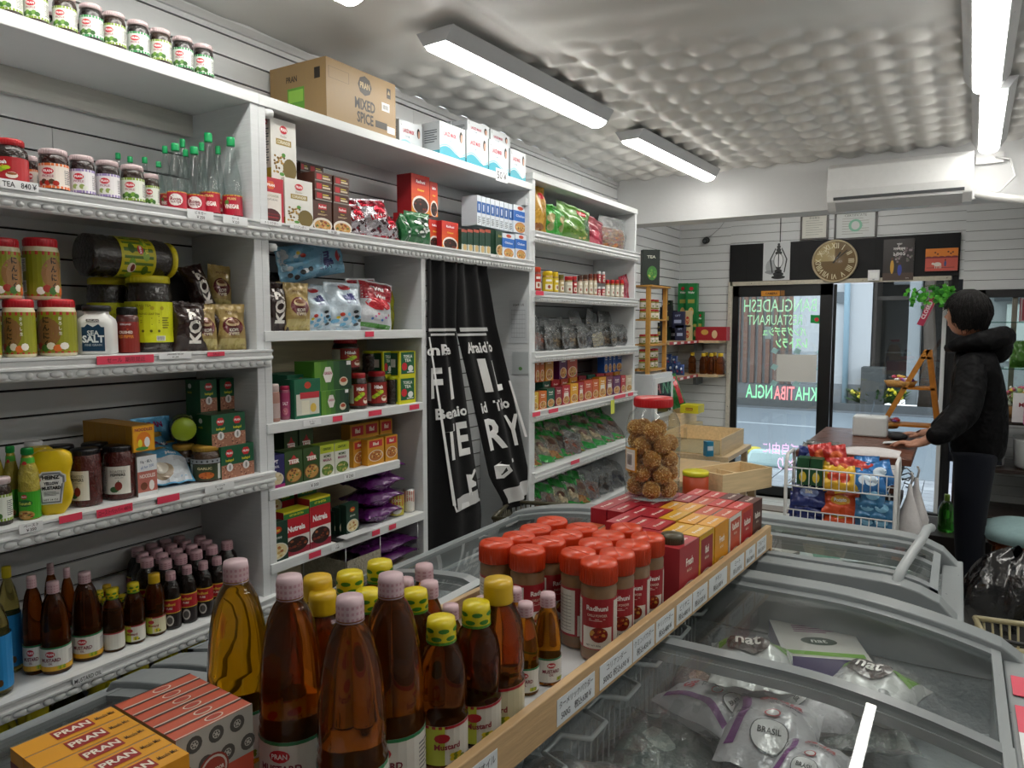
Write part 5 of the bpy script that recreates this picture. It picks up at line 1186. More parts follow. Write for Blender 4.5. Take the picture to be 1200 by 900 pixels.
G = 'face mask boxes on top of the middle shelf unit'
for i,(a,b) in enumerate([(516,545),(546.5,572),(573.5,596),(598,616)]): put(mask,a,b,[147,157,167,177][i],T2,'white and teal face mask box, %s from the left in the lower row' % ORD[i],.012,group=G)
for i,(a,b) in enumerate([(548,573),(574.5,597)]): put(mask,a,b,None,T2+.128,'face mask box on top of the lower row, %s' % ['left','right'][i],.06,group=G)
put(mask,528,549,None,T2+.128,'face mask box farthest back in the upper row',.15,group=G); put(mask,468,495,144,T2,'face mask box lying apart beside the brown carton',.1,group=G)
put(mask,548,573,150,T2,'face mask box in the hidden back row, left',.125,group=G); put(mask,576,598,160,T2,'face mask box in the hidden back row, right',.125,group=G)
# second shelf of the middle unit
def d_coria(m,S,w_,h_):
    pran(m,S,0,h_*.84,w_*.15); m.rect(S,-w_*.3,h_*.58,w_*.3,h_*.68,'#9c8648',.0006); m.text(S,'CORIANDER',0,h_*.63,h_*.06,'#ece6cf',.001,.02,w_*.52); m.text(S,'Powder',0,h_*.73,h_*.04,'#8a8070',.0008,0)
    R = random.Random(3)
    for i in range(26): m.ell(S,w_*R.uniform(-.42,.02),h_*R.uniform(.12,.4),w_*.045,h_*.022,R.choice(['#8a6a2c','#b08a44','#6b5222']),.0006+i*.00001,6,1)
    m.ell(S,w_*.22,h_*.2,w_*.27,h_*.18,'#6b5a24',.001,16); m.ell(S,-w_*.02,h_*.42,w_*.08,h_*.035,'#4f8a34',.0012,8); m.ell(S,-w_*.1,h_*.1,w_*.1,h_*.03,'#4f8a34',.0012,8)
coria = carton('coriander_box','box',.15,.06,.2,'#dcdbd6',d_coria,lambda m,S,w_,h_: (m.rect(S,-w_/2,0,w_/2,h_*.18,'#9c8c2c',.0004),pran(m,S,0,h_*.93,w_*.3),lines(m,S,0,h_*.55,w_*.7,h_*.6,14)),side_c='#cfc9be',top_c='#c9c5b8')
def d_chili(m,S,w_,h_):
    m.rect(S,-w_*.4,h_*.04,w_*.4,h_*.68,'#ddd6cf',.0006); m.ell(S,0,h_*.83,w_*.17,h_*.1,'#d8632c',.0006,6); m.text(S,'PRAN',0,h_*.83,h_*.06,'#fff',.001,.02); m.text(S,'CHILLI POWDER',0,h_*.6,h_*.05,'#7c7a4c',.001,.0,w_*.6); m.text(S,'مسحوق الفلفل',0,h_*.52,h_*.06,'#333',.001,.01,w_*.5)
    m.ell(S,0,h_*.16,w_*.36,h_*.16,'#4a1016',.0008,16)
    for i in range(10): m.ell(S,w_*(-.25+.055*i),h_*(.13+.07*(i % 2)),w_*.1,h_*.02,['#8a1a22','#6a1018'][i % 2],.001+i*.0001,8,1)
chili = carton('chilli_powder_box','box',.14,.06,.2,'#b31f34',d_chili)
put(chili,303,333,208,Z2,'red chilli powder box with white panel, at the left end under another',.012); put(coria,335,367,211,Z2,'white coriander powder box at the bottom',.012)
h1 = fit(chili,301,333,208,Z2)[1][2]*.2
put(chili,306,322,None,Z2+h1+.001,'red chilli powder box on top, mostly behind the coriander box',.10); put(coria,318,348,None,Z2+h1+.001,'white coriander powder box stacked on top',.03)
def d_brown(m,S,w_,h_):
    m.rect(S,-w_*.22,h_*.72,w_*.22,h_*.9,'#b5222c',.0006); m.text(S,'Radhuni',0,h_*.81,h_*.08,'#fff',.001,.02,w_*.38); m.text(S,'Biryani',0,h_*.64,h_*.05,'#d8c44a',.001,.01,w_*.5); lines(m,S,0,h_*.55,w_*.5,h_*.06,2,'#c9b08a')
    m.ell(S,0,h_*.2,w_*.52,h_*.24,'#d8d2c8',.0006,18); m.food(S,0,h_*.17,w_*.44,h_*.19,MIXF,.001,18)
brown = carton('brown_masala_box','box',.1,.035,.14,'#4c2c20',d_brown)
def d_end(m,S,w_,h_): m.rect(S,-w_*.4,h_*.2,-w_*.1,h_*.8,'#b5222c',.0005); m.rect(S,-w_*.05,h_*.3,w_*.4,h_*.5,'#cfc0a8',.0005); m.rect(S,-w_*.05,h_*.6,w_*.3,h_*.7,'#d8c44a',.0005); m.rect(S,-w_/2,0,w_/2,h_*.14,'#8e8880',.0007)
flat = carton('brown_masala_box','box',.1,.14,.032,'#4a2a20',d_end)
G = 'brown masala boxes'
put(brown,367.5,389,236,Z2,'brown masala box standing, left one of two, rice bowl on its front',.012,group=G); put(brown,391,412,240,Z2,'brown masala box standing, right one of two, rice bowl on its front',.012,group=G)
hb = fit(brown,367,389,236,Z2)[1][2]*.14
for j in range(3):
    put(flat,369,389,None,Z2+hb+.001+.033*j,'brown masala box lying flat over the left standing one, %s layer' % ORD[j],.012,group=G); put(flat,391,409,None,Z2+hb+.001+.033*j,'brown masala box lying flat over the right standing one, %s layer' % ORD[j],.012,group=G)
for j in range(6):
    for q in range(2): put(flat,349+13*q+(0 if q else 3),362+17*q,None,Z2+.07+.033*j,'brown masala box lying flat in the back stack, %s layer, %s column' % (ORD[j],['left','right'][q]),.165,group=G)
put(flat,352,380,None,Z2,'brown masala box lying flat at the foot of the back stack',.165,group=G).scale.z = 2.1
def d_silver(m,S,w_,h_):
    m.rect(S,-w_*.44,h_*.8,w_*.44,h_*.96,'#a31c30',.001,10,4); m.rect(S,-w_*.44,h_*.03,w_*.44,h_*.1,'#a31c30',.001,10,3); m.ell(S,w_*.1,h_*.72,w_*.2,h_*.1,'#c02a3c',.0018,12,3); m.text(S,'LEXUS',-w_*.02,h_*.55,h_*.12,'#a31c30',.002,.04,w_*.7,rot=.2)
    R = random.Random(2)
    for i in range(14): m.ell(S,w_*R.uniform(-.35,.35),h_*R.uniform(.15,.5),w_*.06,h_*.04,R.choice(['#5a2a34','#c9c4c8','#3a2a2c','#8d2a3c']),.0018,6,2)
silver = pouch('silver_snack_bag','snack bag',.15,.2,.06,'#a9a4aa',d_silver,'silver',4)
G = 'silver and red snack bags'
put(silver,412,438,238,Z2,'silver snack bag with red ends, leaning, left one of three',.03,rot=(.15,-.15,-.1),group=G); put(silver,434,464,232,Z2,'silver snack bag with red top, middle and tallest of three',.02,rot=(.1,-.12,-.1),group=G); put(silver,458,476,252,Z2,'silver snack bag lying low, rightmost of three',.02,rot=(.35,-.2,-.1),group=G)
put(silver,420,447,232,Z2,'silver snack bag with dark red top standing behind',.12,rot=(.1,-.1,0),group=G)
def d_redor(m,S,w_,h_):
    m.grid(lambda a,b: S(-w_/2+w_*a,h_*b,.0004),1,8,lambda a,b: ['#d98a2c','#d8742a','#d46428','#cf5526','#cc4a26','#c84026','#c63a28','#c23428'][int(b*8)]); m.rect(S,-w_*.3,h_*.74,w_*.3,h_*.9,'#b5202c',.0008); m.text(S,'Radhuni',0,h_*.82,h_*.08,'#fff',.0012,.02,w_*.5); m.text(S,'Chotpoti',0,h_*.6,h_*.07,'#e8d34a',.0012,.02,w_*.6)
    m.ell(S,0,h_*.22,w_*.46,h_*.24,'#e2dcd6',.0008,18); m.food(S,0,h_*.2,w_*.4,h_*.2,DARKF,.0012,16)
redor = carton('red_orange_mix_box','box',.11,.08,.15,'#b8242a',d_redor,side_c='#a81f28')
G = 'red and orange mix boxes'
put(redor,465,474,257,Z2,'red orange mix box half hidden by the green packets, left',.10,group=G); put(redor,503,516.5,258,Z2,'red orange mix box right of the green packets',.06,group=G); put(redor,518,537,260,Z2,'red orange mix box, lower right, bowl of dark pulses on front',.03,group=G)
put(redor,478,500,None,Z2,'red orange mix box hidden behind the green packets',.10,group=G)
put(redor,484,502,None,Z2+.15,'red orange mix box stacked on top, left and large',.09,group=G).scale = (1,1.15,1.1); put(redor,504,513,None,Z2+.15,'red orange mix box stacked on top, right',.09,group=G)
def d_green(m,S,w_,h_):
    R = random.Random(2)
    for i in range(26): m.ell(S,w_*R.uniform(-.22,.3),h_*R.uniform(.15,.85),w_*.08,h_*.05,R.choice(['#b9c2bd','#8f9c94','#1c3a28','#d5dbd8']),.002+.0001*i,6,2)
greenp = pouch('green_packet','packet',.14,.16,.05,'#0e5a2a',d_green,'foil',5)
put(greenp,473,486,250,Z2,'dark green packet, edge on, left one of two',.02,rot=(0,-.1,.3)); put(greenp,482,508,248,Z2,'dark green shiny packet with silver print, right one of two',.01,rot=(0,-.08,-.15))
tj = jar('spice_jar','jar',.016,.075,'#8a8478','#3a2c20',(.1,.7),'#d4d2cc',None,.2,.1,.8); put(tj,534,541,268,Z2,'tiny pale spice jar beside the red orange mix boxes',.05)
def d_gthin(m,S,w_,h_): m.rect(S,-w_/2,0,w_/2,h_*.33,'#aeb3ac',.0005); m.rect(S,-w_*.5,h_*.88,w_*.5,h_,'#a04a3a',.0005); m.ell(S,w_*.1,h_*.2,w_*.3,h_*.15,'#b89c64',.0008,10)
gthin = carton('dark_green_masala_box','box',.035,.09,.13,'#14382a',d_gthin)
for i in range(5): put(gthin,541+6.9*i,547.3+6.9*i,269,Z2,'narrow dark green masala box, %s from the left in its row' % ORD[i],.012,group='narrow dark green masala boxes')
def d_gfan(m,S,w_,h_): m.food(S,0,h_*.25,w_*.42,h_*.2,MIXF,.0008,10,plate='#d0d0c8'); m.text(S,'SHAN',0,h_*.8,h_*.1,'#c9b04a',.0008,.02,w_*.6)
gfan = carton('dark_green_masala_box','box',.09,.03,.13,'#1c3f2c',d_gfan)
for i,(a,b,rz) in enumerate([(576,584,.5),(580,592,.1)]): put(gfan,a,b,270+i,Z2,'dark green masala box turned in the fan, %s' % ['left','right'][i],.03- .015*i,rz=rz,group='fanned green masala boxes')
def d_blue(m,S,w_,h_): m.rect(S,-w_/2,h_*.42,w_/2,h_*.8,'#2a66b8',.0005); m.ell(S,0,h_*.9,w_*.22,h_*.07,'#b8442c',.0008,10); m.text(S,'Chicken',0,h_*.62,h_*.09,'#e8ecf2',.0009,.02,w_*.7); m.food(S,0,h_*.2,w_*.36,h_*.17,MIXF,.0009,12,plate='#b0582c')
blue = carton('blue_white_masala_box','box',.085,.05,.14,'#cfd6de',d_blue,lambda m,S,w_,h_: (m.rect(S,-w_/2,h_*.42,w_/2,h_*.8,'#2a5a9c',.0005),lines(m,S,0,h_*.2,w_*.6,h_*.25,5)),side_c='#c2c9d2')
bthin = carton('blue_white_masala_box','box',.03,.09,.14,'#cfd6de',lambda m,S,w_,h_: (m.rect(S,-w_/2,h_*.42,w_/2,h_*.8,'#2a5a9c',.0005),m.rect(S,-w_*.15,h_*.5,w_*.1,h_*.72,'#c9d4e2',.0008),lines(m,S,0,h_*.2,w_*.7,h_*.25,5)))
G = 'blue and white masala boxes'
put(blue,589,603,274,Z2,'blue and white masala box in the bottom row, left',.012,group=G); put(blue,604,617,275,Z2,'blue and white masala box in the bottom row, right',.012,group=G)
for i in range(8): put(bthin,559+5.3*i,563.8+5.3*i,None,Z2+.14,'narrow blue and white masala box in the upper row, %s from the left' % ORD[i],.04,group=G)
put(blue,602,617,None,Z2+.14,'blue and white masala box ending the upper row, bowl picture on front',.03,group=G)
for i in range(4): put(bthin,560+10.6*i,569+10.6*i,None,Z2,'blue and white masala box underneath, behind the green boxes, %s' % ORD[i],.1,group=G).scale.y = 1.6
# third shelf: coffee and milk bags
Z = ZM[0]; G = 'bags on the coffee and milk shelf'
put(kopi_black,310,338,318,Z,'black bag standing at the back left of the milk bags',.16,group=G); put(kopi_dark,309,329,330,Z,'dark coffee bag behind the lettered one in the middle unit',.1,rot=(0,-.1,0),group=G)
put(kopi_dark,313,343,330,Z,'dark coffee bag with white lettering in the middle unit',.03,rot=(0,-.08,-.15),group=G); put(kopi_gold,334,348,330,Z,'gold coffee bag half hidden, middle unit',.05,rot=(0,-.1,-.1),group=G); put(kopi_gold,342,369,331,Z,'gold coffee bag standing free in the middle unit',.015,rot=(0,-.08,-.15),group=G)
def d_milk(m,S,w_,h_):
    m.ell(S,0,h_*.9,w_*.16,h_*.06,'#b5262c',.001,14,3); m.text(S,'milk',w_*.06,h_*.7,h_*.15,'#2a2c6a',.0015,.06,w_*.6); m.text(S,'PARTY 30',w_*.08,h_*.57,h_*.05,'#6a6c9a',.0015,.0,w_*.5)
    R = random.Random(6)
    for i in range(20): m.ell(S,w_*R.uniform(-.38,.38),h_*R.uniform(.04,.38),w_*R.uniform(.05,.1),h_*.04,R.choice(['#6fb4d8','#b9d8e8','#dfe8ee','#5a9cc4']),.0012+i*.0001,8,2)
    for u,v in ((.25,.28),(.28,.12),(.36,.2),(.2,.38)): m.ell(S,w_*u,h_*v,w_*.07,h_*.035,'#22262c',.0035,8,2)
    m.ell(S,-w_*.2,h_*.32,w_*.06,h_*.04,'#c03a2c',.0036,8,2); m.ell(S,-w_*.28,h_*.26,w_*.05,h_*.03,'#e0c43a',.0036,8,2)
milk = pouch('milk_powder_bag','milk powder',.2,.22,.08,'#c6d6e2',d_milk,seed=14)
milkside = pouch('milk_powder_bag','milk powder',.2,.3,.08,'#7db2cf',d_milk,seed=15)
put(milk,365,397,335,Z,'pale blue milk powder bag leaning, left one of two',.03,rot=(.1,-.12,-.1)); put(milk,392,431,331,Z,'pale blue milk powder bag facing forward, right one of two',.02,rot=(0,-.06,-.1)); put(milk,372,410,334,Z,'pale blue milk powder bag standing hidden behind the front two',.14)
milkside((SX- .17,Yat(330,SX- .15,1.78),Z+.23),'sky blue bag lying on its side over the coffee bags',rot=(-1.35,0,-.1),scale=(.9,.7,1))
def d_redw(m,S,w_,h_):
    m.rect(S,-w_*.46,h_*.6,w_*.46,h_*.97,'#9c1c2c',.0008,12,6); m.ell(S,0,h_*.52,w_*.38,h_*.12,'#c0222f',.0016,14,3); m.text(S,'Vrus',0,h_*.83,h_*.09,'#efe6e6',.0024,.04); m.text(S,'Wuss',w_*.05,h_*.68,h_*.08,'#efe6e6',.0024,.03)
    for i in range(6): m.ell(S,w_*(-.2+.1*i),h_*(.2+.06*(i % 3)),w_*.035,h_*.025,['#4a7ac0','#b04a9c','#c03a4c'][i % 3],.002,8,2)
    m.rect(S,-w_*.44,h_*.04,w_*.44,h_*.12,'#4f8a3c',.0016,10,3)
redw = pouch('red_white_bag','bag',.18,.24,.07,'#bfc1c6',d_redw,seed=17)
put(redw,427,464,329,Z,'red and white snack bag with green foot, rightmost on the milk shelf',.02,rot=(-.12,-.1,-.1)); put(redw,418,452,326,Z,'red and white snack bag behind the rightmost one',.12,rot=(.05,-.08,0))
put(pouch('yellow_green_bag','bag',.1,.2,.05,'#a8ac2c',None,seed=2),452,466,340,Z,'yellow green bag peeping out at the right of the milk shelf',.13)
# fourth shelf
Z = ZM[1]
def d_pink(m,S,r,h): m.rect(S,-PI*r,h*.75,PI*r,h,'#9c2a5a',.0004,16); m.text(S,'SALT',0,h*.55,h*.14,'#efe0e6',.001,.03,r); m.food(S,0,h*.22,r*.5,h*.16,['#c97a8a','#e0b0b8','#7a2a44'],.001,8)
pj = jar('pink_salt_jar','jar',.034,.15,'#a35a70','#a5264e',(.1,.8),'#a5446e',d_pink,.12,.06,.9,bm='powder'); wj = jar('pink_grain_jar','jar',.034,.15,'#a5786a','#c9b8b4',(.1,.5),'#b5a09c',None,.2,.1,.9,bm='powder')
put(pj,305,315,452,Z,'pink labelled jar at the left end of the fourth shelf',.03); put(wj,312,329,450,Z,'pale lidded jar of pink grains',.015); put(pj,328,341,452,Z,'pink labelled jar right of the pale lidded one',.03)
def d_gtea(m,S,w_,h_): m.rect(S,-w_*.44,h_*.04,w_*.44,h_*.62,'#c9c8bc',.0005); m.ell(S,0,h_*.84,w_*.13,h_*.09,'#b8402c',.0007,10); m.rect(S,-w_*.3,h_*.5,w_*.44,h_*.66,'#b8303a',.0008); m.rect(S,-w_*.25,h_*.1,w_*.05,h_*.45,'#dcd8c4',.001); m.ell(S,w_*.2,h_*.25,w_*.12,h_*.12,'#d0b04a',.0011,10); m.rect(S,-w_*.44,0,w_*.44,h_*.08,'#1a6a4a',.001)
gtea = carton('green_dessert_box','box',.12,.05,.15,'#176044',d_gtea,top_c='#1d6a4c')
gth = carton('green_dessert_box','box',.035,.05,.15,'#14503a',None); G = 'green dessert mix boxes'
put(gtea,346,376,444,Z,'green and white dessert mix box facing forward',.015,group=G)
for i in range(3): put(gtea,322+8*i,352+8*i,None,Z,'green dessert mix box behind the front one, %s' % ORD[i],.19- .058*i,group=G)
def d_lime(m,S,w_,h_): m.grid(lambda a,b: S(-w_/2+w_*a,h_*b,.0004),6,1,lambda a,b: ['#5a8a2a','#4c7c28','#3a6a28','#27502a','#1a3c26','#183424'][int(a*6)]); m.ell(S,-w_*.15,h_*.55,w_*.13,h_*.3,'#d8d4ce',.0008,6); m.text(S,'GREEN',-w_*.15,h_*.6,h_*.1,'#a03a5a',.0012,.02,w_*.2); m.ell(S,w_*.27,h_*.28,w_*.12,h_*.16,'#cfc6b0',.0009,12); m.ell(S,w_*.27,h_*.32,w_*.09,h_*.08,'#a8482c',.0012,10); m.rect(S,w_*.36,h_*.84,w_*.48,h_*.98,'#dfe0e0',.001)
lime = carton('green_tea_carton','carton',.16,.1,.1,'#4f8a2c',d_lime,top_c='#5c9432')
put(lime,377,409,457,Z,'green tea carton at the bottom, right',.015); hh = fit(lime,377,409,457,Z)[1][2]*.1
put(lime,372,409,431,Z+hh,'green tea carton stacked on top',.02).scale = (1,.19/.16,1.08); put(lime,356,380,None,Z,'green tea carton hidden behind, left',.12)
def d_rl(m,S,r,h): m.rect(S,-r*2.2,h*.1,-r*.9,h*.95,'#cfc9bd',.0006,6); lines(m,S,-r*1.55,h*.6,r*.9,h*.5,6); d_hiba(m,S,r,h)
rl = jar('tea_jar','jar',.045,.125,'#2c1814','#b3242c',(.1,.7),'#8c2622',d_rl,.13,.16,.82,lidr=.84); G = 'red lidded tea jars in the middle unit'
put(rl,409,431,437,Z,'red lidded tea jar in the lower row, left',.03,group=G); put(rl,430,454,435,Z,'red lidded tea jar in the lower row, right',.03,group=G); put(rl,404,424,None,Z,'red lidded tea jar hidden in the back row',.15,group=G)
put(rl,389,422,397,Z+fit(lime,372,409,431,Z+hh)[1][2]*.1+hh*.75,'big red lidded tea jar standing on top of the others',.09,group=G)
yl = jar('ribbed_jar','jar',.04,.12,'#2d2620','#b5c41e',None,None,None,.1,.12,.84,lidr=.9,ribs=5); yl.dims = (.08,.08,.12)
def ylf(lc): return jar('ribbed_jar','jar',.04,.12,'#2d2620','#b5c41e',(.1,.2),'#2c2822',None,.1,.12,.84,lidr=.9,ribs=5)
yl = ylf(0); put(yl,452,467,441,Z,'ribbed dark jar with yellow green lid, lower',.03); put(yl,424,447,411,Z+.125,'ribbed dark jar with yellow green lid, upper',.1)
put(yl,426,446,None,Z,'ribbed dark jar under the upper one',.1)
def d_tokla(m,S,w_,h_): m.rect(S,-w_*.4,h_*.14,w_*.42,h_*.96,'#155a38',.0005); m.text(S,'TOKLA',w_*.02,h_*.8,h_*.12,'#dfe6da',.001,.03,w_*.55); m.text(S,'TEA',w_*.02,h_*.65,h_*.12,'#dfe6da',.001,.03,w_*.4); m.ell(S,-w_*.2,h_*.42,w_*.17,h_*.15,'#c2242f',.001,14); m.ell(S,w_*.18,h_*.34,w_*.16,h_*.12,'#dadedc',.0012,12); m.rect(S,-w_*.05,h_*.18,w_*.36,h_*.22,'#dadedc',.0014)
tokla = carton('tea_box','tea',.1,.07,.14,'#c9c71e',d_tokla,lambda m,S,w_,h_: (m.rect(S,-w_*.38,h_*.1,w_*.38,h_*.94,'#144a30',.0005),m.rect(S,-w_*.2,h_*.4,w_*.2,h_*.7,'#cfd2cc',.0008)),top_c='#c9c71e'); G = 'yellow and green tea boxes'
put(tokla,468,487,442,Z,'yellow edged green tea box in the bottom row, right',.015,group=G); hh = fit(tokla,468,487,442,Z)[1][2]*.14
put(tokla,468,487,None,Z+hh,'yellow edged green tea box on top, right',.015,group=G).scale.z = hh/.14; o_ = put(tokla,449,460,None,Z+hh,'yellow edged green tea box on top, left',.06,group=G); o_.scale.z = hh/.14; o_ = put(tokla,449,462,None,Z,'yellow edged green tea box underneath, left',.08,group=G); o_.scale.z = hh/.14
# fifth shelf
Z = ZM[2]
def d_bowl(t1,t2,tc,tb,tb_c,plate,cols,y1=.8):
    def f(m,S,w_,h_):
        if tb: m.rect(S,-w_/2,h_*(1- tb),w_/2,h_,tb_c,.0004)
        m.text(S,t1,0,h_*y1,h_*.12,tc,.001,.04,w_*.75); 
        if t2: m.text(S,t2,0,h_*(y1- .15),h_*.07,tc,.001,.02,w_*.7)
        m.food(S,0,h_*.27,w_*.4,h_*.2,cols,.0006,18,plate=plate)
    return f
opt = carton('navy_cereal_box','box',.13,.06,.17,'#26245c',lambda m,S,w_,h_: (d_bowl('OPT','ISABGOL','#e8e6ee',0,0,'#cfc8b8',['#cdbf9a','#b5a67c','#e0d4b4'])(m,S,w_,h_),m.rect(S,-w_/2,0,w_/2,h_*.1,'#9c2468',.0012)))
teer = carton('dark_green_snack_box','box',.1,.06,.17,'#2f4a20',lambda m,S,w_,h_: (m.rect(S,-w_*.25,h_*.6,w_*.25,h_*.76,'#b52a2c',.0005),m.poly(S,[(-w_*.16,h_*.76),(w_*.16,h_*.76),(0,h_*.88)],'#b52a2c',.0005),d_bowl('TEER',None,'#f0e8e0',0,0,'#6b4424',MIXF,.68)(m,S,w_,h_)),top_c='#3c5a28')
masy = carton('yellow_green_masala_box','box',.1,.06,.15,'#cfd0c4',lambda m,S,w_,h_: (m.rect(S,-w_/2,h_*.74,w_/2,h_,'#a8b42c',.0004),m.text(S,'CENTURY',0,h_*.87,h_*.08,'#2a4a1c',.0008,.03,w_*.6),m.text(S,'MOMO',0,h_*.64,h_*.09,'#2a4a1c',.0008,.03,w_*.5),m.text(S,'MASALA',0,h_*.52,h_*.09,'#8a2a5a',.0008,.03,w_*.6),m.food(S,0,h_*.2,w_*.42,h_*.18,GREENF+['#d8cf9a'],.0006,14)),top_c='#8fa02c')
orng = carton('orange_soup_box','box',.1,.05,.15,'#c58a24',lambda m,S,w_,h_: (m.rect(S,-w_*.4,h_*.68,w_*.4,h_*.94,'#b52430',.0004),m.text(S,'Ifad',0,h_*.81,h_*.13,'#e8e0d0',.0008,.04,w_*.5),m.food(S,0,h_*.34,w_*.4,h_*.2,['#a8642c','#d8a85c','#7a3a1c','#e0c890'],.0006,16,plate='#ded8cc')),top_c='#9a7c1e')
put(opt,309,334,534,Z,'navy blue box with cereal bowl at the left end',.01); 
for i,(a,b,t) in enumerate(((334.5,355,528),(356,375,524))): put(teer,a,b,t,Z,'dark green snack box with red logo, %s one' % ['left','right'][i],.01,group='dark green snack boxes')
for i,(a,b,t) in enumerate(((375.5,392,521),(393,409.5,518))): put(masy,a,b,t,Z,'yellow green momo masala box, %s one' % ['left','right'][i],.01,group='momo masala boxes')
for i,(a,b,t,rz) in enumerate(((411,430,516,.22),(431,450,514,0),(452,466,510,0))): put(orng,a,b,t,Z,'orange soup mix box with red label, %s from the left' % ORD[i],.012+(.03 if i== 0 else 0),rz=rz,group='orange soup mix boxes')
for i,(a,b) in enumerate(((411,428),(428,444),(446,460))): put(orng,a,b,None,Z,'orange soup mix box in the back row, %s from the left' % ORD[i],.13,group='orange soup mix boxes')
for i,(a,b) in enumerate(((334,350),(352,368))): put(teer,a,b,None,Z,'dark green snack box in the back row, %s one' % ['left','right'][i],.1,group='dark green snack boxes')
# sixth shelf
Z = ZM[3]
nut = carton('soya_chunk_box','box',.15,.06,.2,'#ddd8d2',lambda m,S,w_,h_: (m.rect(S,-w_/2,h_*.42,w_/2,h_*.84,'#b8202c',.0004),m.rect(S,-w_/2,h_*.84,w_/2,h_*.96,'#2f7a34',.0006),m.rect(S,-w_/2,h_*.96,w_/2,h_,'#d8d02a',.0007),m.text(S,'Nutrela',-w_*.02,h_*.6,h_*.13,'#f4eeee',.001,.04,w_*.85),m.text(S,'GET 20g EXTRA',0,h_*.9,h_*.06,'#e0e03a',.001,.03,w_*.85),m.rect(S,-w_/2,0,w_/2,h_*.14,'#8a1c30',.0006),m.food(S,0,h_*.23,w_*.4,h_*.15,DARKF+['#a35a34','#7a3a24'],.0008,22,plate='#2a1c18')),side_c='#a81f2a',top_c='#c9c428')
put(nut,333.5,363,597,Z,'red and white soya chunk box, left one of two',.012); put(nut,364,388,582,Z,'red and white soya chunk box, right one of two',.012)
put(nut,320,346,None,Z,'red soya chunk box behind, left',.12); put(nut,350,372,None,Z,'red soya chunk box behind, right',.12)
shan = carton('green_rice_masala_box','box',.1,.035,.13,'#17382a',lambda m,S,w_,h_: (m.ell(S,0,h_*.8,w_*.22,h_*.09,'#b03a1c',.0006,12),m.text(S,'Shan',0,h_*.8,h_*.08,'#e8d44a',.001,.03),m.text(S,'BIRYANI',0,h_*.6,h_*.06,'#dfe0da',.001,.01,w_*.7),m.food(S,0,h_*.26,w_*.44,h_*.19,['#d8c89a','#c0a05c','#a86a3c','#e8dcb8'],.0006,20,plate='#d5d4ca')),top_c='#1d4433')
G = 'dark green rice masala boxes'
put(shan,313,338,612,Z,'dark green rice masala box at the left end, nearest the edge',.005,group=G); put(shan,307,318,None,Z,'dark green rice masala box half behind the side panel',.03,group=G)
o_ = put(shan,311,332,None,Z,'dark green rice masala box behind, standing on another',.1,group=G); o_.location.z = Z+.13; put(shan,309,331,None,Z,'dark green rice masala box at the back left corner',.1,group=G)
m = MB('matte'); a,b = Yat(388,SX- .02,Z),Yat(416,SX- .02,Z); m.box(SX- .1,a,0,SX+.01,b,.006,'#17181a'); m.obox((SX- .02,b- .1,.006),(.05,0,0),(0,.16,0),(0,0,.004),'#b9bcbe'); tag(m.build('black_tray',None,.002,(0,0,Z)),'flat black tray on the sixth shelf under the green boxes','tray')
for i,(a,b,t) in enumerate(((391,401,598),(397,408,594),(405,421,590))): put(shan,a,b,t,Z+.0065,'dark green rice masala box on the black tray, %s from the left' % ORD[i],[.06,.04,.015][i],rz=.1,group=G)
def d_purp(m,S,w_,h_):
    R = random.Random(8)
    for i in range(12): m.ell(S,w_*R.uniform(-.35,.35),h_*R.uniform(.15,.85),w_*R.uniform(.05,.12),h_*.05,R.choice(['#cbbfd0','#e0dae2','#3a1040','#9a5aa0']),.0015+i*.0001,8,3)
    m.text(S,'Bhaji',0,h_*.5,w_*.25,'#ece6ee',.003,.04,rot=PI/2)
purp = pouch('purple_flour_bag','bag',.16,.24,.07,'#5c1c66',d_purp,seed=19); wpurp = pouch('white_rice_bag','bag',.16,.22,.07,'#c9c6c4',lambda m,S,w_,h_: m.text(S,'SHIPRA',0,h_*.5,w_*.14,'#333',.003,.04,rot=PI/2),seed=20)
G = 'purple bags lying in a pile'
for i in range(4):
    y0 = Yat(405+1.5*i,SX- .1,Z); o_ = purp((SX- .09- .006*i,y0- .0,Z+.035+.062*i),'purple flour bag lying flat, %s from the bottom' % ORD[i],0,G,None,(1.1,1,.93)); o_.location = (SX- .1,y0+.26,Z+.035+.062*i); o_.rotation_euler = Matrix(((0,1,0),(0,0,-1),(-1,0,0))).to_euler()
wpurp((SX- .12,Yat(396,SX- .1,Z)+.26,Z+.26),'white rice bag lying on the purple pile, black lettering',0,None,Matrix(((0,1,0),(0,0,-1),(-1,0,0))).to_euler())
def d_can(m,S,r,h): m.rect(S,-PI*r,h*.45,PI*r,h,'#b8402c',.0004,16); m.ell(S,0,h*.3,r*.7,h*.24,'#dcdad4',.0008,12,3); m.text(S,'COCO',0,h*.75,h*.14,'#efe9dc',.0008,.03,r*1.2)
can_w = jar('food_can','can',.037,.115,'#b9bcbd','#b9bcbd',(.05,.93),'#d5cfc6',d_can,.02,.01,.97,bm='metal',lidm='metal',lidr=1.0); can_y = jar('food_can','can',.037,.115,'#b9bcbd','#b9bcbd',(.05,.93),'#c9c04a',d_can,.02,.01,.97,bm='metal',lidm='metal',lidr=1.0)
put(can_y,454,474,577,Z,'yellow labelled food can, front left',.03); put(can_w,472,486.5,572,Z,'red and white labelled food can, front right',.03); put(can_w,454,471,572,Z,'food can standing behind the front two',.12)
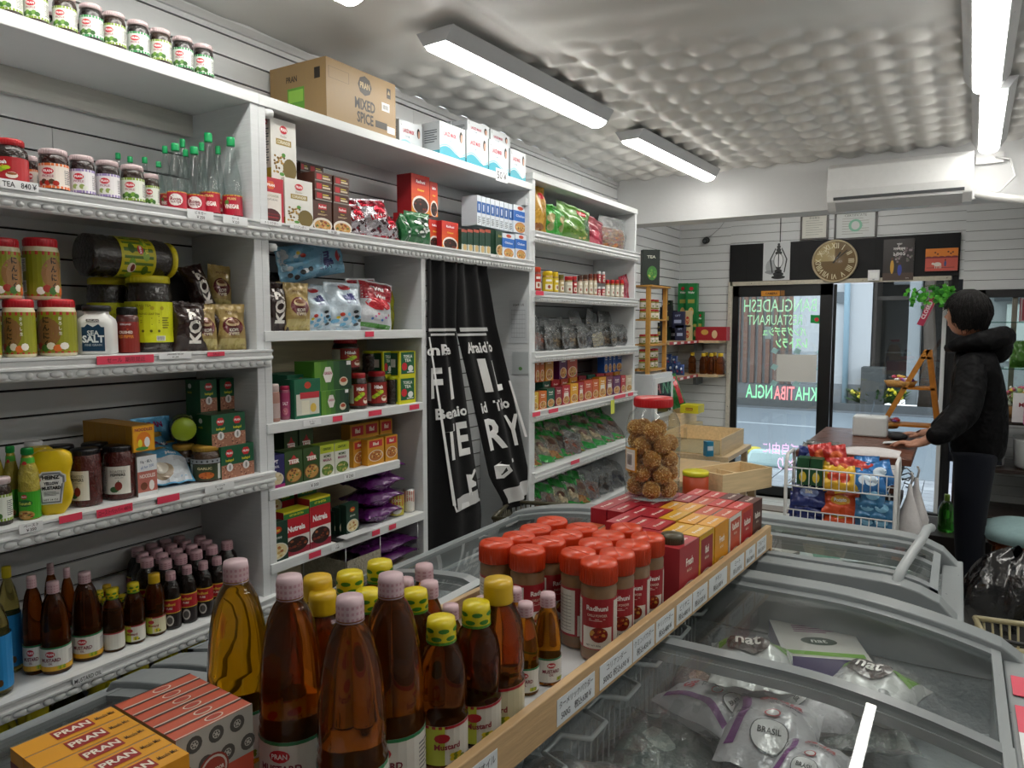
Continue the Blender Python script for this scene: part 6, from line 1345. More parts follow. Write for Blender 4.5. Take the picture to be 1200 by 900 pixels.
# wicker tray hung under the sixth shelf with purple packs
a,b = Yat(406,SX,.6),Yat(490,SX,.6)
r = thing('hanging_basket','woven tray basket hung under the sixth shelf by thin wires','basket',(SX- .12,(a+b)/2,.53)); L = (b- a)/2
m = MB('wicker'); m.box(-.12,-L,0,.12,L,.006,'#9a9484'); m.box(-.125,-L,0,-.12,L,.13,'#8c8676'); m.box(.115,-L,0,.12,-L*.1,.12,'#a39c8c'); m.box(-.12,-L,0,.12,-L+.005,.12,'#8c8676'); m.build('woven_tray',r)
m = MB('metal')
for x in (-.11,.118):
    for y in (-L,L,-L*.1): m.tube([(x,y,.0),(x,y,.178)],.0018,'#b9bcbe',5)
m.tube([(.12,-L,.03),(.12,L,.03)],.0018,'#b9bcbe',5); m.build('wire_hanger',r)
for i in range(2): o_ = purp((SX- .1,Yat(425,SX- .1,.6)+.27,.575+.05*i),'purple flour bag in the hanging basket, %s' % ['lower','upper'][i],0,'purple bags in the hanging basket',Matrix(((0,1,0),(0,0,-1),(-1,0,0))).to_euler(),(.8,1,1.3))
# ---------------- the black cloth curtain in the open bay
def curtain(label,ya,yb,seed,art):
    r = thing('door_curtain',label,'curtain',(SX- .012,0,0),0,'black printed cloth curtains'); R = random.Random(seed); p1,p2 = R.uniform(0,6),R.uniform(0,6)
    ztop,zbot = 1.84,art['zb']
    def S(u,v,o):      # u 0..1 across, v height
        k = (ztop- v)/(ztop- zbot); y = ya(v)+(yb(v)- ya(v))*u
        return (.012+.012*math.sin(14*u+p1+2*k)*(1- .3*k)+.02*k*math.sin(6*u+p2)+o,y,v)
    m = MB('cloth'); m.grid(lambda a,b: S(a,zbot+(ztop- zbot)*b,0),24,30,'#0d0d0f'); m.grid(lambda a,b: S(a,zbot+(ztop- zbot)*b,-.002),24,30,'#0d0d0f',flip=True); m.build('cloth',r)
    m = MB('label')
    for a in art['items']:
        if a[0]== 't': m.text(S,a[1],a[2],a[3],a[4],'#e2e2e2',.004,a[6] if len(a)> 6 else .06,squash=a[5])
        elif a[0]== 'r': m.grid(lambda p,q: S(a[1]+(a[3]- a[1])*p,a[2]+(a[4]- a[2])*q,.004),12,3,'#c4c4c4')
        elif a[0]== 'p': m.poly(S,a[1],'#e2e2e2',.004)
        elif a[0]== 'k': m.poly(S,a[1],'#0d0d0f',.006)
    m.build('printed_lettering',r); return r
def yline(pts):
    def f(v):
        for (z0,y0),(z1,y1) in zip(pts,pts[1:]):
            if z1 <= v <= z0: return y0+(y1- y0)*(z0- v)/(z0- z1)
        return pts[-1][1] if v< pts[-1][0] else pts[0][1]
    return f
def cp(px,py): p = onx(px,py,SX); return (p.z,p.y)
EL = yline([cp(499,318),cp(500,480),cp(504,645)]); ER = yline([cp(534,318),cp(534,385),cp(550,480),cp(569,600),cp(568,640)])
FL = yline([cp(534,318),cp(535,385),cp(550,450),cp(574,560),cp(590,588)]); FR = yline([cp(569,318),cp(580,380),cp(598,450),cp(618,540),cp(629,580)])
def uv(px,py,A,B): z,y = cp(px,py); return ((y- A(z))/(B(z)- A(z)),z)
def T_(t,px,py,hpx,A,B,wpx,bold=.06):
    u,z = uv(px,py,A,B); h = abs(cp(px,py- hpx/2)[0]- cp(px,py+hpx/2)[0]); w_ = abs(cp(px- wpx/2,py)[1]- cp(px+wpx/2,py)[1])/(B(z)- A(z))
    bold = min(bold,.03); vs,fs,wd,ht = text2d(t,bold); return ('t',t,u,z,h,w_/(wd*h/ht),bold)
def R_(x0,y0,x1,y1,A,B): a = uv(x0,y0,A,B); b = uv(x1,y1,A,B); return ('r',a[0],min(a[1],b[1]),b[0],max(a[1],b[1]))
LA = (EL,ER); LB = (FL,FR)
left_items = [R_(500,385,532,388,*LA),R_(504,391,531,393,*LA),T_('onBe',514,410,13,*LA,30,.05),T_('F',511,449,36,*LA,11),T_('I',527,449,38,*LA,8),T_('Beraio',529,483,13,*LA,34,.05),T_('T',525,518,42,*LA,13),T_('E',542,514,40,*LA,12),
              ('p',[uv(500,395,*LA),uv(502,395,*LA),uv(529,592,*LA),uv(526,592,*LA)][::-1]),R_(530,584,564,587,*LA),('p',[uv(527,592,*LA),uv(529,600,*LA),uv(566,587,*LA),uv(565,584,*LA)][::-1]),
              ('p',[uv(546,556,*LA),uv(549,556,*LA),uv(553,580,*LA),uv(550,581,*LA)][::-1]),('p',[uv(548,558,*LA),uv(558,549,*LA),uv(560,552,*LA),uv(552,562,*LA),uv(559,565,*LA),uv(559,569,*LA),uv(551,572,*LA)][::-1])]
right_items = [R_(537,384,574,388,*LB),R_(536,391,572,393,*LB),T_('Afraid To',562,407,13,*LB,34,.05),T_('I',567,440,40,*LB,7),T_('L',583,440,36,*LB,9),T_('id  Tolo',580,475,13,*LB,36,.04),T_('R',578,508,38,*LB,18,.09),T_('Y',603,504,38,*LB,14,.08),
               ('p',[uv(595,446,*LB),uv(597,446,*LB),uv(619,512,*LB),uv(616,512,*LB)][::-1]),('p',[uv(577,546,*LB),uv(585,541,*LB),uv(603,537,*LB),uv(604,541,*LB),uv(592,545,*LB),uv(596,551,*LB),uv(589,560,*LB),uv(580,561,*LB)][::-1]),
               ('k',[uv(581,548,*LB),uv(589,546,*LB),uv(591,551,*LB),uv(586,557,*LB)][::-1]),R_(588,574,627,577,*LB)]
curtain('left half of the black cloth curtain with big white lettering, hanging to the floor',EL,ER,1,dict(zb=.42,items=left_items))
curtain('right half of the black cloth curtain, pulled aside, pointing hand near its foot',FL,FR,2,dict(zb=.60,items=right_items))
m = MB('metal'); m.tube([(SX- .01,m2+.03,1.842),(SX- .01,3.385,1.842)],.006,'#8c9094',8); tag(m.build('curtain_rod'),'thin metal rod carrying the black cloth curtain under the shelf','curtain rod')
# papers on the panel inside the bay
m = MB('label'); Y = 3.384; S = side(Y); a,b = ony(597,356,Y),ony(618,398,Y)
x0,x1 = a.x,b.x; z1,z0 = ony(597,352,Y).z,ony(597,402,Y).z; m.box(x0,Y- .001,z0,x1,Y,z1,'#c4c8cc')
for i in range(7): m.rect(S,x0+.012,z0+.03+i*(z1- z0- .06)/7,x1- .012,z0+.032+i*(z1- z0- .06)/7,'#8d9298',.0018)
for i in range(6): m.rect(S,x0+.015+i*(x1- x0- .03)/5,z0+.03,x0+.016+i*(x1- x0- .03)/5,z1- .05,'#8d9298',.0018)
m.text(S,'2024年 5月',(x0+x1)/2,z1- .025,.014,'#444',.0018,.01,.12); tag(m.build('paper_sheet'),'white paper sheet with a ruled table pinned inside the curtain bay','paper')
m = MB('label'); z1,z0 = ony(600,412,Y).z,ony(600,438,Y).z; m.box(x0+.02,Y- .004,z0,x1+.01,Y- .001,z1,'#b5bbbd'); m.ell(S,x1- .04,z0+.03,.012,.01,'#5a8a4a',.005,8,1,'label'); tag(m.build('plastic_sleeve'),'small clear plastic sleeve pinned below the paper table','sleeve')
# ================================================================ THIRD UNIT
def sk(p,*a,**k): return put(p,*a,**k)
Z = ZT[0]; G = 'bags on the top shelf of the far unit'
bagc = lambda n,c,d,s,w_=.16,h_=.24,m_='foil': pouch(n,'bag',w_,h_,.07,c,d,m_,s)
goldb = bagc('gold_snack_bag','#a37a22',lambda m,S,w_,h_: (m.ell(S,w_*.1,h_*.78,w_*.14,h_*.07,'#b3202c',.0015,12,3),m.ell(S,-.05*w_,h_*.3,w_*.3,h_*.22,'#c99a3a',.0012,12,3),m.ell(S,0,h_*.15,w_*.3,h_*.08,'#7a4a1c',.002,12,3)),31)
grnb = bagc('green_snack_bag','#2f8a2c',lambda m,S,w_,h_: (m.ell(S,-.05*w_,h_*.55,w_*.25,h_*.15,'#b0a070',.0012,12,3),m.ell(S,-.1*w_,h_*.3,w_*.2,h_*.12,'#8a8a5a',.002,12,3)),32)
grn2 = bagc('green_snack_bag','#4a7a24',lambda m,S,w_,h_: (m.rect(S,w_*.02,h_*.78,w_*.3,h_*.9,'#a8202c',.0012,4,3),m.food(S,.05*w_,h_*.25,w_*.3,h_*.17,GREENF+['#c9a85c'],.0025,14),m.rect(S,w_*.25,h_*.2,w_*.44,h_*.7,'#1f4a24',.0012,3,6)),33,.2)
redb = bagc('red_snack_bag','#7a1c2c',lambda m,S,w_,h_: (m.ell(S,.1*w_,h_*.35,w_*.25,h_*.15,'#a3364a',.0015,12,3),m.ell(S,0,h_*.14,w_*.3,h_*.08,'#b8485a',.002,12,3)),34)
clr = pouch('clear_snack_bag','bag',.2,.22,.1,'#cfd2d2',None,'film',35,inner=grains(['#a8703c','#c08a54','#8a5228','#b5523a'],.6))
put(goldb,626,645,216,Z,'tall gold snack bag, first on the top shelf of the far unit',.02,rot=(0,-.06,-.1),group=G); put(goldb,624,640,222,Z,'gold snack bag behind the front gold one',.1,group=G)
put(grnb,644,658,238,Z,'green snack bag, narrow, next to the gold one',.03,rot=(.1,-.1,-.2),group=G); put(grnb,654,668,241,Z,'bright green snack bag, second green one',.03,rot=(0,-.1,.2),group=G)
put(grn2,662,694,240,Z,'large green snack bag with red square logo',.015,rot=(-.1,-.1,-.1),group=G); put(redb,686,709,250,Z,'dark red snack bag leaning against the green one',.02,rot=(-.25,-.15,-.1),group=G)
put(clr,713,738,254,Z,'clear bag of orange brown snacks at the right end',.01,rot=(0,-.05,-.1),group=G); put(clr,728,746,262,Z,'second clear bag of orange brown snacks behind the first',.06,rot=(0,-.05,-.1),group=G)
Z = ZT[1]; G = 'small spice jars in the far unit'
def d_s(c,n): return lambda m,S,r,h: (m.rect(S,-r*.7,h*.1,r*.7,h*.5,'#d8d4c8',.0005,6),m.ell(S,0,h*.3,r*.3,h*.14,c,.001,8),m.rect(S,-r*.6,h*.7,r*.6,h*.85,'#e9e4d8',.0005,6))
sj = {}
for k,(lid,body,lab,h) in dict(orange=('#c8401c','#7a2c14','#b5301c',.13),yellow=('#d8b81c','#a8841c','#cdb52c',.11),olive=('#6b6424','#7a5a28','#b5a47c',.11),red=('#b51c24','#8a6a1c','#c9c4b4',.095),redl=('#b51c24','#5a1c14','#a31c24',.1),brown=('#4a2a1c','#6a3a1c','#cfc6b0',.115),rust=('#6b2a1a','#8a4a1c','#d0c4ac',.12),white=('#d0d2d4','#8a3a34','#a8343c',.07)).items():
    sj[k] = jar('spice_jar','jar',.035,h,body,lid,(.08,.7),lab,d_s('#8a3a1c',0),.2,.1,.85,bm='powder')
spec = [('orange',624,634,313),('yellow',635,648,318),('yellow',647,654.5,319),('olive',654,661,322),('red',661,671,324),('redl',670,676,324),('brown',676,682.5,323),('brown',682.5,689,322),('rust',689,694.5,321),('rust',694.5,699.5,321),('white',699,704,336),('white',704,709,336),('red',709,714.5,328),('red',714.5,720,328),('red',720,725.5,328),('red',725.5,731,328)]
for i,(k,a,b,t) in enumerate(spec): put(sj[k],a,b,t,Z,'%s lidded spice jar, %s from the left in the far unit row' % ({'redl': 'small red','rust': 'rust brown'}.get(k,k),ORD[i]),.02,group=G)
for i,(a,b) in enumerate(((699,704),(704,709))): o_ = put(sj['white'],a,b,None,Z,'white lidded spice jar stacked on another, %s' % ['left','right'][i],.02,group=G); o_.location.z = Z+.085; o_.scale = (o_.scale.x,o_.scale.x,1.05)
for i in range(8): put(sj[['red','brown','yellow','olive'][i % 4]],640+10*i,648+9.6*i,None,Z,'spice jar in the back row of the far unit, %s from the left' % ORD[i],.13,group=G)
put(pouch('red_packet','packet',.08,.12,.02,'#8a1c34',None,seed=3),731,741,322,Z,'small dark red packet leaning at the right end of the jar row',.03,rot=(.2,-.1,0))
Z = ZT[2]; G = 'clear spice bags on the shelf below the small jars'
cb = [pouch('clear_spice_bag','spice bag',.13,.2,.05,'#c9cccc',(lambda k: lambda m,S,w_,h_: m.rect(S,-w_*.42,h_*.84,w_*.42,h_*.97,'#b9bcbd',.001,6,3) if k % 2 else None)(k),'film',40+k,inner=grains(c,.58)) for k,c in enumerate((['#8a4a34','#a3604a','#6a3424'],['#2d2622','#4a3c30','#1c1816'],['#5a4a38','#3c3024','#7a6a50'],['#2a2c34','#181a20','#3c3e48'],['#a89468','#c0ac80','#8a7850']))]
for i,(c,k) in enumerate(((628,0),(638,0),(648,1),(657,2),(668,1),(677,2),(687,1),(697,3),(706,4),(715,2),(724,2),(733,1))):
    put(cb[k],c- 7,c+7,378+(i % 3),Z,'clear bag of %s, %s from the left in the front row' % (['reddish seeds','black seeds','brown spice','dark pods','pale seeds'][k],ORD[i]),.02+.02*(i % 2),rot=(RT.uniform(-.15,.15),-.12,RT.uniform(-.3,.3)),group=G)
for i,c in enumerate((630,646,662,680,698,714,730)): put(cb[(i*2+1) % 5],c- 8,c+8,372- (8 if i> 2 else 0),Z,'clear spice bag leaning in the back row, %s from the left' % ORD[i],.14,rot=(RT.uniform(-.2,.2),-.1,RT.uniform(-.4,.4)),group=G)
Z = ZT[3]; G = 'masala boxes on the fourth shelf of the far unit'
def mbx(c,plate='#d8d0c0',cols=MIXF,t='Fresh',tc='#f0e8dc',band=None):
    return carton('masala_box','box',.08,.05,.14,c,lambda m,S,w_,h_: (m.rect(S,-w_*.3,h_*.3,w_*.3,h_*.62,'#ddd8d0',.0004) if band else None,m.text(S,t,0,h_*.8,h_*.1,tc,.001,.03,w_*.6),m.rect(S,-w_*.25,h_*.66,w_*.25,h_*.69,tc,.0008),m.food(S,0,h_*.24,w_*.38,h_*.19,cols,.0008,10,plate=plate)))
mb_ = {k: mbx(c) for k,c in dict(yellow='#c9a83a',orange='#c0641f',green='#14503c',darkred='#7a1a2a',red='#a81f2a',amber='#d39a1c',coral='#b5462a',orange2='#c05a24',gold='#c98a1c',maroon='#6a1c3c',purple='#5c1c50',cream='#b9aa90').items()}
for k in ('red','gold','maroon'): mb_[k+'w'] = mbx({'red': '#a31c2a','gold': '#c98c1c','maroon': '#6c1c34'}[k],band=1)
spec = [('yellow',622,631,460),('orange',632,640.5,458.5),('green',641,650,455),('darkred',651,658.5,453.5),('redw',659,668,451.5),('amber',668.5,677.5,449.5),('redw',678,684,448),('coral',684.5,694,446),('orange2',694.5,701.5,444.5),('goldw',702,710,442),('maroonw',710.5,718,441),('purple',718.5,727,441),('red',727.5,733,440),('cream',733.5,741,440)]
for i,(k,a,b,t) in enumerate(spec): put(mb_[k],a,b,t,Z,'%s masala box, %s in the far unit front row' % ({'redw': 'red and white','goldw': 'gold and white','maroonw': 'maroon and white','orange2': 'orange'}.get(k,k),ORD[i]),.012,group=G)
for i in range(9):
    put(mb_[['green','red','coral','gold','darkred'][i % 5]],636+10.5*i,645+10.5*i,None,Z,'masala box in the back row of the far unit, %s from the left' % ORD[i],.1,group=G)
hb = Z+.1405
for i,(k,a,b) in enumerate([('orange',622,627),('orange',627.5,632.5),('orange',633,638),('gold',639,648.5),('purple',655.5,664.5),('coral',665,676.5)]):
    put(mb_[k],a,b,None,hb,'masala box stacked in the upper row, %s from the left' % ORD[i],.09,group=G).scale.z = 1.1
bl = mbx('#1f4f9c'); 
for i,(a,b) in enumerate([(708,712.3),(712.8,717),(717.5,721.7),(722.2,729)]): put(bl,a,b,None,hb,'blue masala box in the upper row, %s from the left' % ORD[i],.09,group='blue masala boxes in the far unit').scale.z = .95
gp = {}
for k,(c,cc) in enumerate(((['#a8743c','#b58a5a','#8a5a30'],'#cfd0c8'),(['#b9a888','#cfc0a0','#a08e6c'],'#cfd4c8'),(['#8a6a5a','#a3806c','#6c5044'],'#c9c9c6'))):
    gp[k] = pouch('green_topped_bag','spice bag',.14,.24,.05,cc,lambda m,S,w_,h_: (m.rect(S,-w_*.44,h_*.7,w_*.44,h_*.97,'#1c8a2c',.0012,8,4,'foil'),m.rect(S,-w_*.44,h_*.03,w_*.44,h_*.2,'#25963a',.0012,8,3,'foil'),m.ell(S,0,h_*.5,w_*.18,h_*.1,'#5a3a2c',.002,12,3,'label')),'film',50+k,inner=grains(c,.75))
Z = ZT[4]; G = 'green topped spice bags on the fifth shelf of the far unit'
for i,(c,k) in enumerate(((630,0),(643,1),(655,0),(667,2),(680,0),(692,1),(703,1),(714,2),(725,2))):
    put(gp[k],c- 9,c+9,None,Z,'spice bag with green top and foot, %s from the left, leaning back' % ORD[i],.045,rot=(-.35,-.85+.05*(i % 3),-.1),group=G)
for i,c in enumerate((640,656,672,690,706,720)): put(gp[i % 3],c- 8,c+8,None,Z+.03,'spice bag in the second row, green top showing, %s from the left' % ORD[i],.14,rot=(-.3,-.5,-.1),group=G)
put(cb[0],668,684,505,Z,'tall clear bag of reddish nuts standing among the green topped bags',.04,rot=(-.3,-.3,-.1)); put(cb[3],706,728,508,Z,'dark striped packet on the right of the green topped bags',.1,rot=(-.2,-.4,0))
Z = .40; G = 'bags on the lowest visible shelf of the far unit'
for i,(c,k) in enumerate(((634,0),(648,2),(662,1),(674,1),(686,0))): put(gp[k],c- 9,c+9,None,Z,'green topped bag low down in the far unit, %s from the left' % ORD[i],.04,rot=(-.35,-.5,-.1),group=G)
for i,(c,k) in enumerate(((697,0),(712,1),(727,3))): put(cb[k],c- 9,c+9,None,Z,'big clear bag low down in the far unit, %s, filled with %s' % (ORD[i],['reddish nuts','black seeds','dark pods'][i]),.04,rot=(-.3,-.35,-.1),group=G)
# ================================================================ ON THE TRAY
def onT(px,py,h,nlim=(-.355,-.045)):       # foot of a thing of height h whose top centre is seen at px, py
    p = onz(px,py,TZ+h); q = p- TO; n = max(nlim[0],min(nlim[1],q.dot(TN))); t = max(-.5,min(1.26,q.dot(TD))); return TO+TN*n+TD*t+Vector((0,0,TZ+.0005- TO.z))
big = bottle('mustard_oil_bottle','bottle',oilprof(.047,.278),'#b8601a','#cdb2b8',(.012,.085),'#d8d5ce',d_must(False),.0185,.028,'liquid',capdraw=capdots('#bd8f99',18),n=28)
bigy = bottle('cooking_oil_bottle','bottle',oilprof(.047,.278),'#d8960f','#cdb2b8',(.012,.085),'#d8d5ce',d_must(False),.0185,.028,'liquid',capdraw=capdots('#bd8f99',18),n=28)
G = 'tall oil bottles on the display tray'
for px,py,p,lab in ((276,659,bigy,'golden, nearest the shelves'),(339,677,big,'amber, second from the left'),(410,701,big,'amber, nearest the viewer'),(458,675,big,'amber, rightmost of the big four')):
    h = .304; p(onT(px,py,h),'big oil bottle with pink checked cap, '+lab,-1.0+RT.uniform(-.3,.2),G)
G = 'smaller oil bottles on the display tray'; sb = {'g': mus_g,'y': mus_y}
for px,py,k,sc,lab in ((372,676,'y',1.25,'plain yellow cap, back left'),(378,694,'y',1.17,'plain yellow cap, between the big bottles'),(410,671,'g',1.2,'yellow green cap, behind the nearest big bottle'),(445,658,'g',1.2,'yellow green cap, farthest back on the left'),
                          (318,703,'g',1.0,'yellow green cap between the two left big bottles'),(431,692,'g',1.12,'yellow green cap left of the rightmost big bottle'),(486,692,'g',1.13,'yellow green cap just right of the big bottles'),
                          (517,724,'g',1.15,'yellow green cap, full front label, by the wooden lip'),(558,706,'g',1.16,'yellow green cap, second along the wooden lip'),(584,679,'y',1.27,'plain yellow cap, tallest by the wooden lip')):
    sb[k](onT(px,py,.193*sc),'oil bottle with '+lab,-1.1+RT.uniform(-.2,.4),G,None,sc)
m1 = bottle('mustard_oil_bottle','bottle',[(a*.62,b*.62) for a,b in oilprof(.040,.235)],'#d0821c','#cdaeb4',(.008,.052),'#dcdad4',d_must(False),.014,.019,'liquid',capdraw=capdots('#b98a94',10))
for px,py,sc,lab in ((497,664,1.25,'farthest back beside the freezer glass'),(475,680,1.15,'mostly hidden behind a big bottle'),(503,684,1.2,'second back on the left'),(528,711,1.05,'between the two yellow green capped ones'),(603,691,1.0,'behind the yellow capped bottle'),(566,702,1.0,'hidden, only the white cap top showing'),(616,708,1.0,'second from the jars along the lip'),(642,697,1.02,'golden oil, nearest the orange lidded jars')):
    m1(onT(px,py,.162*sc),'small oil bottle with pink cap, '+lab,-1.2+RT.uniform(-.1,.5),G,None,sc)
def d_radh(m,S,r,h):
    m.rect(S,-r*.85,h*.42,r*.85,h*.98,'#9c1f28',.0005,8); m.rect(S,-r*.85,h*.02,r*.85,h*.44,'#d6d0c6',.0006,8); m.text(S,'Radhuni',0,h*.82,h*.1,'#f0e6e2',.0012,.03,r*1.2); m.text(S,'CHILLI POWDER',0,h*.68,h*.05,'#e8d0c0',.0012,.01,r*1.1); lines(m,S,0,h*.6,r*.9,h*.06,2,'#d8b0a8',.001)
    m.food(S,r*.1,h*.3,r*.5,h*.15,REDF+['#c08a3c'],.001,18); m.text(S,'NET WT 400g',-r*.2,h*.08,h*.045,'#555',.0012,.01); m.rect(S,-r*2.9,h*.05,-r*1.0,h*.95,'#d3cec4',.0005,8)
    for k in range(11): m.rect(S,-r*2.7,h*(.12+.07*k),-r*1.2,h*(.13+.07*k),'#6a6862',.0009,6)
    for k in range(3): m.rect(S,-r*(2.3- .4*k),h*.12,-r*(2.28- .4*k),h*.86,'#8a8880',.0009,1)
    m.rect(S,r*1.0,h*.05,r*2.2,h*.95,'#d3cec4',.0005,6); lines(m,S,r*1.6,h*.5,r*.9,h*.7,10)
def radcap(R__):
    m = MB('plastic'); m.obox((-.03,-.0012,.1962),(.06,0,0),(0,.0024,0),(0,0,.0008),'#c9421f')
    for i in range(48): a = 2*PI*i/48; m.obox((.0372*math.cos(a),.0372*math.sin(a),.158),(.0006*math.cos(a),.0006*math.sin(a),0),(-.0012*math.sin(a),.0012*math.cos(a),0),(0,0,.034),'#d2431c')
    m.build('lid_ridges',R__)
rad = jar('spice_powder_jar','jar',.036,.196,'#7d5c3c','#d2431c',(.14,.66),'#9c1f28',d_radh,.2,.05,.92,bm='powder',lidr=1.03,extra=radcap,nseg=32,base='#8a5f3c',foot=.14)
rpos = [(702,657),(723,647),(742,637),(759,628),(678,646),(618,643),(582,635),(643,633),(608,627),(628,618),(647,609),(664,625),(682,617),(698,635),(713,626),(734,617)]
rl_ = ['nearest the lip label, its front panel in full view','second along the wooden lip','third along the wooden lip','fourth along the wooden lip beside the red boxes','front row, left of the nearest one','front row, second from the left end','front row, at the far left end','second row, second from left','second row, at the left end','third row from the front, left end','farthest back row, left end',
       'third row, second from left','farthest back row, middle','second row, third from left','third row, third from left','farthest back row, right end beside the boxes']
for (px,py),lb in zip(rpos,rl_): rad(onT(px,py,.196),'orange lidded spice powder jar, '+lb,(-1.05 if px> 690 else-.2)+RT.uniform(-.25,.25),'orange lidded spice powder jars')
dkj = jar('dark_lidded_jar','jar',.03,.17,'#6a5a3c','#4c4632',(.2,.6),'#b5ab90',None,.2,.06,.9,bm='powder',nseg=24); dkj(onT(790,626,.17),'dark olive lidded jar between the orange lids and the red boxes',-1)
# masala cartons packed on the far half of the tray; local frame of the tray: x across, y along
def tb(c,top_c,art): return carton('masala_carton','box',1,1,1,c,art,None,lambda m,S,w_,d: (m.text(S,'Fresh',0,0,.22,'#f0e4d8',.004,.03,.6),m.rect(S,-.5,-.49,.5,-.46,'#5a2a20',.003)),top_c=top_c)
def art(c1,cols,t='Fresh',pan=None,y=.72):
    def f(m,S,w_,h_):
        if pan: m.rect(S,-.4,.3,.4,.92,pan,.004)
        m.text(S,t,0,y,.13,'#f4ece2',.012,.03,.75); m.text(S,'MASALA',0,y- .14,.05,'#e8d8c0',.012,.01,.6); m.food(S,0,.2,.42,.17,cols,.006,18,plate='#d8d2c6')
    return f
tbs = {'red': tb('#a33038','#b0363c',art(0,REDF)),'ifad': tb('#c9a01c','#d39f22',art(0,MIXF,'Ifad','#8c1c2c')),'amber': tb('#d3901c','#dc9c28',art(0,GREENF+['#d8cfae'])),'white': tb('#d3cfc6','#c4502f',art(0,MIXF,'Radhuni','#b5462c',.8)),'redor': tb('#c0401f','#c2302c',art(0,DARKF,'Radhuni','#a31c24')),'brown': tb('#4a2620','#5c3228',art(0,DARKF,'Radhuni')),
       'crim': tb('#9c1c2c','#a5202f',art(0,REDF)),'strip': tb('#c9b8a0','#c2643c',art(0,MIXF,'Hibah','#b5462c',.8))}
cn = {'red': 'rose red','ifad': 'yellow and dark red','amber': 'amber yellow','white': 'orange and white','redor': 'bright red','brown': 'dark brown','crim': 'crimson','strip': 'pale orange striped'}
edges = [lip_t(px,-.01,.1) for px in (795,818,836,853,868,881,892)]
cols_ = ['red red crim strip strip strip strip'.split(),'ifad ifad red red crim strip strip'.split(),'amber amber ifad crim crim crim crim'.split(),'white white amber amber crim crim crim'.split(),'redor redor white crim crim crim crim'.split(),'brown brown redor redor crim crim crim'.split()]
for i in range(6):
    a,b = edges[i],edges[i+1]; n = 0
    for j,k in enumerate(cols_[i]):
        dn = .052; hgt = .148 if k != 'strip' else .105
        if i== 5 and j> 3: continue
        L = TO+TD*((a+b)/2)+TN*(-.006- dn*(j+.5))+Vector((0,0,TZ+.0005))
        tbs[k](L,'%s masala carton, %s file from the jars, %s from the lip' % (cn[k],ORD[i],ORD[j]),-TA+RT.uniform(-.015,.015),'masala cartons on the display tray',None,(dn*.94,(b- a)*.955,hgt+RT.uniform(-.002,.002)))
# near end: amber and brick-red masala boxes
def d_tops(c,w2): return lambda m,S,w_,h_: (m.rect(S,-w_*.16,-h_*.32,w_*.22,h_*.32,c,.0006),m.text(S,w2,w_*.03,0,h_*.34,'#efe4d6',.001,.03,w_*.34),m.text(S,'Masala Mix',w_*.36,0,h_*.22,'#5a3a10',.0008,.01,w_*.2))
ymas = carton('amber_masala_box','box',.12,.037,.16,'#d68f17',lambda m,S,w_,h_: (m.rect(S,-w_*.4,h_*.1,w_*.4,h_*.9,'#8c1f22',.0005),m.text(S,'Radhuni',0,h_*.8,h_*.08,'#f0e6d8',.001,.03,w_*.6)),lambda m,S,w_,h_: m.rect(S,-w_/2,0,w_/2,h_*.9,'#7c1c20',.0005),d_tops('#9c2420','PRAN'),top_c='#dd9a1c')
def d_koh(m,S,w_,h_):
    m.rect(S,-w_/2,h_*.6,w_/2,h_,'#a8a49c',.0005); R = random.Random(6)
    for q in range(7):
        u,v = w_*(-.42+.14*q),h_*(.7+.2*(q % 2))
        for r_ in (.1,.08,.05): m.ell(S,u,v,w_*r_,w_*r_,['#4a4844','#b5b1aa'][int(r_*100) % 2],.0007+(.12- r_)*.004,14,1)
        for k in range(6): m.ell(S,u+w_*.03*math.cos(k),v+w_*.03*math.sin(k),w_*.012,w_*.012,'#3c3a36',.0011,6,1)
    m.ell(S,-w_*.05,h_*.62,w_*.2,w_*.2,'#8c3326',.0014,20); m.ell(S,-w_*.05,h_*.62,w_*.175,w_*.175,'#c9beb2',.0017,20); m.ell(S,-w_*.05,h_*.62,w_*.15,w_*.15,'#96392a',.002,20); m.text(S,'KOHINOOR',-w_*.05,h_*.62,w_*.05,'#e6d8cc',.0024,.03,w_*.26)
    m.rect(S,-w_*.42,h_*.3,w_*.46,h_*.46,'#7c2a20',.001); m.text(S,'CURRY MASALA',0,h_*.38,h_*.08,'#e8dcd2',.0014,.03,w_*.8)
koh = carton('brick_red_masala_box','box',.11,.0248,.16,'#b84a34',d_koh,lambda m,S,w_,h_: m.rect(S,-w_/2,h_*.6,w_/2,h_,'#9c988f',.0005),lambda m,S,w_,h_: (m.ell(S,w_*.05,0,w_*.12,h_*.28,'#d8cabb',.0006,14),m.ell(S,w_*.05,0,w_*.1,h_*.22,'#a8402c',.0009,14),m.rect(S,-w_/2,h_*.38,w_/2,h_*.48,'#3f3a36',.0006),m.rect(S,-w_/2,-h_*.5,w_/2,-h_*.42,'#cfc6ba',.0006)),top_c='#c0563c')
U_ = Vector((math.cos(-.07),math.sin(-.07),0)); V_ = Vector((-U_.y,U_.x,0)); O_ = Vector((-.949,.404,TZ+.0005))
for i in range(5): c = O_+U_*(.0185+.0372*i)+V_*.06; ymas(c,'amber masala box with dark red logo on its lid, %s from the shelf side' % ORD[i],-.07,'amber masala boxes at the lower left',None,(.98,.98,1))
for i in range(6): c = O_+U_*(.0122+.0248*i)+V_*.177; koh(c,'brick red masala box with spice pattern, %s from the shelf side' % ORD[i],-.07,'brick red masala boxes at the lower left',None,(.98,.98,1))
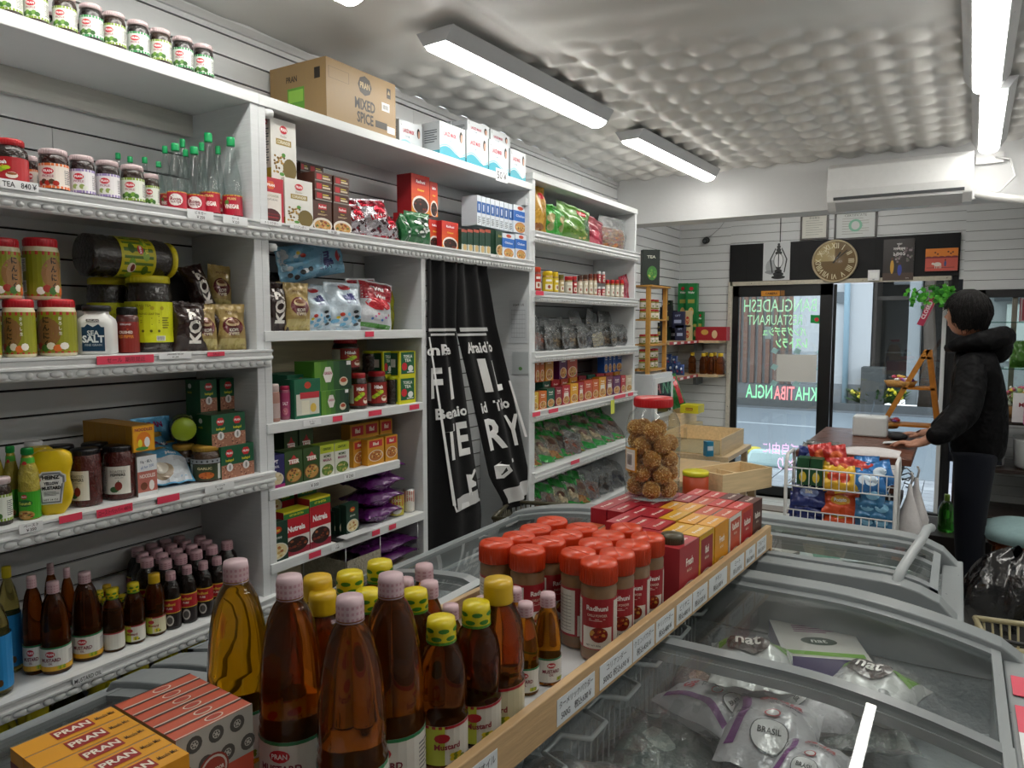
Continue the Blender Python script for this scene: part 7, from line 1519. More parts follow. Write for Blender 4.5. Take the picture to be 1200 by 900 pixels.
# ladoo jar
def ladoo_fn():
    r = thing('sweet_ball_jar','x','jar'); R0,H = .08,.3; m = MB('clear')
    pr = [(0,.002),(.07,.002),(.078,.008),(.08,.02),(.08,.055),(.076,.06),(.08,.065),(.08,.125),(.076,.13),(.08,.135),(.08,.19),(.076,.195),(.079,.2),(.078,.225),(.068,.25),(.052,.265),(.05,.285)]
    m.lathe(pr,36,'#f2f5f4',cap=False); m.build('jar_body',r)
    m = MB('plastic'); m.lathe([(.056,.272),(.057,.276),(.057,.296),(.054,.3),(0,.3)],36,'#bb1820')
    for i in range(40): a = 2*PI*i/40; m.obox((.0568*math.cos(a),.0568*math.sin(a),.275),(.0008*math.cos(a),.0008*math.sin(a),0),(-.002*math.sin(a),.002*math.cos(a),0),(0,0,.018),'#bb1820')
    m.build('lid',r)
    m = MB('label'); q = round_(.0812,0,-2.15); m.rect(q,-.028,.085,.028,.155,'#d0902c',.0002,8); m.rect(q,-.022,.09,.022,.15,'#d9d9d2',.0006,8); barcode(m,q,0,.12,.028,.04); m.build('jar_label',r); return r
LJ = onz(764,583,TZ+.15); LJ.z = TZ+.1515; ladoo_fn_o = ladoo_fn(); ladoo_fn_o.location = LJ; tag(ladoo_fn_o,'big clear jar with red lid full of golden puffed rice balls')
def lad_fn():
    m = MB('food'); R = random.Random(2); m.ball((0,0,0),.0245,'#b07c38',14,'matte')
    for i in range(330):
        d = Vector((R.gauss(0,1),R.gauss(0,1),R.gauss(0,1))).normalized(); t = d.orthogonal().normalized(); t = (Matrix.Rotation(R.uniform(0,6.3),3,d) @ t)*.0042; s_ = d.cross(t).normalized()*.0017; c = d*.0252
        m.add([c- t,c+s_,c+t,c- s_,c+d*.0022],[(0,1,4),(1,2,4),(2,3,4),(3,0,4)],R.choice(['#d8a658','#e4bc78','#bd8440','#ecca8c','#c89250']),'matte')
    o = m.build('puffed_rice_ball'); o['category'] = 'sweet'; return o
lad = Proto(lad_fn); n = 0
for lay in range(5):
    for q in range(6 if lay< 4 else 4):
        last = q== 5; a = 2*PI*q/5+lay*.63; rr = 0 if last else .0505; z = .032+lay*.043+(.004 if q % 2 else 0)
        if lay== 4 and q== 3: rr = .015
        n += 1; lad((LJ.x+rr*math.cos(a),LJ.y+rr*math.sin(a),LJ.z+z),'golden puffed rice ball in the red lidded jar, %s layer from the bottom' % ORD[lay],a,'puffed rice balls in the jar, layer %s' % ORD[lay],(lay,q,a),1.0)
# ================================================================ INSIDE THE FREEZERS
def chick(name,w_,h_,d,col,draw,seed,colf=None): return pouch(name,'frozen food',w_,h_,d,col,draw,'foil',seed,colf=colf,wr=.05,crimp=.03)
def d_nat(m,S,w_,h_):
    m.grid(lambda a,b: S(w_*(-.42+.84*a),h_*(.62+.3*b)- .25*h_*(a- .5)**2,.002),10,4,'#6fa52a'); m.ell(S,-.06*w_,h_*.56,w_*.27,h_*.19,'#3f302c',.006,20,4); m.text(S,'nat',-.06*w_,h_*.56,h_*.13,'#e6e2dc',.009,.02); m.ell(S,w_*.25,h_*.25,w_*.07,h_*.05,'#8a8c8c',.004,12,3)
def d_sad(m,S,w_,h_):
    m.grid(lambda a,b: S(w_*(-.43+.1*a+.1*math.sin(3*b)),h_*(.12+.76*b),.002),3,12,'#7a3480'); m.text(S,'Sadia',w_*.08,h_*.72,h_*.13,'#b8222c',.006,.03,w_*.6); m.text(S,'دجاج مجمد',w_*.1,h_*.59,h_*.06,'#3a3a3c',.006,.02,w_*.45); m.ell(S,w_*.02,h_*.43,w_*.09,h_*.06,'#b8323c',.005,16,3); m.ell(S,w_*.02,h_*.43,w_*.07,h_*.045,'#dad8d8',.0055,16,3)
    m.ell(S,w_*.02,h_*.2,w_*.2,h_*.13,'#55585a',.004,24,4); m.ell(S,w_*.02,h_*.2,w_*.185,h_*.12,'#dcdcdc',.0046,24,4); m.text(S,'BRASIL',w_*.02,h_*.21,h_*.045,'#3a3c3e',.007,.02,w_*.28)
def d_box(m,S,w_,h_): m.rect(S,-w_*.3,h_*.2,w_*.42,h_*.85,'#c6c4be',.0006); m.ell(S,0,h_*.35,w_*.2,h_*.12,'#3a4a3c',.0009,14); m.text(S,'nat',0,h_*.35,h_*.1,'#dfe2dc',.0013,.02); m.rect(S,-w_*.42,h_*.1,-w_*.32,h_*.9,'#6fa52a',.0006); lines(m,S,w_*.05,h_*.65,w_*.5,h_*.2,4,'#8c4a7a',.001)
natb = chick('chicken_bag',.2,.24,.11,'#c3c5c3',d_nat,60); sad = chick('chicken_bag',.2,.27,.12,'#c3c2c6',d_sad,61); RX = R1.location
def fz(p,px,py,z,label,rz,group=None,sc=1.0,tilt=0): q = onz(px,py,z); return p((q.x- .12*sc*math.sin(-rz),q.y- .12*sc*math.cos(rz),z- .03),label,0,group,Matrix.Rotation(rz,4,'Z').to_euler() if tilt is None else (Matrix.Rotation(rz,3,'Z') @ Matrix(((0,1,0),(0,0,1),(1,0,0))).transposed().to_3x3()).to_euler() if False else (Matrix.Rotation(rz,3,'Z') @ Matrix(((0,1,0),(0,0,1),(1,0,0)))).to_euler(),sc)
# lying flat: bag face (+x) turned up, its width across, its length away
for p,px,py,z,lb,rz,g,sc in ((natb,882,768,.71,'white and green bagged chicken at the left of the far half',.25,1,.95),(natb,1022,798,.66,'white and green bagged chicken at the right of the far half',-.25,1,.95),(sad,903,850,.66,'white and purple bagged chicken lying in the middle of the near half',.1,0,.95),(sad,838,818,.64,'white and purple bagged chicken half under the middle one',1.2,0,.8),(sad,948,886,.70,'small white and purple bagged chicken in front',-.1,0,.6),(sad,958,822,.62,'white and purple bagged chicken turned away on the right',-1.0,0,.85)):
    q = onz(px,py,z); fz(p,px,py,z+.08,lb,rz,['large chicken bags with purple stripe','chicken bags with green ends'][g],sc)
q = onz(955,764,.72); m = MB('print'); bx = carton('frozen_food_box','frozen food',.2,.24,.05,'#5a4a8c',None,None,lambda m,S,w_,h_: (m.rect(S,-w_*.45,-h_*.45,w_*.45,h_*.45,'#c6c4be',.0006),m.rect(S,-w_*.45,-h_*.45,w_*.45,-h_*.36,'#6fa52a',.001),m.ell(S,0,-h_*.1,w_*.22,h_*.1,'#3a4a3c',.001,14),m.text(S,'nat',0,-h_*.1,h_*.08,'#dfe2dc',.0015,.02),lines(m,S,0,h_*.22,w_*.5,h_*.2,4,'#8c4a7a',.001)),top_c='#c9c7c4')
bx((q.x,q.y+.02,.70),'flat white frozen food box with green stripe between the bagged chickens',-.3,None,(0,0,-1.2),1)
mk = lambda n,c,cols,s,w_=.26,h_=.3,m_='film': pouch(n,'frozen food',w_,h_,.12,c,None,m_,s,inner=grains(cols,.85),wr=.2)
meat = mk('clear_frozen_bag','#c6cccb',['#cdb5a6','#b89888','#d8c6ba','#a58578'],70); fish = mk('clear_frozen_bag','#c0c9c6',['#a9b4ae','#c0c8c0','#8f9a96','#d0d4cc'],71); prawn = mk('clear_frozen_bag','#cdd3d2',['#b5694c','#c98a6c','#cfc4b8','#bfc6c8'],72)
G = 'clear bags of frozen meat and fish'
for p,x,y,z,rz,lb,sc in ((meat,-.32,1.0,.6,.3,'clear bag of pale frozen meat by the wire divider',.9),(fish,-.25,.75,.62,1.2,'clear greenish bag of frozen fish at the bottom edge',1.1),(prawn,0.0,1.15,.62,-.4,'clear bag of orange frozen prawns near the right rim',1.0),(meat,-.0,.85,.6,.8,'clear bag of frozen meat low on the right',1.0),(fish,-.4,.95,.56,-.5,'frosted clear bag left of the wire divider',.9),
                            (fish,-.02,1.66,.56,.4,'clear frosty bag near the right end of the far half',.8),(meat,-.28,1.72,.55,.2,'clear bag with pink meat beside the flat box',.8),(meat,.0,1.45,.5,.9,'clear bag of meat deep in the middle',1),(fish,-.3,1.35,.5,.2,'frosty clear bag under the big chicken bags',1.1),(prawn,-.1,.5,.6,.2,'clear bag of prawns at the near end',1.2),(meat,-.3,.4,.6,2,'clear bag of meat at the near end',1.2)):
    p((x- (.1 if x>-.2 else .2),y,z+.09),lb,0,G,(Matrix.Rotation(rz,3,'Z') @ Matrix(((0,1,0),(0,0,1),(1,0,0)))).to_euler(),sc)
m = MB('ice'); m.grid(lambda a,b: (-.42+.84*a,-.9+1.85*b,.57+.03*math.sin(7*a+9*b)*math.sin(17*b)),20,40,'#b4bbbe'); m.build('frost_bed',R1)
def pack(c,c2,t): return carton('frozen_pack','frozen food',.16,.2,.035,c,None,None,lambda m,S,w_,h_: (m.rect(S,-w_*.4,-h_*.1,w_*.4,h_*.3,c2,.0006),m.text(S,t,0,h_*.1,h_*.12,'#e8e8e4',.001,.03,w_*.6),m.food(S,0,-h_*.28,w_*.3,h_*.12,MIXF,.0006,8)),top_c=c)
pk = [pack('#b9c4c4','#2f8a78','Golden'),pack('#c4c0b8','#3f9a3c','Paratha'),pack('#b8a89c','#8c3a3a','Beef'),pack('#cfd2d2','#7a7f88','Fish')]
R = random.Random(9); k = 0
for (x0,x1,y0,y1,z,lb) in ((-.78,-.1,2.27,2.64,.765,'far freezer'),(-1.40,-1.12,1.02,2.4,.60,'left freezer behind the jars'),(-1.4,-1.12,.1,.75,.58,'left freezer at the corner')):
    ii = 0
    for i in range(int((x1- x0)/.17)):
        for j in range(int((y1- y0)/.2)+1):
            k += 1; ii += 1; pk[(k*3+i) % 4]((x0+.09+i*.18,y0+.1+j*.2,z+R.uniform(-.02,.02)),'flat frozen pack in the %s, %s along' % (lb,ORD[min(ii,19)- 1]),0,'frozen packs in the '+lb,(R.uniform(-.1,.1),R.uniform(-.1,.1),R.uniform(-.5,.5)))
for fr,z in ((R2,.74),(L1,.53),(L2,.55)):
    d = {R2: (.42,.26),L1: (.23,.68),L2: (.23,.72)}[fr]; m = MB('ice'); m.grid(lambda a,b: (-d[0]+2*d[0]*a,-d[1]+2*d[1]*b,z+.02*math.sin(9*a+12*b)),12,20,'#aab2b4'); m.build('frost_bed',fr)
# ================================================================ THE FAR CORNER
def yput(p,px0,px1,pyt,Y,z,label,group=None,rz=0,sc3=None):      # thing facing the viewer from the back wall
    a,b = ony(px0,400,Y).x,ony(px1,400,Y).x; c = (a+b)/2
    for _ in range(3): q = proj(c,Y,z)[1]; a,b = ony(px0,q,Y).x,ony(px1,q,Y).x; c = (a+b)/2
    h = ony((px0+px1)/2,pyt,Y).z- z
    if p.kind== 'round': k = (b- a)/p.dims[0]; sc = (k,k,h/p.dims[2]); return p((c,Y+(b- a)/2,z),label,-1.7,group,None,sc)
    return p((c,Y+p.dims[0]/2,z),label,-PI/2+rz,group,None,(1,(b- a)/p.dims[1],h/p.dims[2]))
ZA = ony(830,399,6.52).z; ZB = ony(830,439,6.52).z
for z,lb in ((ZA,'upper'),(ZB,'lower')):
    r = thing('corner_shelf','%s pale wooden wall shelf with red edge in the far corner' % lb,'shelf',(-2.26,BY,z))
    m = MB('wood'); m.box(.0,-.25,-.022,.44,0,0,'#cdb692'); m.box(0,-1.0,-.022,.25,-.25,0,'#c2ab88'); m.build('board',r)
    m = MB('label'); m.box(.2505,-1.0,-.024,.252,-.25,.001,'#a31f2c'); m.box(.05,-.2525,-.024,.26,-.2505,.001,'#a31f2c')
    for i in range(4): m.box(.2521,-.9+.18*i,-.021,.2528,-.82+.18*i,-.003,'#dcdcdc')
    m.build('edge_strip',r); m = MB('metal'); m.box(.2,-.2,-.1,.23,-.0,-.023,'#7f8487'); m.build('bracket',r)
gwaf = carton('green_wafer_box','box',.12,.06,.34,'#1c7a3c',lambda m,S,w_,h_: (m.ell(S,0,h_*.86,w_*.2,h_*.05,'#b8202c',.001,10),m.text(S,'Wafer',0,h_*.76,h_*.06,'#e6eae0',.001,.03,w_*.7),m.rect(S,-w_*.3,h_*.48,w_*.3,h_*.58,'#a8a34a',.001),m.food(S,0,h_*.25,w_*.25,h_*.12,['#d8b070','#c09048'],.001,10)))
G = 'green wafer boxes in the far corner'
yput(gwaf,794,805,332,6.6,ZA+.17,'tall green wafer box on top, left',G); yput(gwaf,803,816,332,6.56,ZA+.17,'tall green wafer box on top, front with biscuit picture',G)
yput(gwaf,805,815,368,6.6,ZA,'green wafer box below, left',G); yput(gwaf,811,817,366,6.57,ZA,'green wafer box below, middle',G); yput(gwaf,817,823,365,6.6,ZA,'green wafer box below, right',G)
dk = lambda c,t,tc: carton('dark_tea_box','box',.1,.06,.14,c,lambda m,S,w_,h_: (m.text(S,t,0,h_*.75,h_*.12,tc,.001,.02,w_*.6),m.rect(S,-w_*.3,h_*.3,w_*.3,h_*.5,tc,.0008)))
dkb = [dk('#1c1c2c','Sho','#b9b9c9'),dk('#16181c','TEA','#a89a5c'),dk('#2a2e4c','GIFT','#a5b0cf'),dk('#14241a','PREM','#b5a050')]
G = 'dark tea boxes in the far corner'; n = 0
for (a,b,t,Y,z,k) in ((764,780,336,6.3,ZA+.24,0),(765,774,360,6.25,ZA+.12,1),(774,786,358,6.3,ZA+.12,1),(780,786,352,6.4,ZA+.25,3),(765,776,378,6.2,ZA,1),(776,783,376,6.3,ZA,3),(784,791,364,6.4,ZA+.1,1),(787,801,365,6.35,ZA+.11,2),(785,792,382,6.45,ZA,0),(791,802,381,6.35,ZA,2)):
    n += 1; yput(dkb[k],a,b,t,Y,z,'dark tea box stacked in the far corner, number of stack %s' % ORD[n- 1] if False else 'dark tea box in the far corner pile, %s counted from the left' % ORD[n- 1],G)
yel = carton('cream_biscuit_box','box',.1,.06,.14,'#c9b98c',lambda m,S,w_,h_: m.food(S,0,h_*.4,w_*.3,h_*.25,['#b5392c','#d8c48c'],.001,10)); yput(yel,802,809,364,6.4,ZA+.12,'cream box with red picture, upper one in the corner'); yput(yel,802,809,381,6.4,ZA,'cream box with red picture, lower one in the corner')
redc = carton('red_biscuit_box','box',.4,.12,.15,'#9c1c28',lambda m,S,w_,h_: (m.ell(S,-w_*.2,h_*.6,w_*.12,h_*.2,'#c9a04a',.0008,14),m.ell(S,w_*.12,h_*.45,w_*.09,h_*.3,'#d8b890',.001,14)),top_c='#b02a34'); yput(redc,815,851,383,6.54,ZA,'wide red biscuit box on the upper corner shelf')
honey = bottle('honey_bottle','bottle',[(.03,0),(.036,.01),(.036,.08),(.032,.09),(.036,.1),(.034,.13),(.02,.155),(.018,.165)],'#a8561c','#c9a81c',None,None,None,.02,.025,'liquid'); G = 'honey bottles with yellow caps'
for i,(a,b,t) in enumerate(((805,814,413),(818,827,414),(827,836,414),(837,848,414))): yput(honey,a,b,t,6.56,ZB,'amber honey bottle on the lower corner shelf, %s from the left' % ORD[i],G)
for i,(a,b) in enumerate(((822,830),(832,840))): yput(honey,a,b,413,6.66,ZB,'amber honey bottle behind the front ones, %s' % ['left','right'][i],G)
bp = pouch('blue_packet','packet',.1,.15,.04,'#3a5a9c',lambda m,S,w_,h_: (m.ell(S,0,h_*.6,w_*.2,h_*.12,'#c9d4e6',.002,10,2),m.ell(S,w_*.15,h_*.3,w_*.12,h_*.1,'#b03a6a',.002,8,2)),seed=6); G = 'blue packets on the lower corner shelf'
for i,(a,b,t,z) in enumerate(((776,783,425,0),(782,789,425,0),(789,796,424,0),(786,793,417,.09),(795,801,427,0),(777,786,415,.09))): yput(bp,a,b,t,6.3,ZB+z,'blue sweets packet, %s in the corner pile' % ORD[i],G)
tall = carton('black_gift_box','box',.12,.06,.3,'#12201a',lambda m,S,w_,h_: (m.food(S,w_*.05,h_*.35,w_*.3,h_*.2,['#3c7a34','#5a9a3c','#a8b44a'],.001,14),m.text(S,'TEA',0,h_*.8,h_*.08,'#cfd0c0',.001,.02)))
# wooden spice rack with little jars
RXr,RY =-2.0,5.3; zc = 1.02
r = thing('cabinet','white cabinet with small glass door beyond the far shelf unit','cabinet',(-2.03,5.4,0)); m = MB('plastic'); zt = ony(765,439,5.2).z
m.box(-.2,-.22,0,.1,.22,zt,'#c5c9cd'); m.build('body',r,bevel=.004); m = MB('plastic')
m.box(.101,-.2,zt- .34,.115,.2,zt- .03,'#cfd2d5'); m.build('door',r,bevel=.002); m = MB('glass'); m.box(.1155,-.15,zt- .3,.1165,.15,zt- .07,'#51605c'); m.build('door_glass',r)
r = thing('spice_rack','small wooden spice rack standing on the white cabinet','rack',(-2.02,5.4,zt)); m = MB('wood')
for y in (-.18,.18): m.box(.02,y- .012,0,.05,y+.012,.66,'#b98a44'); m.box(-.12,y- .012,0,-.09,y+.012,.66,'#b98a44')
m.build('frame',r)
for j in range(3):
    m = MB('wood')
    for i in range(5): m.box(-.12+.036*i,-.19,.19*j+.02,-.12+.036*i+.026,.19,.19*j+.032,'#b5853f')
    m.build('slatted_shelf',r)
G = 'red lidded spice jars on the wooden rack'; n = 0
rj = jar('red_lidded_jar','jar',.035,.1,'#8a8a2c','#b51c24',(.15,.65),'#cfcabc',d_s('#5a7a2c',0),.2,.1,.88,bm='powder')
for j in (0,1,2):
    for st in (0,1):
        for i in range(4):
            if j== 1 and st== 1: continue
            n += 1; rj((-2.02- .02,5.4- .15+.09*i,zt+.033+.19*j+.0+.077*st),'red lidded jar on the %s tier of the wooden rack, %s layer, %s along' % (['bottom','middle','top'][j],['lower','upper'][st],ORD[i]),-.7,G,None,.74)
tall((-2.03,5.36,zt+.665),'tall black box with green picture standing above the wooden rack',-.9,None,None,(1,1.1,.9))
m = MB('wood'); m.box(-.14,-.2,0,.07,.2,.012,'#b5853f'); tag(m.build('rack_board',None,0,(-2.02,5.4,zt+.652)),'thin board on top of the wooden spice rack','board')
# low table with crates
TBZ = .74
r = thing('low_table','low wooden table carrying crates beside the door','table',(-1.32,3.95,0)); m = MB('wood'); m.box(-.13,-.3,TBZ- .03,.38,.35,TBZ,'#b9a07a'); m.build('tabletop',r,bevel=.002)
for x in (-.1,.34):
    for y in (-.26,.31): m = MB('wood'); m.box(x- .02,y- .02,0,x+.02,y+.02,TBZ- .031,'#9c8562'); m.build('leg',r)
def crate(label,p,w_,d,h,div,col='#d3bb92',front_=None,rz=0):
    r = thing('wooden_crate',label,'crate',p,rz); m = MB('wood'); m.box(-w_/2,-d/2,0,w_/2,d/2,.008,col); m.box(-w_/2,-d/2,.008,-w_/2+.01,d/2,h,col); m.box(w_/2- .01,-d/2,.008,w_/2,d/2,h,col)
    if not front_: m.box(-w_/2+.01,-d/2,.008,w_/2- .01,-d/2+.01,h,col)
    m.box(-w_/2+.01,d/2- .01,.008,w_/2- .01,d/2,h,col)
    if div: m.box(-w_/2+.01,-.005,.008,w_/2- .01,.005,h*.8,col)
    m.build('box',r)
    if front_: m = MB('clear'); m.box(-w_/2+.01,-d/2,.008,w_/2- .01,-d/2+.004,h*.9,'#dfe3e3'); m.build('clear_front',r)
    return r
q = onz(858,575,TBZ); crate('open pale wooden crate with a divider, right one by the door',(q.x- .02,q.y+.06,TBZ+.001),.2,.36,.1,True,rz=-.45)
q = onz(812,582,TBZ); m = MB('print'); qq = (q.x+.005,q.y+.02,TBZ+.001)
r = thing('drink_powder_can','round orange can with yellow lid beside the golden ball jar','can',qq); m = MB('print'); m.lathe([(.058,0),(.06,.004),(.06,.105)],28,'#a83c14'); S = round_(.0602,0,-1.1); m.ell(S,0,.03,.028,.015,'#b8242c',.0006,14); m.text(S,'TANG',0,.03,.014,'#f0e6d8',.0012,.03); m.build('can_body',r); m = MB('plastic'); m.lathe([(.062,.1),(.062,.118),(.058,.12),(0,.12)],28,'#c9c01c'); m.build('lid',r)
r = thing('low_table','pale wooden stand behind the crates in the far corner','table',(-1.93,5.0,0)); r.location = (-1.72,5.1,0); m = MB('wood'); m.box(-.1,-.15,.62,.42,.5,.65,'#c2ab88'); m.build('tabletop',r)
for x in (-.07,.38):
    for y in (-.11,.46): m = MB('wood'); m.box(x- .02,y- .02,0,x+.02,y+.02,.619,'#a89070'); m.build('leg',r)
crate('large pale wooden tray with clear front behind the crates',(-1.58,5.27,.651),.46,.6,.12,False,front_=1)
ybx = carton('yellow_noodle_carton','carton',.2,.16,.2,'#c9c022',lambda m,S,w_,h_: (m.rect(S,-w_*.2,h_*.35,w_*.2,h_*.7,'#8a5a1c',.0008),m.text(S,'MAMA',0,h_*.52,h_*.12,'#e6c83a',.0012,.03,w_*.36),lines(m,S,0,h_*.2,w_*.5,h_*.1,2,'#7a741c')),side_c='#b5ac1c')
crate('pale wooden tray under the yellow carton',(-1.98,5.75,.75),.3,.4,.1,False)
m = MB('wood'); m.box(-.2,-.22,0,.2,.22,.749,'#b5a482'); tag(m.build('storage_box',None,.003,(-1.98,5.75,0)),'plain wooden box under the yellow carton in the corner','box')
yput(ybx,797,818,475,5.62,.852,'yellow noodle carton in the far corner')
q = onz(806,548,.66); bcar = carton('blue_milk_carton','carton',.05,.05,.1,'#2a7a9c',lambda m,S,w_,h_: m.rect(S,-w_*.4,h_*.4,w_*.4,h_*.7,'#cfdfe8',.0008)); bcar((-1.42,4.9,.66),'small blue carton in the clear fronted tray',-.8)
pp = pouch('pink_sweet_packet','packet',.1,.1,.03,'#8a2a4a',lambda m,S,w_,h_: m.ell(S,0,h_*.5,w_*.3,h_*.2,'#dcd0d4',.002,10,2),seed=9); q = onz(832,563,TBZ+.05); pp((q.x,q.y,TBZ+.02),'pink and white sweets packet in the divided crate',rot=(0,-1.0,-.4))
gr = pouch('red_green_packet','packet',.12,.26,.04,'#1f6a34',lambda m,S,w_,h_: m.rect(S,w_*.1,h_*.1,w_*.4,h_*.9,'#b82a34',.002,3,6),seed=10); q = ony(796,475,5.9); gr((q.x,5.9,.86),'red and green packet leaning above the yellow carton',rot=(.3,-.2,-1.0),scale=1.1)
# ================================================================ COUNTER, RACK, PERSON
CT = .9
r = thing('counter','dark counter with brown wooden top that the person leans on','counter',(-.43,4.5,0))
m = MB('darkwood'); m.box(-.27,-.52,CT- .035,.26,.5,CT,'#5c3524'); m.build('countertop',r,bevel=.004); m = MB('matte'); m.box(-.2,-.42,0,.16,.45,CT- .036,'#1b1b1d'); m.build('cabinet',r)
for i in range(4): m = MB('wood'); m.box(.162,-.4+.0*i,.16+.18*i,.185,.42,.2+.18*i,'#4f2c1c'); m.build('drawer_edge',r)
m = MB('label'); m.box(.1605,-.41,.62,.162,-.3,.75,'#d0d2d2'); m.build('paper_note',r)
for i in range(3): m = MB('metal'); m.tube([(.19,-.3+.2*i,.80- .06*i),(.23,-.3+.2*i,.82- .06*i),(.26,-.28+.2*i,.79- .06*i),(.24,-.27+.2*i,.75- .06*i),(.21,-.28+.2*i,.76- .06*i)],.004,'#9a9da0',6); m.build('hook',r)
q = onz(1027,500,CT); m = MB('plastic'); m.box(-.09,-.06,0,.09,.06,.12,'#ccd0d0'); tag(m.build('receipt_printer',None,.012,(-.42,4.72,CT+.0005)),'white box printer on the brown counter','printer'); m = MB('clear'); m.obox((0,0,0),(.02,0,.13),(0,.08,0),(.001,0,0),'#cfd6d8'); tag(m.build('clear_card',None,0,(-.42,4.7,CT+.12)),'small clear upright card on the white box printer','card')
q = onz(1020,509,CT); m = MB('plastic'); m.box(-.09,-.06,0,.09,.06,.006,'#2446a3'); 
for a in ((-.09,-.06,.09,-.054),(-.09,.054,.09,.06),(-.09,-.06,-.084,.06),(.084,-.06,.09,.06)): m.box(a[0],a[1],.006,a[2],a[3],.016,'#2a4fb5')
tag(m.build('money_tray',None,0,(q.x,q.y,CT+.0005)),'blue plastic coin tray on the brown counter','tray')
q = onz(1018,528,CT); m = MB('cloth'); m.grid(lambda a,b: (-.13+.26*a,-.1- .012*(b< .34)+.2*b,.012*math.sin(3*a)+.008- max(0,.3- b)*.3),14,12,lambda a,b: '#c9c6c6' if (a> .1 or int(b*24) % 2) else '#b58a92'); tag(m.build('white_towel',None,0,(q.x+.02,-.52+4.5+.085,CT)),'white cloth with pink edge lying over the front of the counter','towel')
q = onz(985,520,CT); m = MB('film'); m.grid(lambda a,b: (-.1+.2*a,-.06+.12*b,.02+.012*math.sin(11*a+7*b)),10,8,'#9aa3a0'); tag(m.build('plastic_bag',None,0,(-.58,4.12,CT)),'flat crumpled clear bag at the left front of the counter','bag')
m = MB('matte'); m.ball((0,0,.02),(.05,.04,.025),'#151517',14); q = onz(1052,500,CT+.02); tag(m.build('computer_mouse',None,0,(-.27,4.62,CT)),'black rounded mouse on the counter by the far hand','mouse')
m = MB('label'); m.grid(lambda a,b: (-.07+.14*a,-.045+.09*b,.004+.008*math.sin(3*a)),6,4,'#c9cbcc'); tag(m.build('paper_slip',None,0,(-.26,4.45,CT+.002)),'white paper slip between the two hands','paper')
# wooden tiered stand with baskets of sweets
r = thing('display_stand','wooden ladder shaped stand with sweets in front of the person','stand',(-.21,4.92,CT)); m = MB('wood')
for y in (-.07,.07): m.obox((-.2,y,0),(.03,0,0),(0,.015,0),(.24,0,.5),'#b5772c'); m.obox((.12,y,0),(.028,0,0),(0,.015,0),(-.07,0,.5),'#a8691f')
for z in (.05,.27,.45): m.box(-.19+z*.48,-.07,z,.14- z*.14,.085,z+.012,'#a8691f')
m.build('frame',r)
for z in (.03,.28):
    m = MB('wicker'); m.lathe([(.07,z),(.09,z+.035)],20,'#b5884a',ctr=(-.16+z*.3,0)); m.build('basket',r)
R = random.Random(3)
for i in range(26): m = MB('foil'); z = (.07,.32)[i % 2]; m.ball((0,0,0),(.018,.014,.01),R.choice(['#b03a5a','#cfc7cc','#c9a03a','#7a4a9c','#d8d8da','#a82a34']),6,None,.2); tag(m.build('wrapped_sweet',None,0,(-.21- .16+z*.3+R.uniform(-.06,.06),4.92+R.uniform(-.05,.05),CT+z+R.uniform(-.01,.02))),'wrapped sweet in the %s basket of the wooden stand' % ['lower','upper'][i % 2],'sweet','wrapped sweets in the %s basket' % ['lower','upper'][i % 2])
# white wire rack with snacks
rx0,rx1 =-.69,-.215
r = thing('wire_rack','white two tier wire rack of snacks in front of the counter','rack',((rx0+rx1)/2,3.8,0)); w2 = (rx1- rx0)/2; d2 = .1
for sx in (-1,1): m = MB('plastic'); m.tube([(sx*w2,-d2,0),(sx*w2,-d2,.88),(sx*w2,-d2+.03,.92),(sx*w2,d2- .03,.92),(sx*w2,d2,.88),(sx*w2,d2,0)],.0085,'#d3d4d4',8); m.build('side_frame',r)
for z in (.77,.565):
    m = MB('plastic'); w1 = w2- .005
    for zz in (0,.09): m.tube([(-w1,-d2,z+zz),(w1,-d2,z+zz),(w1,d2,z+zz),(-w1,d2,z+zz)],.0035,'#d3d4d4',5,close=True)
    for i in range(15): x =-w1+2*w1*i/14; m.tube([(x,-d2,z+.09),(x,-d2,z),(x,d2,z),(x,d2,z+.09)],.0022,'#d3d4d4',4)
    m.build('wire_basket',r)
def snack(n,c,c2,w_=.11,h_=.12,t=None,seed=1): return pouch(n,'snack bag',w_,h_,.045,c,lambda m,S,a,b: (m.ell(S,0,b*.55,a*.28,b*.2,c2,.0015,12,3),m.text(S,t,0,b*.56,b*.14,'#f2f0ea',.003,.04,a*.5) if t else None),seed=seed)
sn = dict(red=snack('red_snack_bag','#b5261f','#d8602a',seed=71),yel=snack('yellow_snack_bag','#d8a820','#c9401c',seed=72),blue=snack('blue_snack_bag','#2a72b5','#cfe0ee',seed=73),navy=snack('navy_biscuit_pack','#1c2a6a','#8a9ccf',.15,.11,'Bisk',74),org=snack('orange_biscuit_pack','#c9491c','#e0a83a',.15,.11,'Potato',75),teal=snack('blue_chip_pack','#2f6a94','#7ab0cf',.1,.09,None,76))
gb = carton('dark_green_snack_box','box',.055,.07,.13,'#1c4a2c',lambda m,S,w_,h_: m.food(S,0,h_*.3,w_*.3,h_*.2,['#d8b83a','#c9c4a0'],.001,8)); G = 'snacks in the wire rack'
for i,x in enumerate((-.62,-.56)): gb((x,3.77,.774),'dark green box in the upper wire basket, %s' % ['left','right'][i],-PI/2,G)
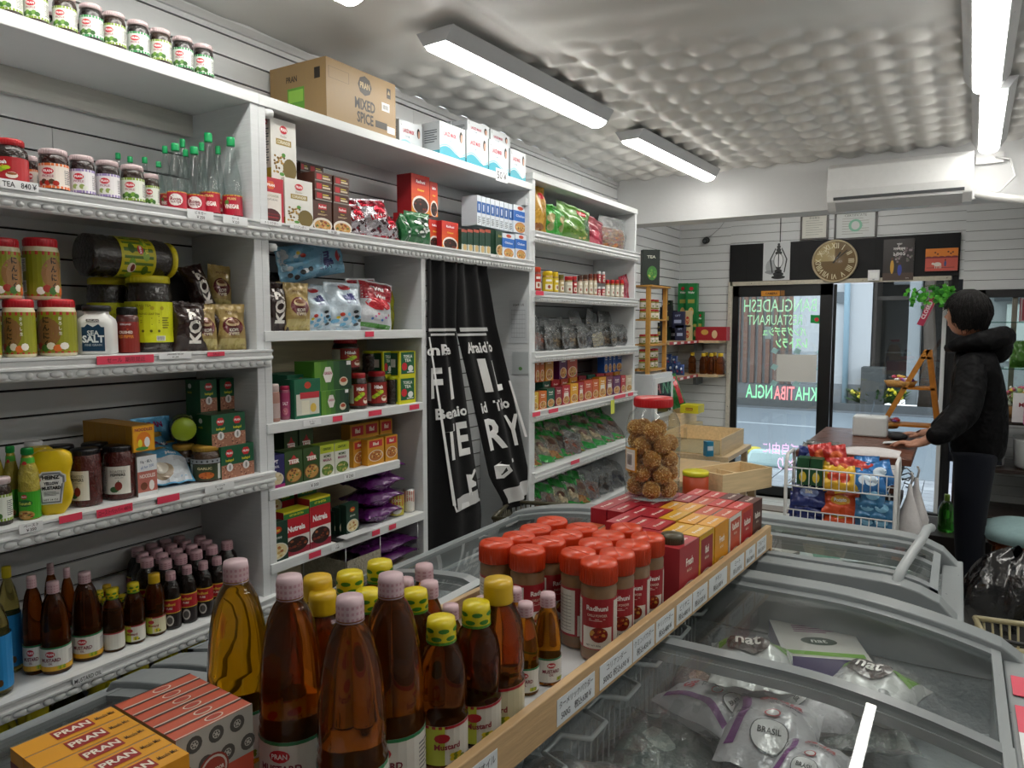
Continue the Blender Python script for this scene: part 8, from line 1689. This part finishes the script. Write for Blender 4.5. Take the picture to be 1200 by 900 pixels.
for i,(x,y,z,k,rz) in enumerate(((-.60,3.84,.72,'navy',-1.2),(-.54,3.82,.74,'red',-1.5),(-.47,3.80,.74,'red',-1.3),(-.50,3.76,.67,'yel',-1.7),(-.44,3.76,.69,'red',-1.4),(-.39,3.77,.68,'red',-1.8),(-.47,3.73,.655,'yel',-1.5),(-.42,3.73,.65,'yel',-1.6),(-.34,3.80,.70,'blue',-1.3),(-.31,3.76,.68,'blue',-1.7),(-.27,3.76,.69,'blue',-1.5),(-.35,3.73,.65,'blue',-1.6),(-.30,3.73,.65,'blue',-1.5))):
    sn[k]((x,y,z+.11),'%s snack bag in the upper wire basket, %s counted from the left' % ({'yel': 'yellow'}.get(k,k),ORD[i]),rz,G,(RT.uniform(-.3,.3),-.3,rz))
for i,(x,z,k) in enumerate(((-.60,.36,'navy'),(-.60,.40,'navy'),(-.59,.44,'navy'),(-.45,.36,'org'),(-.45,.42,'org'),(-.33,.36,'teal'),(-.27,.36,'teal'),(-.33,.42,'teal'),(-.27,.42,'teal'),(-.31,.47,'teal'))):
    sn[k]((x,3.72 if k== 'teal' else 3.74,.58+(z- .36)*1.1),'%s in the lower wire basket, %s from the left' % ({'navy': 'navy biscuit pack','org': 'orange biscuit pack','teal': 'blue chip pack'}[k],ORD[i]),0,G,(0,-.6 if k != 'teal' else-.4,-1.5),1.1)
# ---- the person
def skin_mesh(joints,bones,sub=2):
    me = bpy.data.meshes.new('g'); me.from_pydata([j[0] for j in joints],bones,[]); o = bpy.data.objects.new('g',me); COL.objects.link(o); o.modifiers.new('s','SKIN'); sv = me.skin_vertices[0].data
    for i,j in enumerate(joints): r_ = j[1]; sv[i].radius = r_ if isinstance(r_,tuple) else (r_,r_); sv[i].use_root = i== 0
    o.modifiers.new('d','SUBSURF').levels = sub; o.modifiers['d'].render_levels = sub; dg = bpy.context.evaluated_depsgraph_get(); e = o.evaluated_get(dg).to_mesh()
    vs = [tuple(v.co) for v in e.vertices]; fs = [tuple(p.vertices) for p in e.polygons]; bpy.data.objects.remove(o); bpy.data.meshes.remove(me); return vs,fs
PX,PY = .09,4.72; P = thing('person','person in black hooded jacket and dark trousers standing at the counter','person',(PX,PY,0))
def rel(p): return (p[0]- PX,p[1]- PY,p[2])
hl,hr = Vector(rel((-.175,4.33,.93))),Vector(rel((-.165,4.72,.93)))
J = [((0,0,.94),.07),((.01,0,1.1),.1),((-.01,0,1.3),.1),((-.035,0,1.42),.06),((-.05,0,1.5),.055),((-.02,-.17,1.33),.055),((-.02,.17,1.33),.055)]; B = [(0,1),(1,2),(2,3),(3,4),(2,5),(2,6)]
def add(p,r_,par): J.append((tuple(p),r_)); B.append((par,len(J)- 1)); return len(J)- 1
for sg,hnd,sh,elb in ((-1,hl,5,(-.06,-.27,1.08)),(1,hr,6,(-.04,.24,1.07))):
    e = add(elb,.042,sh); w1 = add(hnd+Vector((.05,0,.015)),.026,e); pm = add(hnd+Vector((.0,0,0)),(.026,.016),w1); d = Vector((-1,-.1*sg,-.06)).normalized(); s_ = Vector((0,1,0))
    for k in range(4):
        b = hnd+d*.03+s_*(.017*(k- 1.5)); L = [.032,.04,.038,.028][k]; q = add(b,.0095,pm); q = add(b+d*L+Vector((0,0,.006)),.0085,q); q = add(b+d*L*1.7+Vector((0,0,-.006)),.0078,q); add(b+d*L*2.1+Vector((0,0,-.018)),.007,q)
    q = add(hnd+Vector((.01,-sg*.03*-1,-.004)),.011,pm); q = add(hnd+Vector((-.03,sg*.045*(1),-.008)) if sg< 0 else hnd+Vector((-.03,-.045,-.008)),.0095,q); add(hnd+(Vector((-.055,-.05,-.012)) if sg> 0 else Vector((-.055,.05,-.012))),.008,q)
for sg in (-1,1):
    hp = add((0,sg*.085,.84),.055,0); kn = add((-.01,sg*.09,.48),.06,hp); an = add((.02,sg*.095,.09),.04,kn); add((-.1,sg*.1,.04),.032,an)
vs,fs = skin_mesh(J,B); m = MB('skin'); m.add(vs,fs,'#a87a64',None,True)
def headP(a,b):      # a around, b from chin to crown; facing -X, turned a little
    th = 2*PI*a; ph = PI*b; z =-math.cos(ph)*.118; rr = math.sin(ph)**.8; c,s_ = math.cos(th),math.sin(th); rx = .098 if c> 0 else .092; x =-c*rx*rr; y = s_*.077*rr
    zz = z/.118
    if zz<-.1: x = x*1+(.0 if c< 0 else 0); y *= 1+.28*(zz+.1); x += (.02*(-zz- .1)) if c< 0 else-.012*(-zz- .1)*0
    f = max(0,c)**8; x -= f*(.024*math.exp(-((zz+.12)/.13)**2)*max(0,1- (s_/.22)**2)+.006*math.exp(-((zz+.5)/.08)**2)+.006*math.exp(-((zz+.8)/.12)**2)) ; x += .008*math.exp(-((zz- .08)/.1)**2)*max(0,c)**4*(1 if abs(s_)> .1 else 0)
    return x,y,z
HC = Vector((-.06,0,1.605)); HR = Matrix.Rotation(-.5,3,'Z')
m.grid(lambda a,b: tuple(HC+HR @ Vector(headP(a,b))),40,26,'#b08068',None,True)
for sg in (-1,1):
    for k,(rx,rz_) in enumerate(((.018,.03),(.012,.02))): m.ball(tuple(HC+HR @ Vector((.012,sg*(.078+.004*k),-.012))),(rx,.009,rz_),'#a8745e',10)
    m.ball(tuple(HC+HR @ Vector((-.082,sg*.03,.012))),(.008,.012,.006),'#e0dcd6',8); m.ball(tuple(HC+HR @ Vector((-.088,sg*.03,.012))),(.004,.005,.005),'#1c1412',8); m.ball(tuple(HC+HR @ Vector((-.086,sg*.03,.03))),(.006,.016,.003),'#15110f',8)
m.ball(tuple(HC+HR @ Vector((-.093,0,-.06))),(.007,.022,.005),'#9c5a50',8); m.build('body',P)
m = MB('hair'); R = random.Random(5)
def hairP(a,b):
    th = 2*PI*a; c,s_ = math.cos(th),math.sin(th); lo =-.085 if c< .0 else (-.05 if c< .35 else .03); lo = lo+.006*math.sin(40*th); z = .135- (.135- lo)*b; k = max(0,1- (z/.138)**2)**.5 if z> 0 else 1- .15*(-z/.06); w_ = 1+.025*math.sin(23*th+9*b)*b
    return (-c*.12*k*w_+.006,s_*.1*k*w_,z)
m.grid(lambda a,b: tuple(HC+HR @ Vector(hairP(a,max(.0005,b)))),60,14,'#0f0d0d',None,True,flip=True)
for i in range(260):
    a = R.random(); b0 = R.uniform(.1,.75); p = [HC+HR @ (Vector(hairP(a+.012*t*R.uniform(-1,1),min(1.1,b0+.13*t)))*(1.0+.012*t)) for t in range(4)]; m.tube(p,[.0028,.003,.0022,.0006],R.choice(['#0f0d0d','#171313','#0b0a0a']),4)
m.build('hair',P)
def cl(nm,joints,bones,col,mt='nylon',sub=2): vs,fs = skin_mesh(joints,bones,sub); m = MB(mt); m.add(vs,fs,col,None,True); return m
ja = [((.02,0,.76),(.135,.13)),((.02,0,.92),(.155,.15)),((.02,0,1.12),(.15,.145)),((0,0,1.28),(.15,.13)),((-.02,0,1.4),(.12,.1)),((-.035,0,1.46),(.075,.072)),((-.02,-.16,1.34),.085),((-.045,-.28,1.09),.082),(tuple(hl+Vector((.11,-.02,.055))),.062),(tuple(hl+Vector((.055,0,.02))),.04),((-.02,.16,1.34),.085),((-.035,.25,1.08),.08),(tuple(hr+Vector((.11,.02,.055))),.06),(tuple(hr+Vector((.055,0,.02))),.04)]
m = cl('jacket',ja,[(0,1),(1,2),(2,3),(3,4),(4,5),(3,6),(6,7),(7,8),(8,9),(3,10),(10,11),(11,12),(12,13)],'#08080a'); jk = m.build('jacket',P)
m = MB('nylon'); m.tube([(-.13,0,1.42),(-.10,-.09,1.435),(.0,-.125,1.46),(.09,-.07,1.475),(.11,0,1.48),(.09,.07,1.475),(.0,.12,1.46),(-.10,.09,1.435)],[.03,.038,.05,.06,.062,.06,.05,.038],'#08080a',12,close=True); m.ball((.09,0,1.43),(.07,.1,.09),'#08080a',14,'nylon',.03); m.build('hood',jk)
tr = [((.01,0,.96),(.125,.12)),((.01,-.075,.8),(.105,.1)),((.0,-.09,.48),.082),((.02,-.09,.12),.07),((.01,.075,.8),(.105,.1)),((.0,.09,.48),.082),((.02,.09,.12),.07)]
cl('trousers',tr,[(0,1),(1,2),(2,3),(0,4),(4,5),(5,6)],'#10131c','cloth').build('trousers',P)
for sg in (-1,1): cl('shoe',[((.05,sg*.095,.045),.045),((-.04,sg*.1,.045),.046),((-.13,sg*.105,.035),.035)],[(0,1),(1,2)],'#131314','matte').build('shoe',P)
# ================================================================ RIGHT SIDE: WINDOW, SHELVING, STOOL, BAGS, BASKET
m = MB('plastic'); k = '#131315'; X0,X1,Z0,Z1 = WN0,WN1,WZ0,WZ1
for q in ((X0,Z0,X0+.05,Z1),(X1- .05,Z0,X1,Z1),(X0,Z1- .06,X1,Z1),(X0,Z0,X1,Z0+.05)): m.box(q[0],BY- .03,q[1],q[2],BY+.03,q[3],k)
m.box(X0+.22,BY+.0,Z0,X0+.255,BY+.03,Z1- .06,'#8a8578'); wn = struct(m.build('window_1',None,.003)); m = MB('glass'); m.box(X0+.05,BY+.012,Z0+.05,X1- .05,BY+.016,Z1- .06,'#dfe6e6'); m.build('pane',wn)
r = thing('street_house','shop front across the street seen through the right hand window','house',(2.6,14.8,0)); m = MB('plaster'); m.box(-2.2,.9,0,3,1,4,'#8d9290'); m.build('wall',r); m = MB('plaster'); m.box(-1.9,.8,.9,2.5,.88,1.9,'#b9c2ba'); m.build('lit_panel',r); m = MB('metal'); m.box(-2.1,.72,1.95,3,.79,2.2,'#4b5052'); m.build('awning',r)  # plain wall with a paler panel and an awning in front
m = MB('glass'); m.box(0,-.14,0,1.2,.14,.008,'#b5cfc8'); tag(m.build('glass_shelf',None,0,(X0+.06,BY- .18,1.22)),'glass shelf across the right hand window','shelf'); m = MB('glass'); m.box(0,-.14,0,1.2,.14,.008,'#b5cfc8'); tag(m.build('glass_shelf',None,0,(X0+.06,BY- .18,1.56)),'upper glass shelf across the right hand window','shelf')
cb2 = carton('red_printed_carton','carton',.2,.15,.17,'#a59a9c',lambda m,S,w_,h_: (m.rect(S,-w_*.46,h_*.05,w_*.46,h_*.95,'#8d3040',.0004),lines(m,S,0,h_*.6,w_*.7,h_*.5,5,'#d0c4c4',.0008),barcode(m,S,w_*.2,h_*.2,w_*.3,h_*.2)),side_c='#a02434'); cb2((X0+.36,BY- .2,1.57),'red and white carton on the upper glass shelf by the window',-PI/2)
for i,(x,c) in enumerate(((.27,'#3d6a24'),(.42,'#2c4a8c'))): pouch('tall_tea_packet','packet',.12,.2,.07,c,(lambda m,S,w_,h_: m.ell(S,0,h_*.5,w_*.35,h_*.25,'#c9502c',.002,12,3)) if i else None,seed=80+i)((X0+x,BY- .22,1.23),['green packet on the glass shelf by the window','blue and orange packet on the glass shelf by the window'][i],-1.5)
r = thing('low_shelving','low dark shelving with goods under the right hand window','shelf',(.75,6.3,0)); m = MB('darkwood')
for z in (.18,.52,.86): m.box(-.75,-.25,z,.8,.3,z+.025,'#2b211d')
m.build('board',r)
for x in (-.75,.05,.78): m = MB('darkwood'); m.box(x,-.25,0,x+.02,.3,.88,'#2b211d'); m.build('upright',r)
bin_ = Proto(lambda: (lambda m: (m.lathe([(.13,0),(.15,.02),(.16,.2),(.165,.21),(.155,.21)],20,'#b9bcbe',sq=5),tag(m.build('storage_bin'),None,'bin'))[1])(MB('plastic')))
for i,x in enumerate((.16,.52,.9,1.28)): bin_((x,6.25,.546),'pale storage bin on the low shelving, %s from the left' % ORD[i],0,'pale storage bins')
m = MB('leaf'); R = random.Random(8)
r = thing('flower_arrangement','small dried flower arrangement on the shelving beside the person','flowers',(.36,6.3,.887)); m = MB('wicker'); m.lathe([(.06,0),(.08,.08)],16,'#7a5a34'); m.build('pot',r); m = MB('leaf')
for i in range(60): p = (R.gauss(0,.08),R.gauss(0,.05),R.uniform(.09,.22)); m.ball(p,R.uniform(.01,.02),R.choice(['#c9a84a','#d8d4cc','#8a9a5a','#b5c0b0','#b0546a']),6,None,.25)
for i in range(20): m.tube([(0,0,.05),(R.gauss(0,.06),R.gauss(0,.04),.18)],.002,'#5a6a34',4)
m.build('blossom',r)
m = MB('label'); m.box(-.09,-.002,0,.09,0,.2,'#c9cbcc'); m.text(side(-.002),'MENU',0,.12,.03,'#8c2c34',.001,.02); tag(m.build('paper_sign',None,0,(.42,6.0,.887)),'white paper sign standing on the shelving at the right edge','sign')
m = MB('print'); m.box(-.05,-.05,0,.05,.05,.14,'#b5327a'); m.rect(side(-.05),-.03,.03,.02,.08,'#c9a8b8',.001); m.tube([(0,0,.14),(.0,0,.17),(.03,0,.19)],.008,'#c9b08a'); tag(m.build('pink_gift_bag',None,.004,(.44,5.9,.887)),'small pink box on the shelving at the right edge','box')
r = thing('stool','wooden stool with pale blue round cushion at the right edge','stool',(.33,4.7,0)); m = MB('cloth'); m.lathe([(.0,.40),(.17,.40),(.2,.43),(.19,.47),(.12,.5),(0,.505)],28,'#8ba6a8'); m.build('cushion',r); m = MB('darkwood'); m.lathe([(.15,.37),(.16,.4)],20,'#5c2c14'); m.build('seat',r)
for a in range(4): m = MB('darkwood'); c,s_ = math.cos(a*PI/2+.8),math.sin(a*PI/2+.8); m.tube([(c*.14,s_*.14,.38),(c*.17,s_*.17,0)],.022,'#6a3418',8); m.build('leg',r)
def sack(name,label,cat,loc,r0,h,col,mt,seed,group=None):
    R = random.Random(seed); ph = [R.uniform(0,6.3) for _ in range(6)]; m = MB(mt)
    def f(a,b):
        t = 2*PI*a; rr = r0*(math.sin(PI*min(.98,b*.93+.05))**.5)*(1+.1*math.sin(3*t+ph[0]+3*b)+.06*math.sin(7*t+ph[1]- 5*b)+.03*math.sin(17*t+ph[2]+8*b)); return (rr*math.cos(t),rr*math.sin(t)*.8,h*(b+.04*math.sin(5*t+ph[3])*b))
    m.grid(f,48,24,col); m.tube([(0,0,h*.93),(.02,0,h*1.02),(.06,.01,h*1.0)],[.02,.03,.012],col,8); return tag(m.build(name,None,0,loc),label,cat,group)
_mk['binbag'] = lambda: surf('black_bin_bag',.18,coat=.6,namt=.3,nscale=12,bump=1.2,bscale=14)
q = onz(1165,700,.25); sack('black_rubbish_bag','big shiny black plastic bag on the floor behind the shopping basket','bag',(.30,3.98,0),.24,.52,'#0d0d0f','binbag',3); sack('black_rubbish_bag','second black plastic bag at the right picture edge','bag',(.72,4.0,0),.26,.56,'#0e0e10','binbag',4)
for i,(px,py) in enumerate(((1062,585),(1076,572))): q = ony(px,py,4.16+.1*i); r = thing('white_carrier_bag','white carrier bag hanging from the counter hooks, %s' % ['nearer','farther'][i],'bag',(-.18+.02*i,4.2+.2*i,.40),0,'white bags hanging from the counter'); m = MB('cloth'); m.lathe([(.008,.34),(.015,.28),(.04,.2),(.065,.12),(.06,.04),(.03,0)],16,'#c9c6c6'); r_ = m.build('bag',r); m = MB('cloth'); m.tube([(0,0,.32),(.01,0,.38),(.0,0,.4)],.006,'#c9c6c6'); m.build('handle',r)
detg = bottle('green_detergent_bottle','bottle',[(.04,0),(.045,.01),(.045,.13),(.03,.17),(.014,.19)],'#3d8a2c','#6a8a2c',None,None,None,.016,.035,'liquid'); detg((-.02,5.1,.3),'green detergent bottle standing low behind the counter',0)
m = MB('matte'); m.box(-.14,-.3,0,.22,.2,.3,'#2a2422'); tag(m.build('floor_crate',None,.004,(.0,5.25,0)),'dark low crate under the green detergent bottle','crate')
r = thing('shopping_basket','beige plastic shopping basket at the lower right edge','basket',(.32,3.22,.18),.15)
m = MB('plastic'); bw,bd,bh = .2,.15,.22
BC = '#a39a78'
def wallb(p0,p1,t0,t1,n):
    for i in range(n+1):
        f = i/n; a = Vector(p0).lerp(Vector(p1),f); b = Vector(t0).lerp(Vector(t1),f); m.tube([a,b],.0045,BC,5)
    for k in (0,.25,.55,1): m.tube([Vector(p0).lerp(Vector(t0),k),Vector(p1).lerp(Vector(t1),k)],.006 if k< 1 else .011,BC,6)
c = [(-bw*.85,-bd*.85,0),(bw*.85,-bd*.85,0),(bw*.85,bd*.85,0),(-bw*.85,bd*.85,0)]; t = [(-bw,-bd,bh),(bw,-bd,bh),(bw,bd,bh),(-bw,bd,bh)]
for i in range(4): wallb(c[i],c[(i+1) % 4],t[i],t[(i+1) % 4],14 if i % 2== 0 else 10)
m.box(-bw*.85,-bd*.85,0,bw*.85,bd*.85,.006,'#a39a78'); m.build('basket_body',r); m = MB('plastic'); m.tube([(-bw,0,bh),(-bw*.98,-.08,bh+.012),(0,-.14,bh+.02),(bw*.98,-.08,bh+.012),(bw,0,bh)],.008,'#2a2a2a',8); m.build('handle',r)
m = MB('matte'); m.box(-.22,-.18,0,.22,.18,.179,'#3a3a3c'); tag(m.build('floor_crate',None,.004,(.32,3.22,0)),'dark crate under the beige shopping basket','crate')
r = thing('shopping_basket','dark olive shopping basket on the floor under the black curtain','basket',(-1.72,3.0,.0),.3); m = MB('plastic'); BC = '#454130'; bw,bd,bh = .24,.17,.26
c = [(-bw*.85,-bd*.85,0),(bw*.85,-bd*.85,0),(bw*.85,bd*.85,0),(-bw*.85,bd*.85,0)]; t = [(-bw,-bd,bh),(bw,-bd,bh),(bw,bd,bh),(-bw,bd,bh)]
for i in range(4): wallb(c[i],c[(i+1) % 4],t[i],t[(i+1) % 4],18 if i % 2== 0 else 12)
m.box(-bw*.85,-bd*.85,0,bw*.85,bd*.85,.006,'#6b6448'); m.build('basket_body',r); r.location = (-1.70,3.15,.36); m = MB('matte'); m.box(-.22,-.2,0,.2,.2,.358,'#2a2a2a'); tag(m.build('floor_crate',None,.004,(-1.70,3.15,0)),'dark crate under the olive shopping basket','crate')
# hanging green plant with a small red sign in the doorway
r = thing('hanging_plant','bright green plant hanging in the doorway above the person','plant',(-.14,BY- .12,1.80)); m = MB('leaf'); R = random.Random(12)
for i in range(170):
    cx = R.choice((-.14,.03,.03)); p = Vector((cx+R.gauss(0,.04),R.gauss(0,.04),R.gauss(-.02 if cx else-.04,.03))); d = Vector((R.uniform(-1,1),R.uniform(-.6,.6),R.uniform(-1,.4))).normalized()*.045; e = d.cross(Vector((0,1,.3))).normalized()*.018; m.add([p,p+d*.5+e,p+d,p+d*.5- e],[(0,1,2,3)],R.choice(['#3f9a2a','#57b53a','#2c7a24','#6cc44a']))
m.tube([(-.17,0,.0),(-.1,0,.05),(.05,0,.06)],.004,'#4a5a2c'); m.build('foliage',r)
m = MB('label'); m.obox((0,0,0),(-.09,0,-.22),(.045,0,-.015),(0,.002,0),'#a82a4a'); m.text(lambda u,v,o: (-.025+u,-o,-.11+v),'CLOSED',0,0,.03,'#e0d0d4',.001,.03,rot=1.18); tag(m.build('hanging_sign',None,0,(-.20,BY- .14,1.77)),'small dark red sign hanging aslant below the green plant','sign')
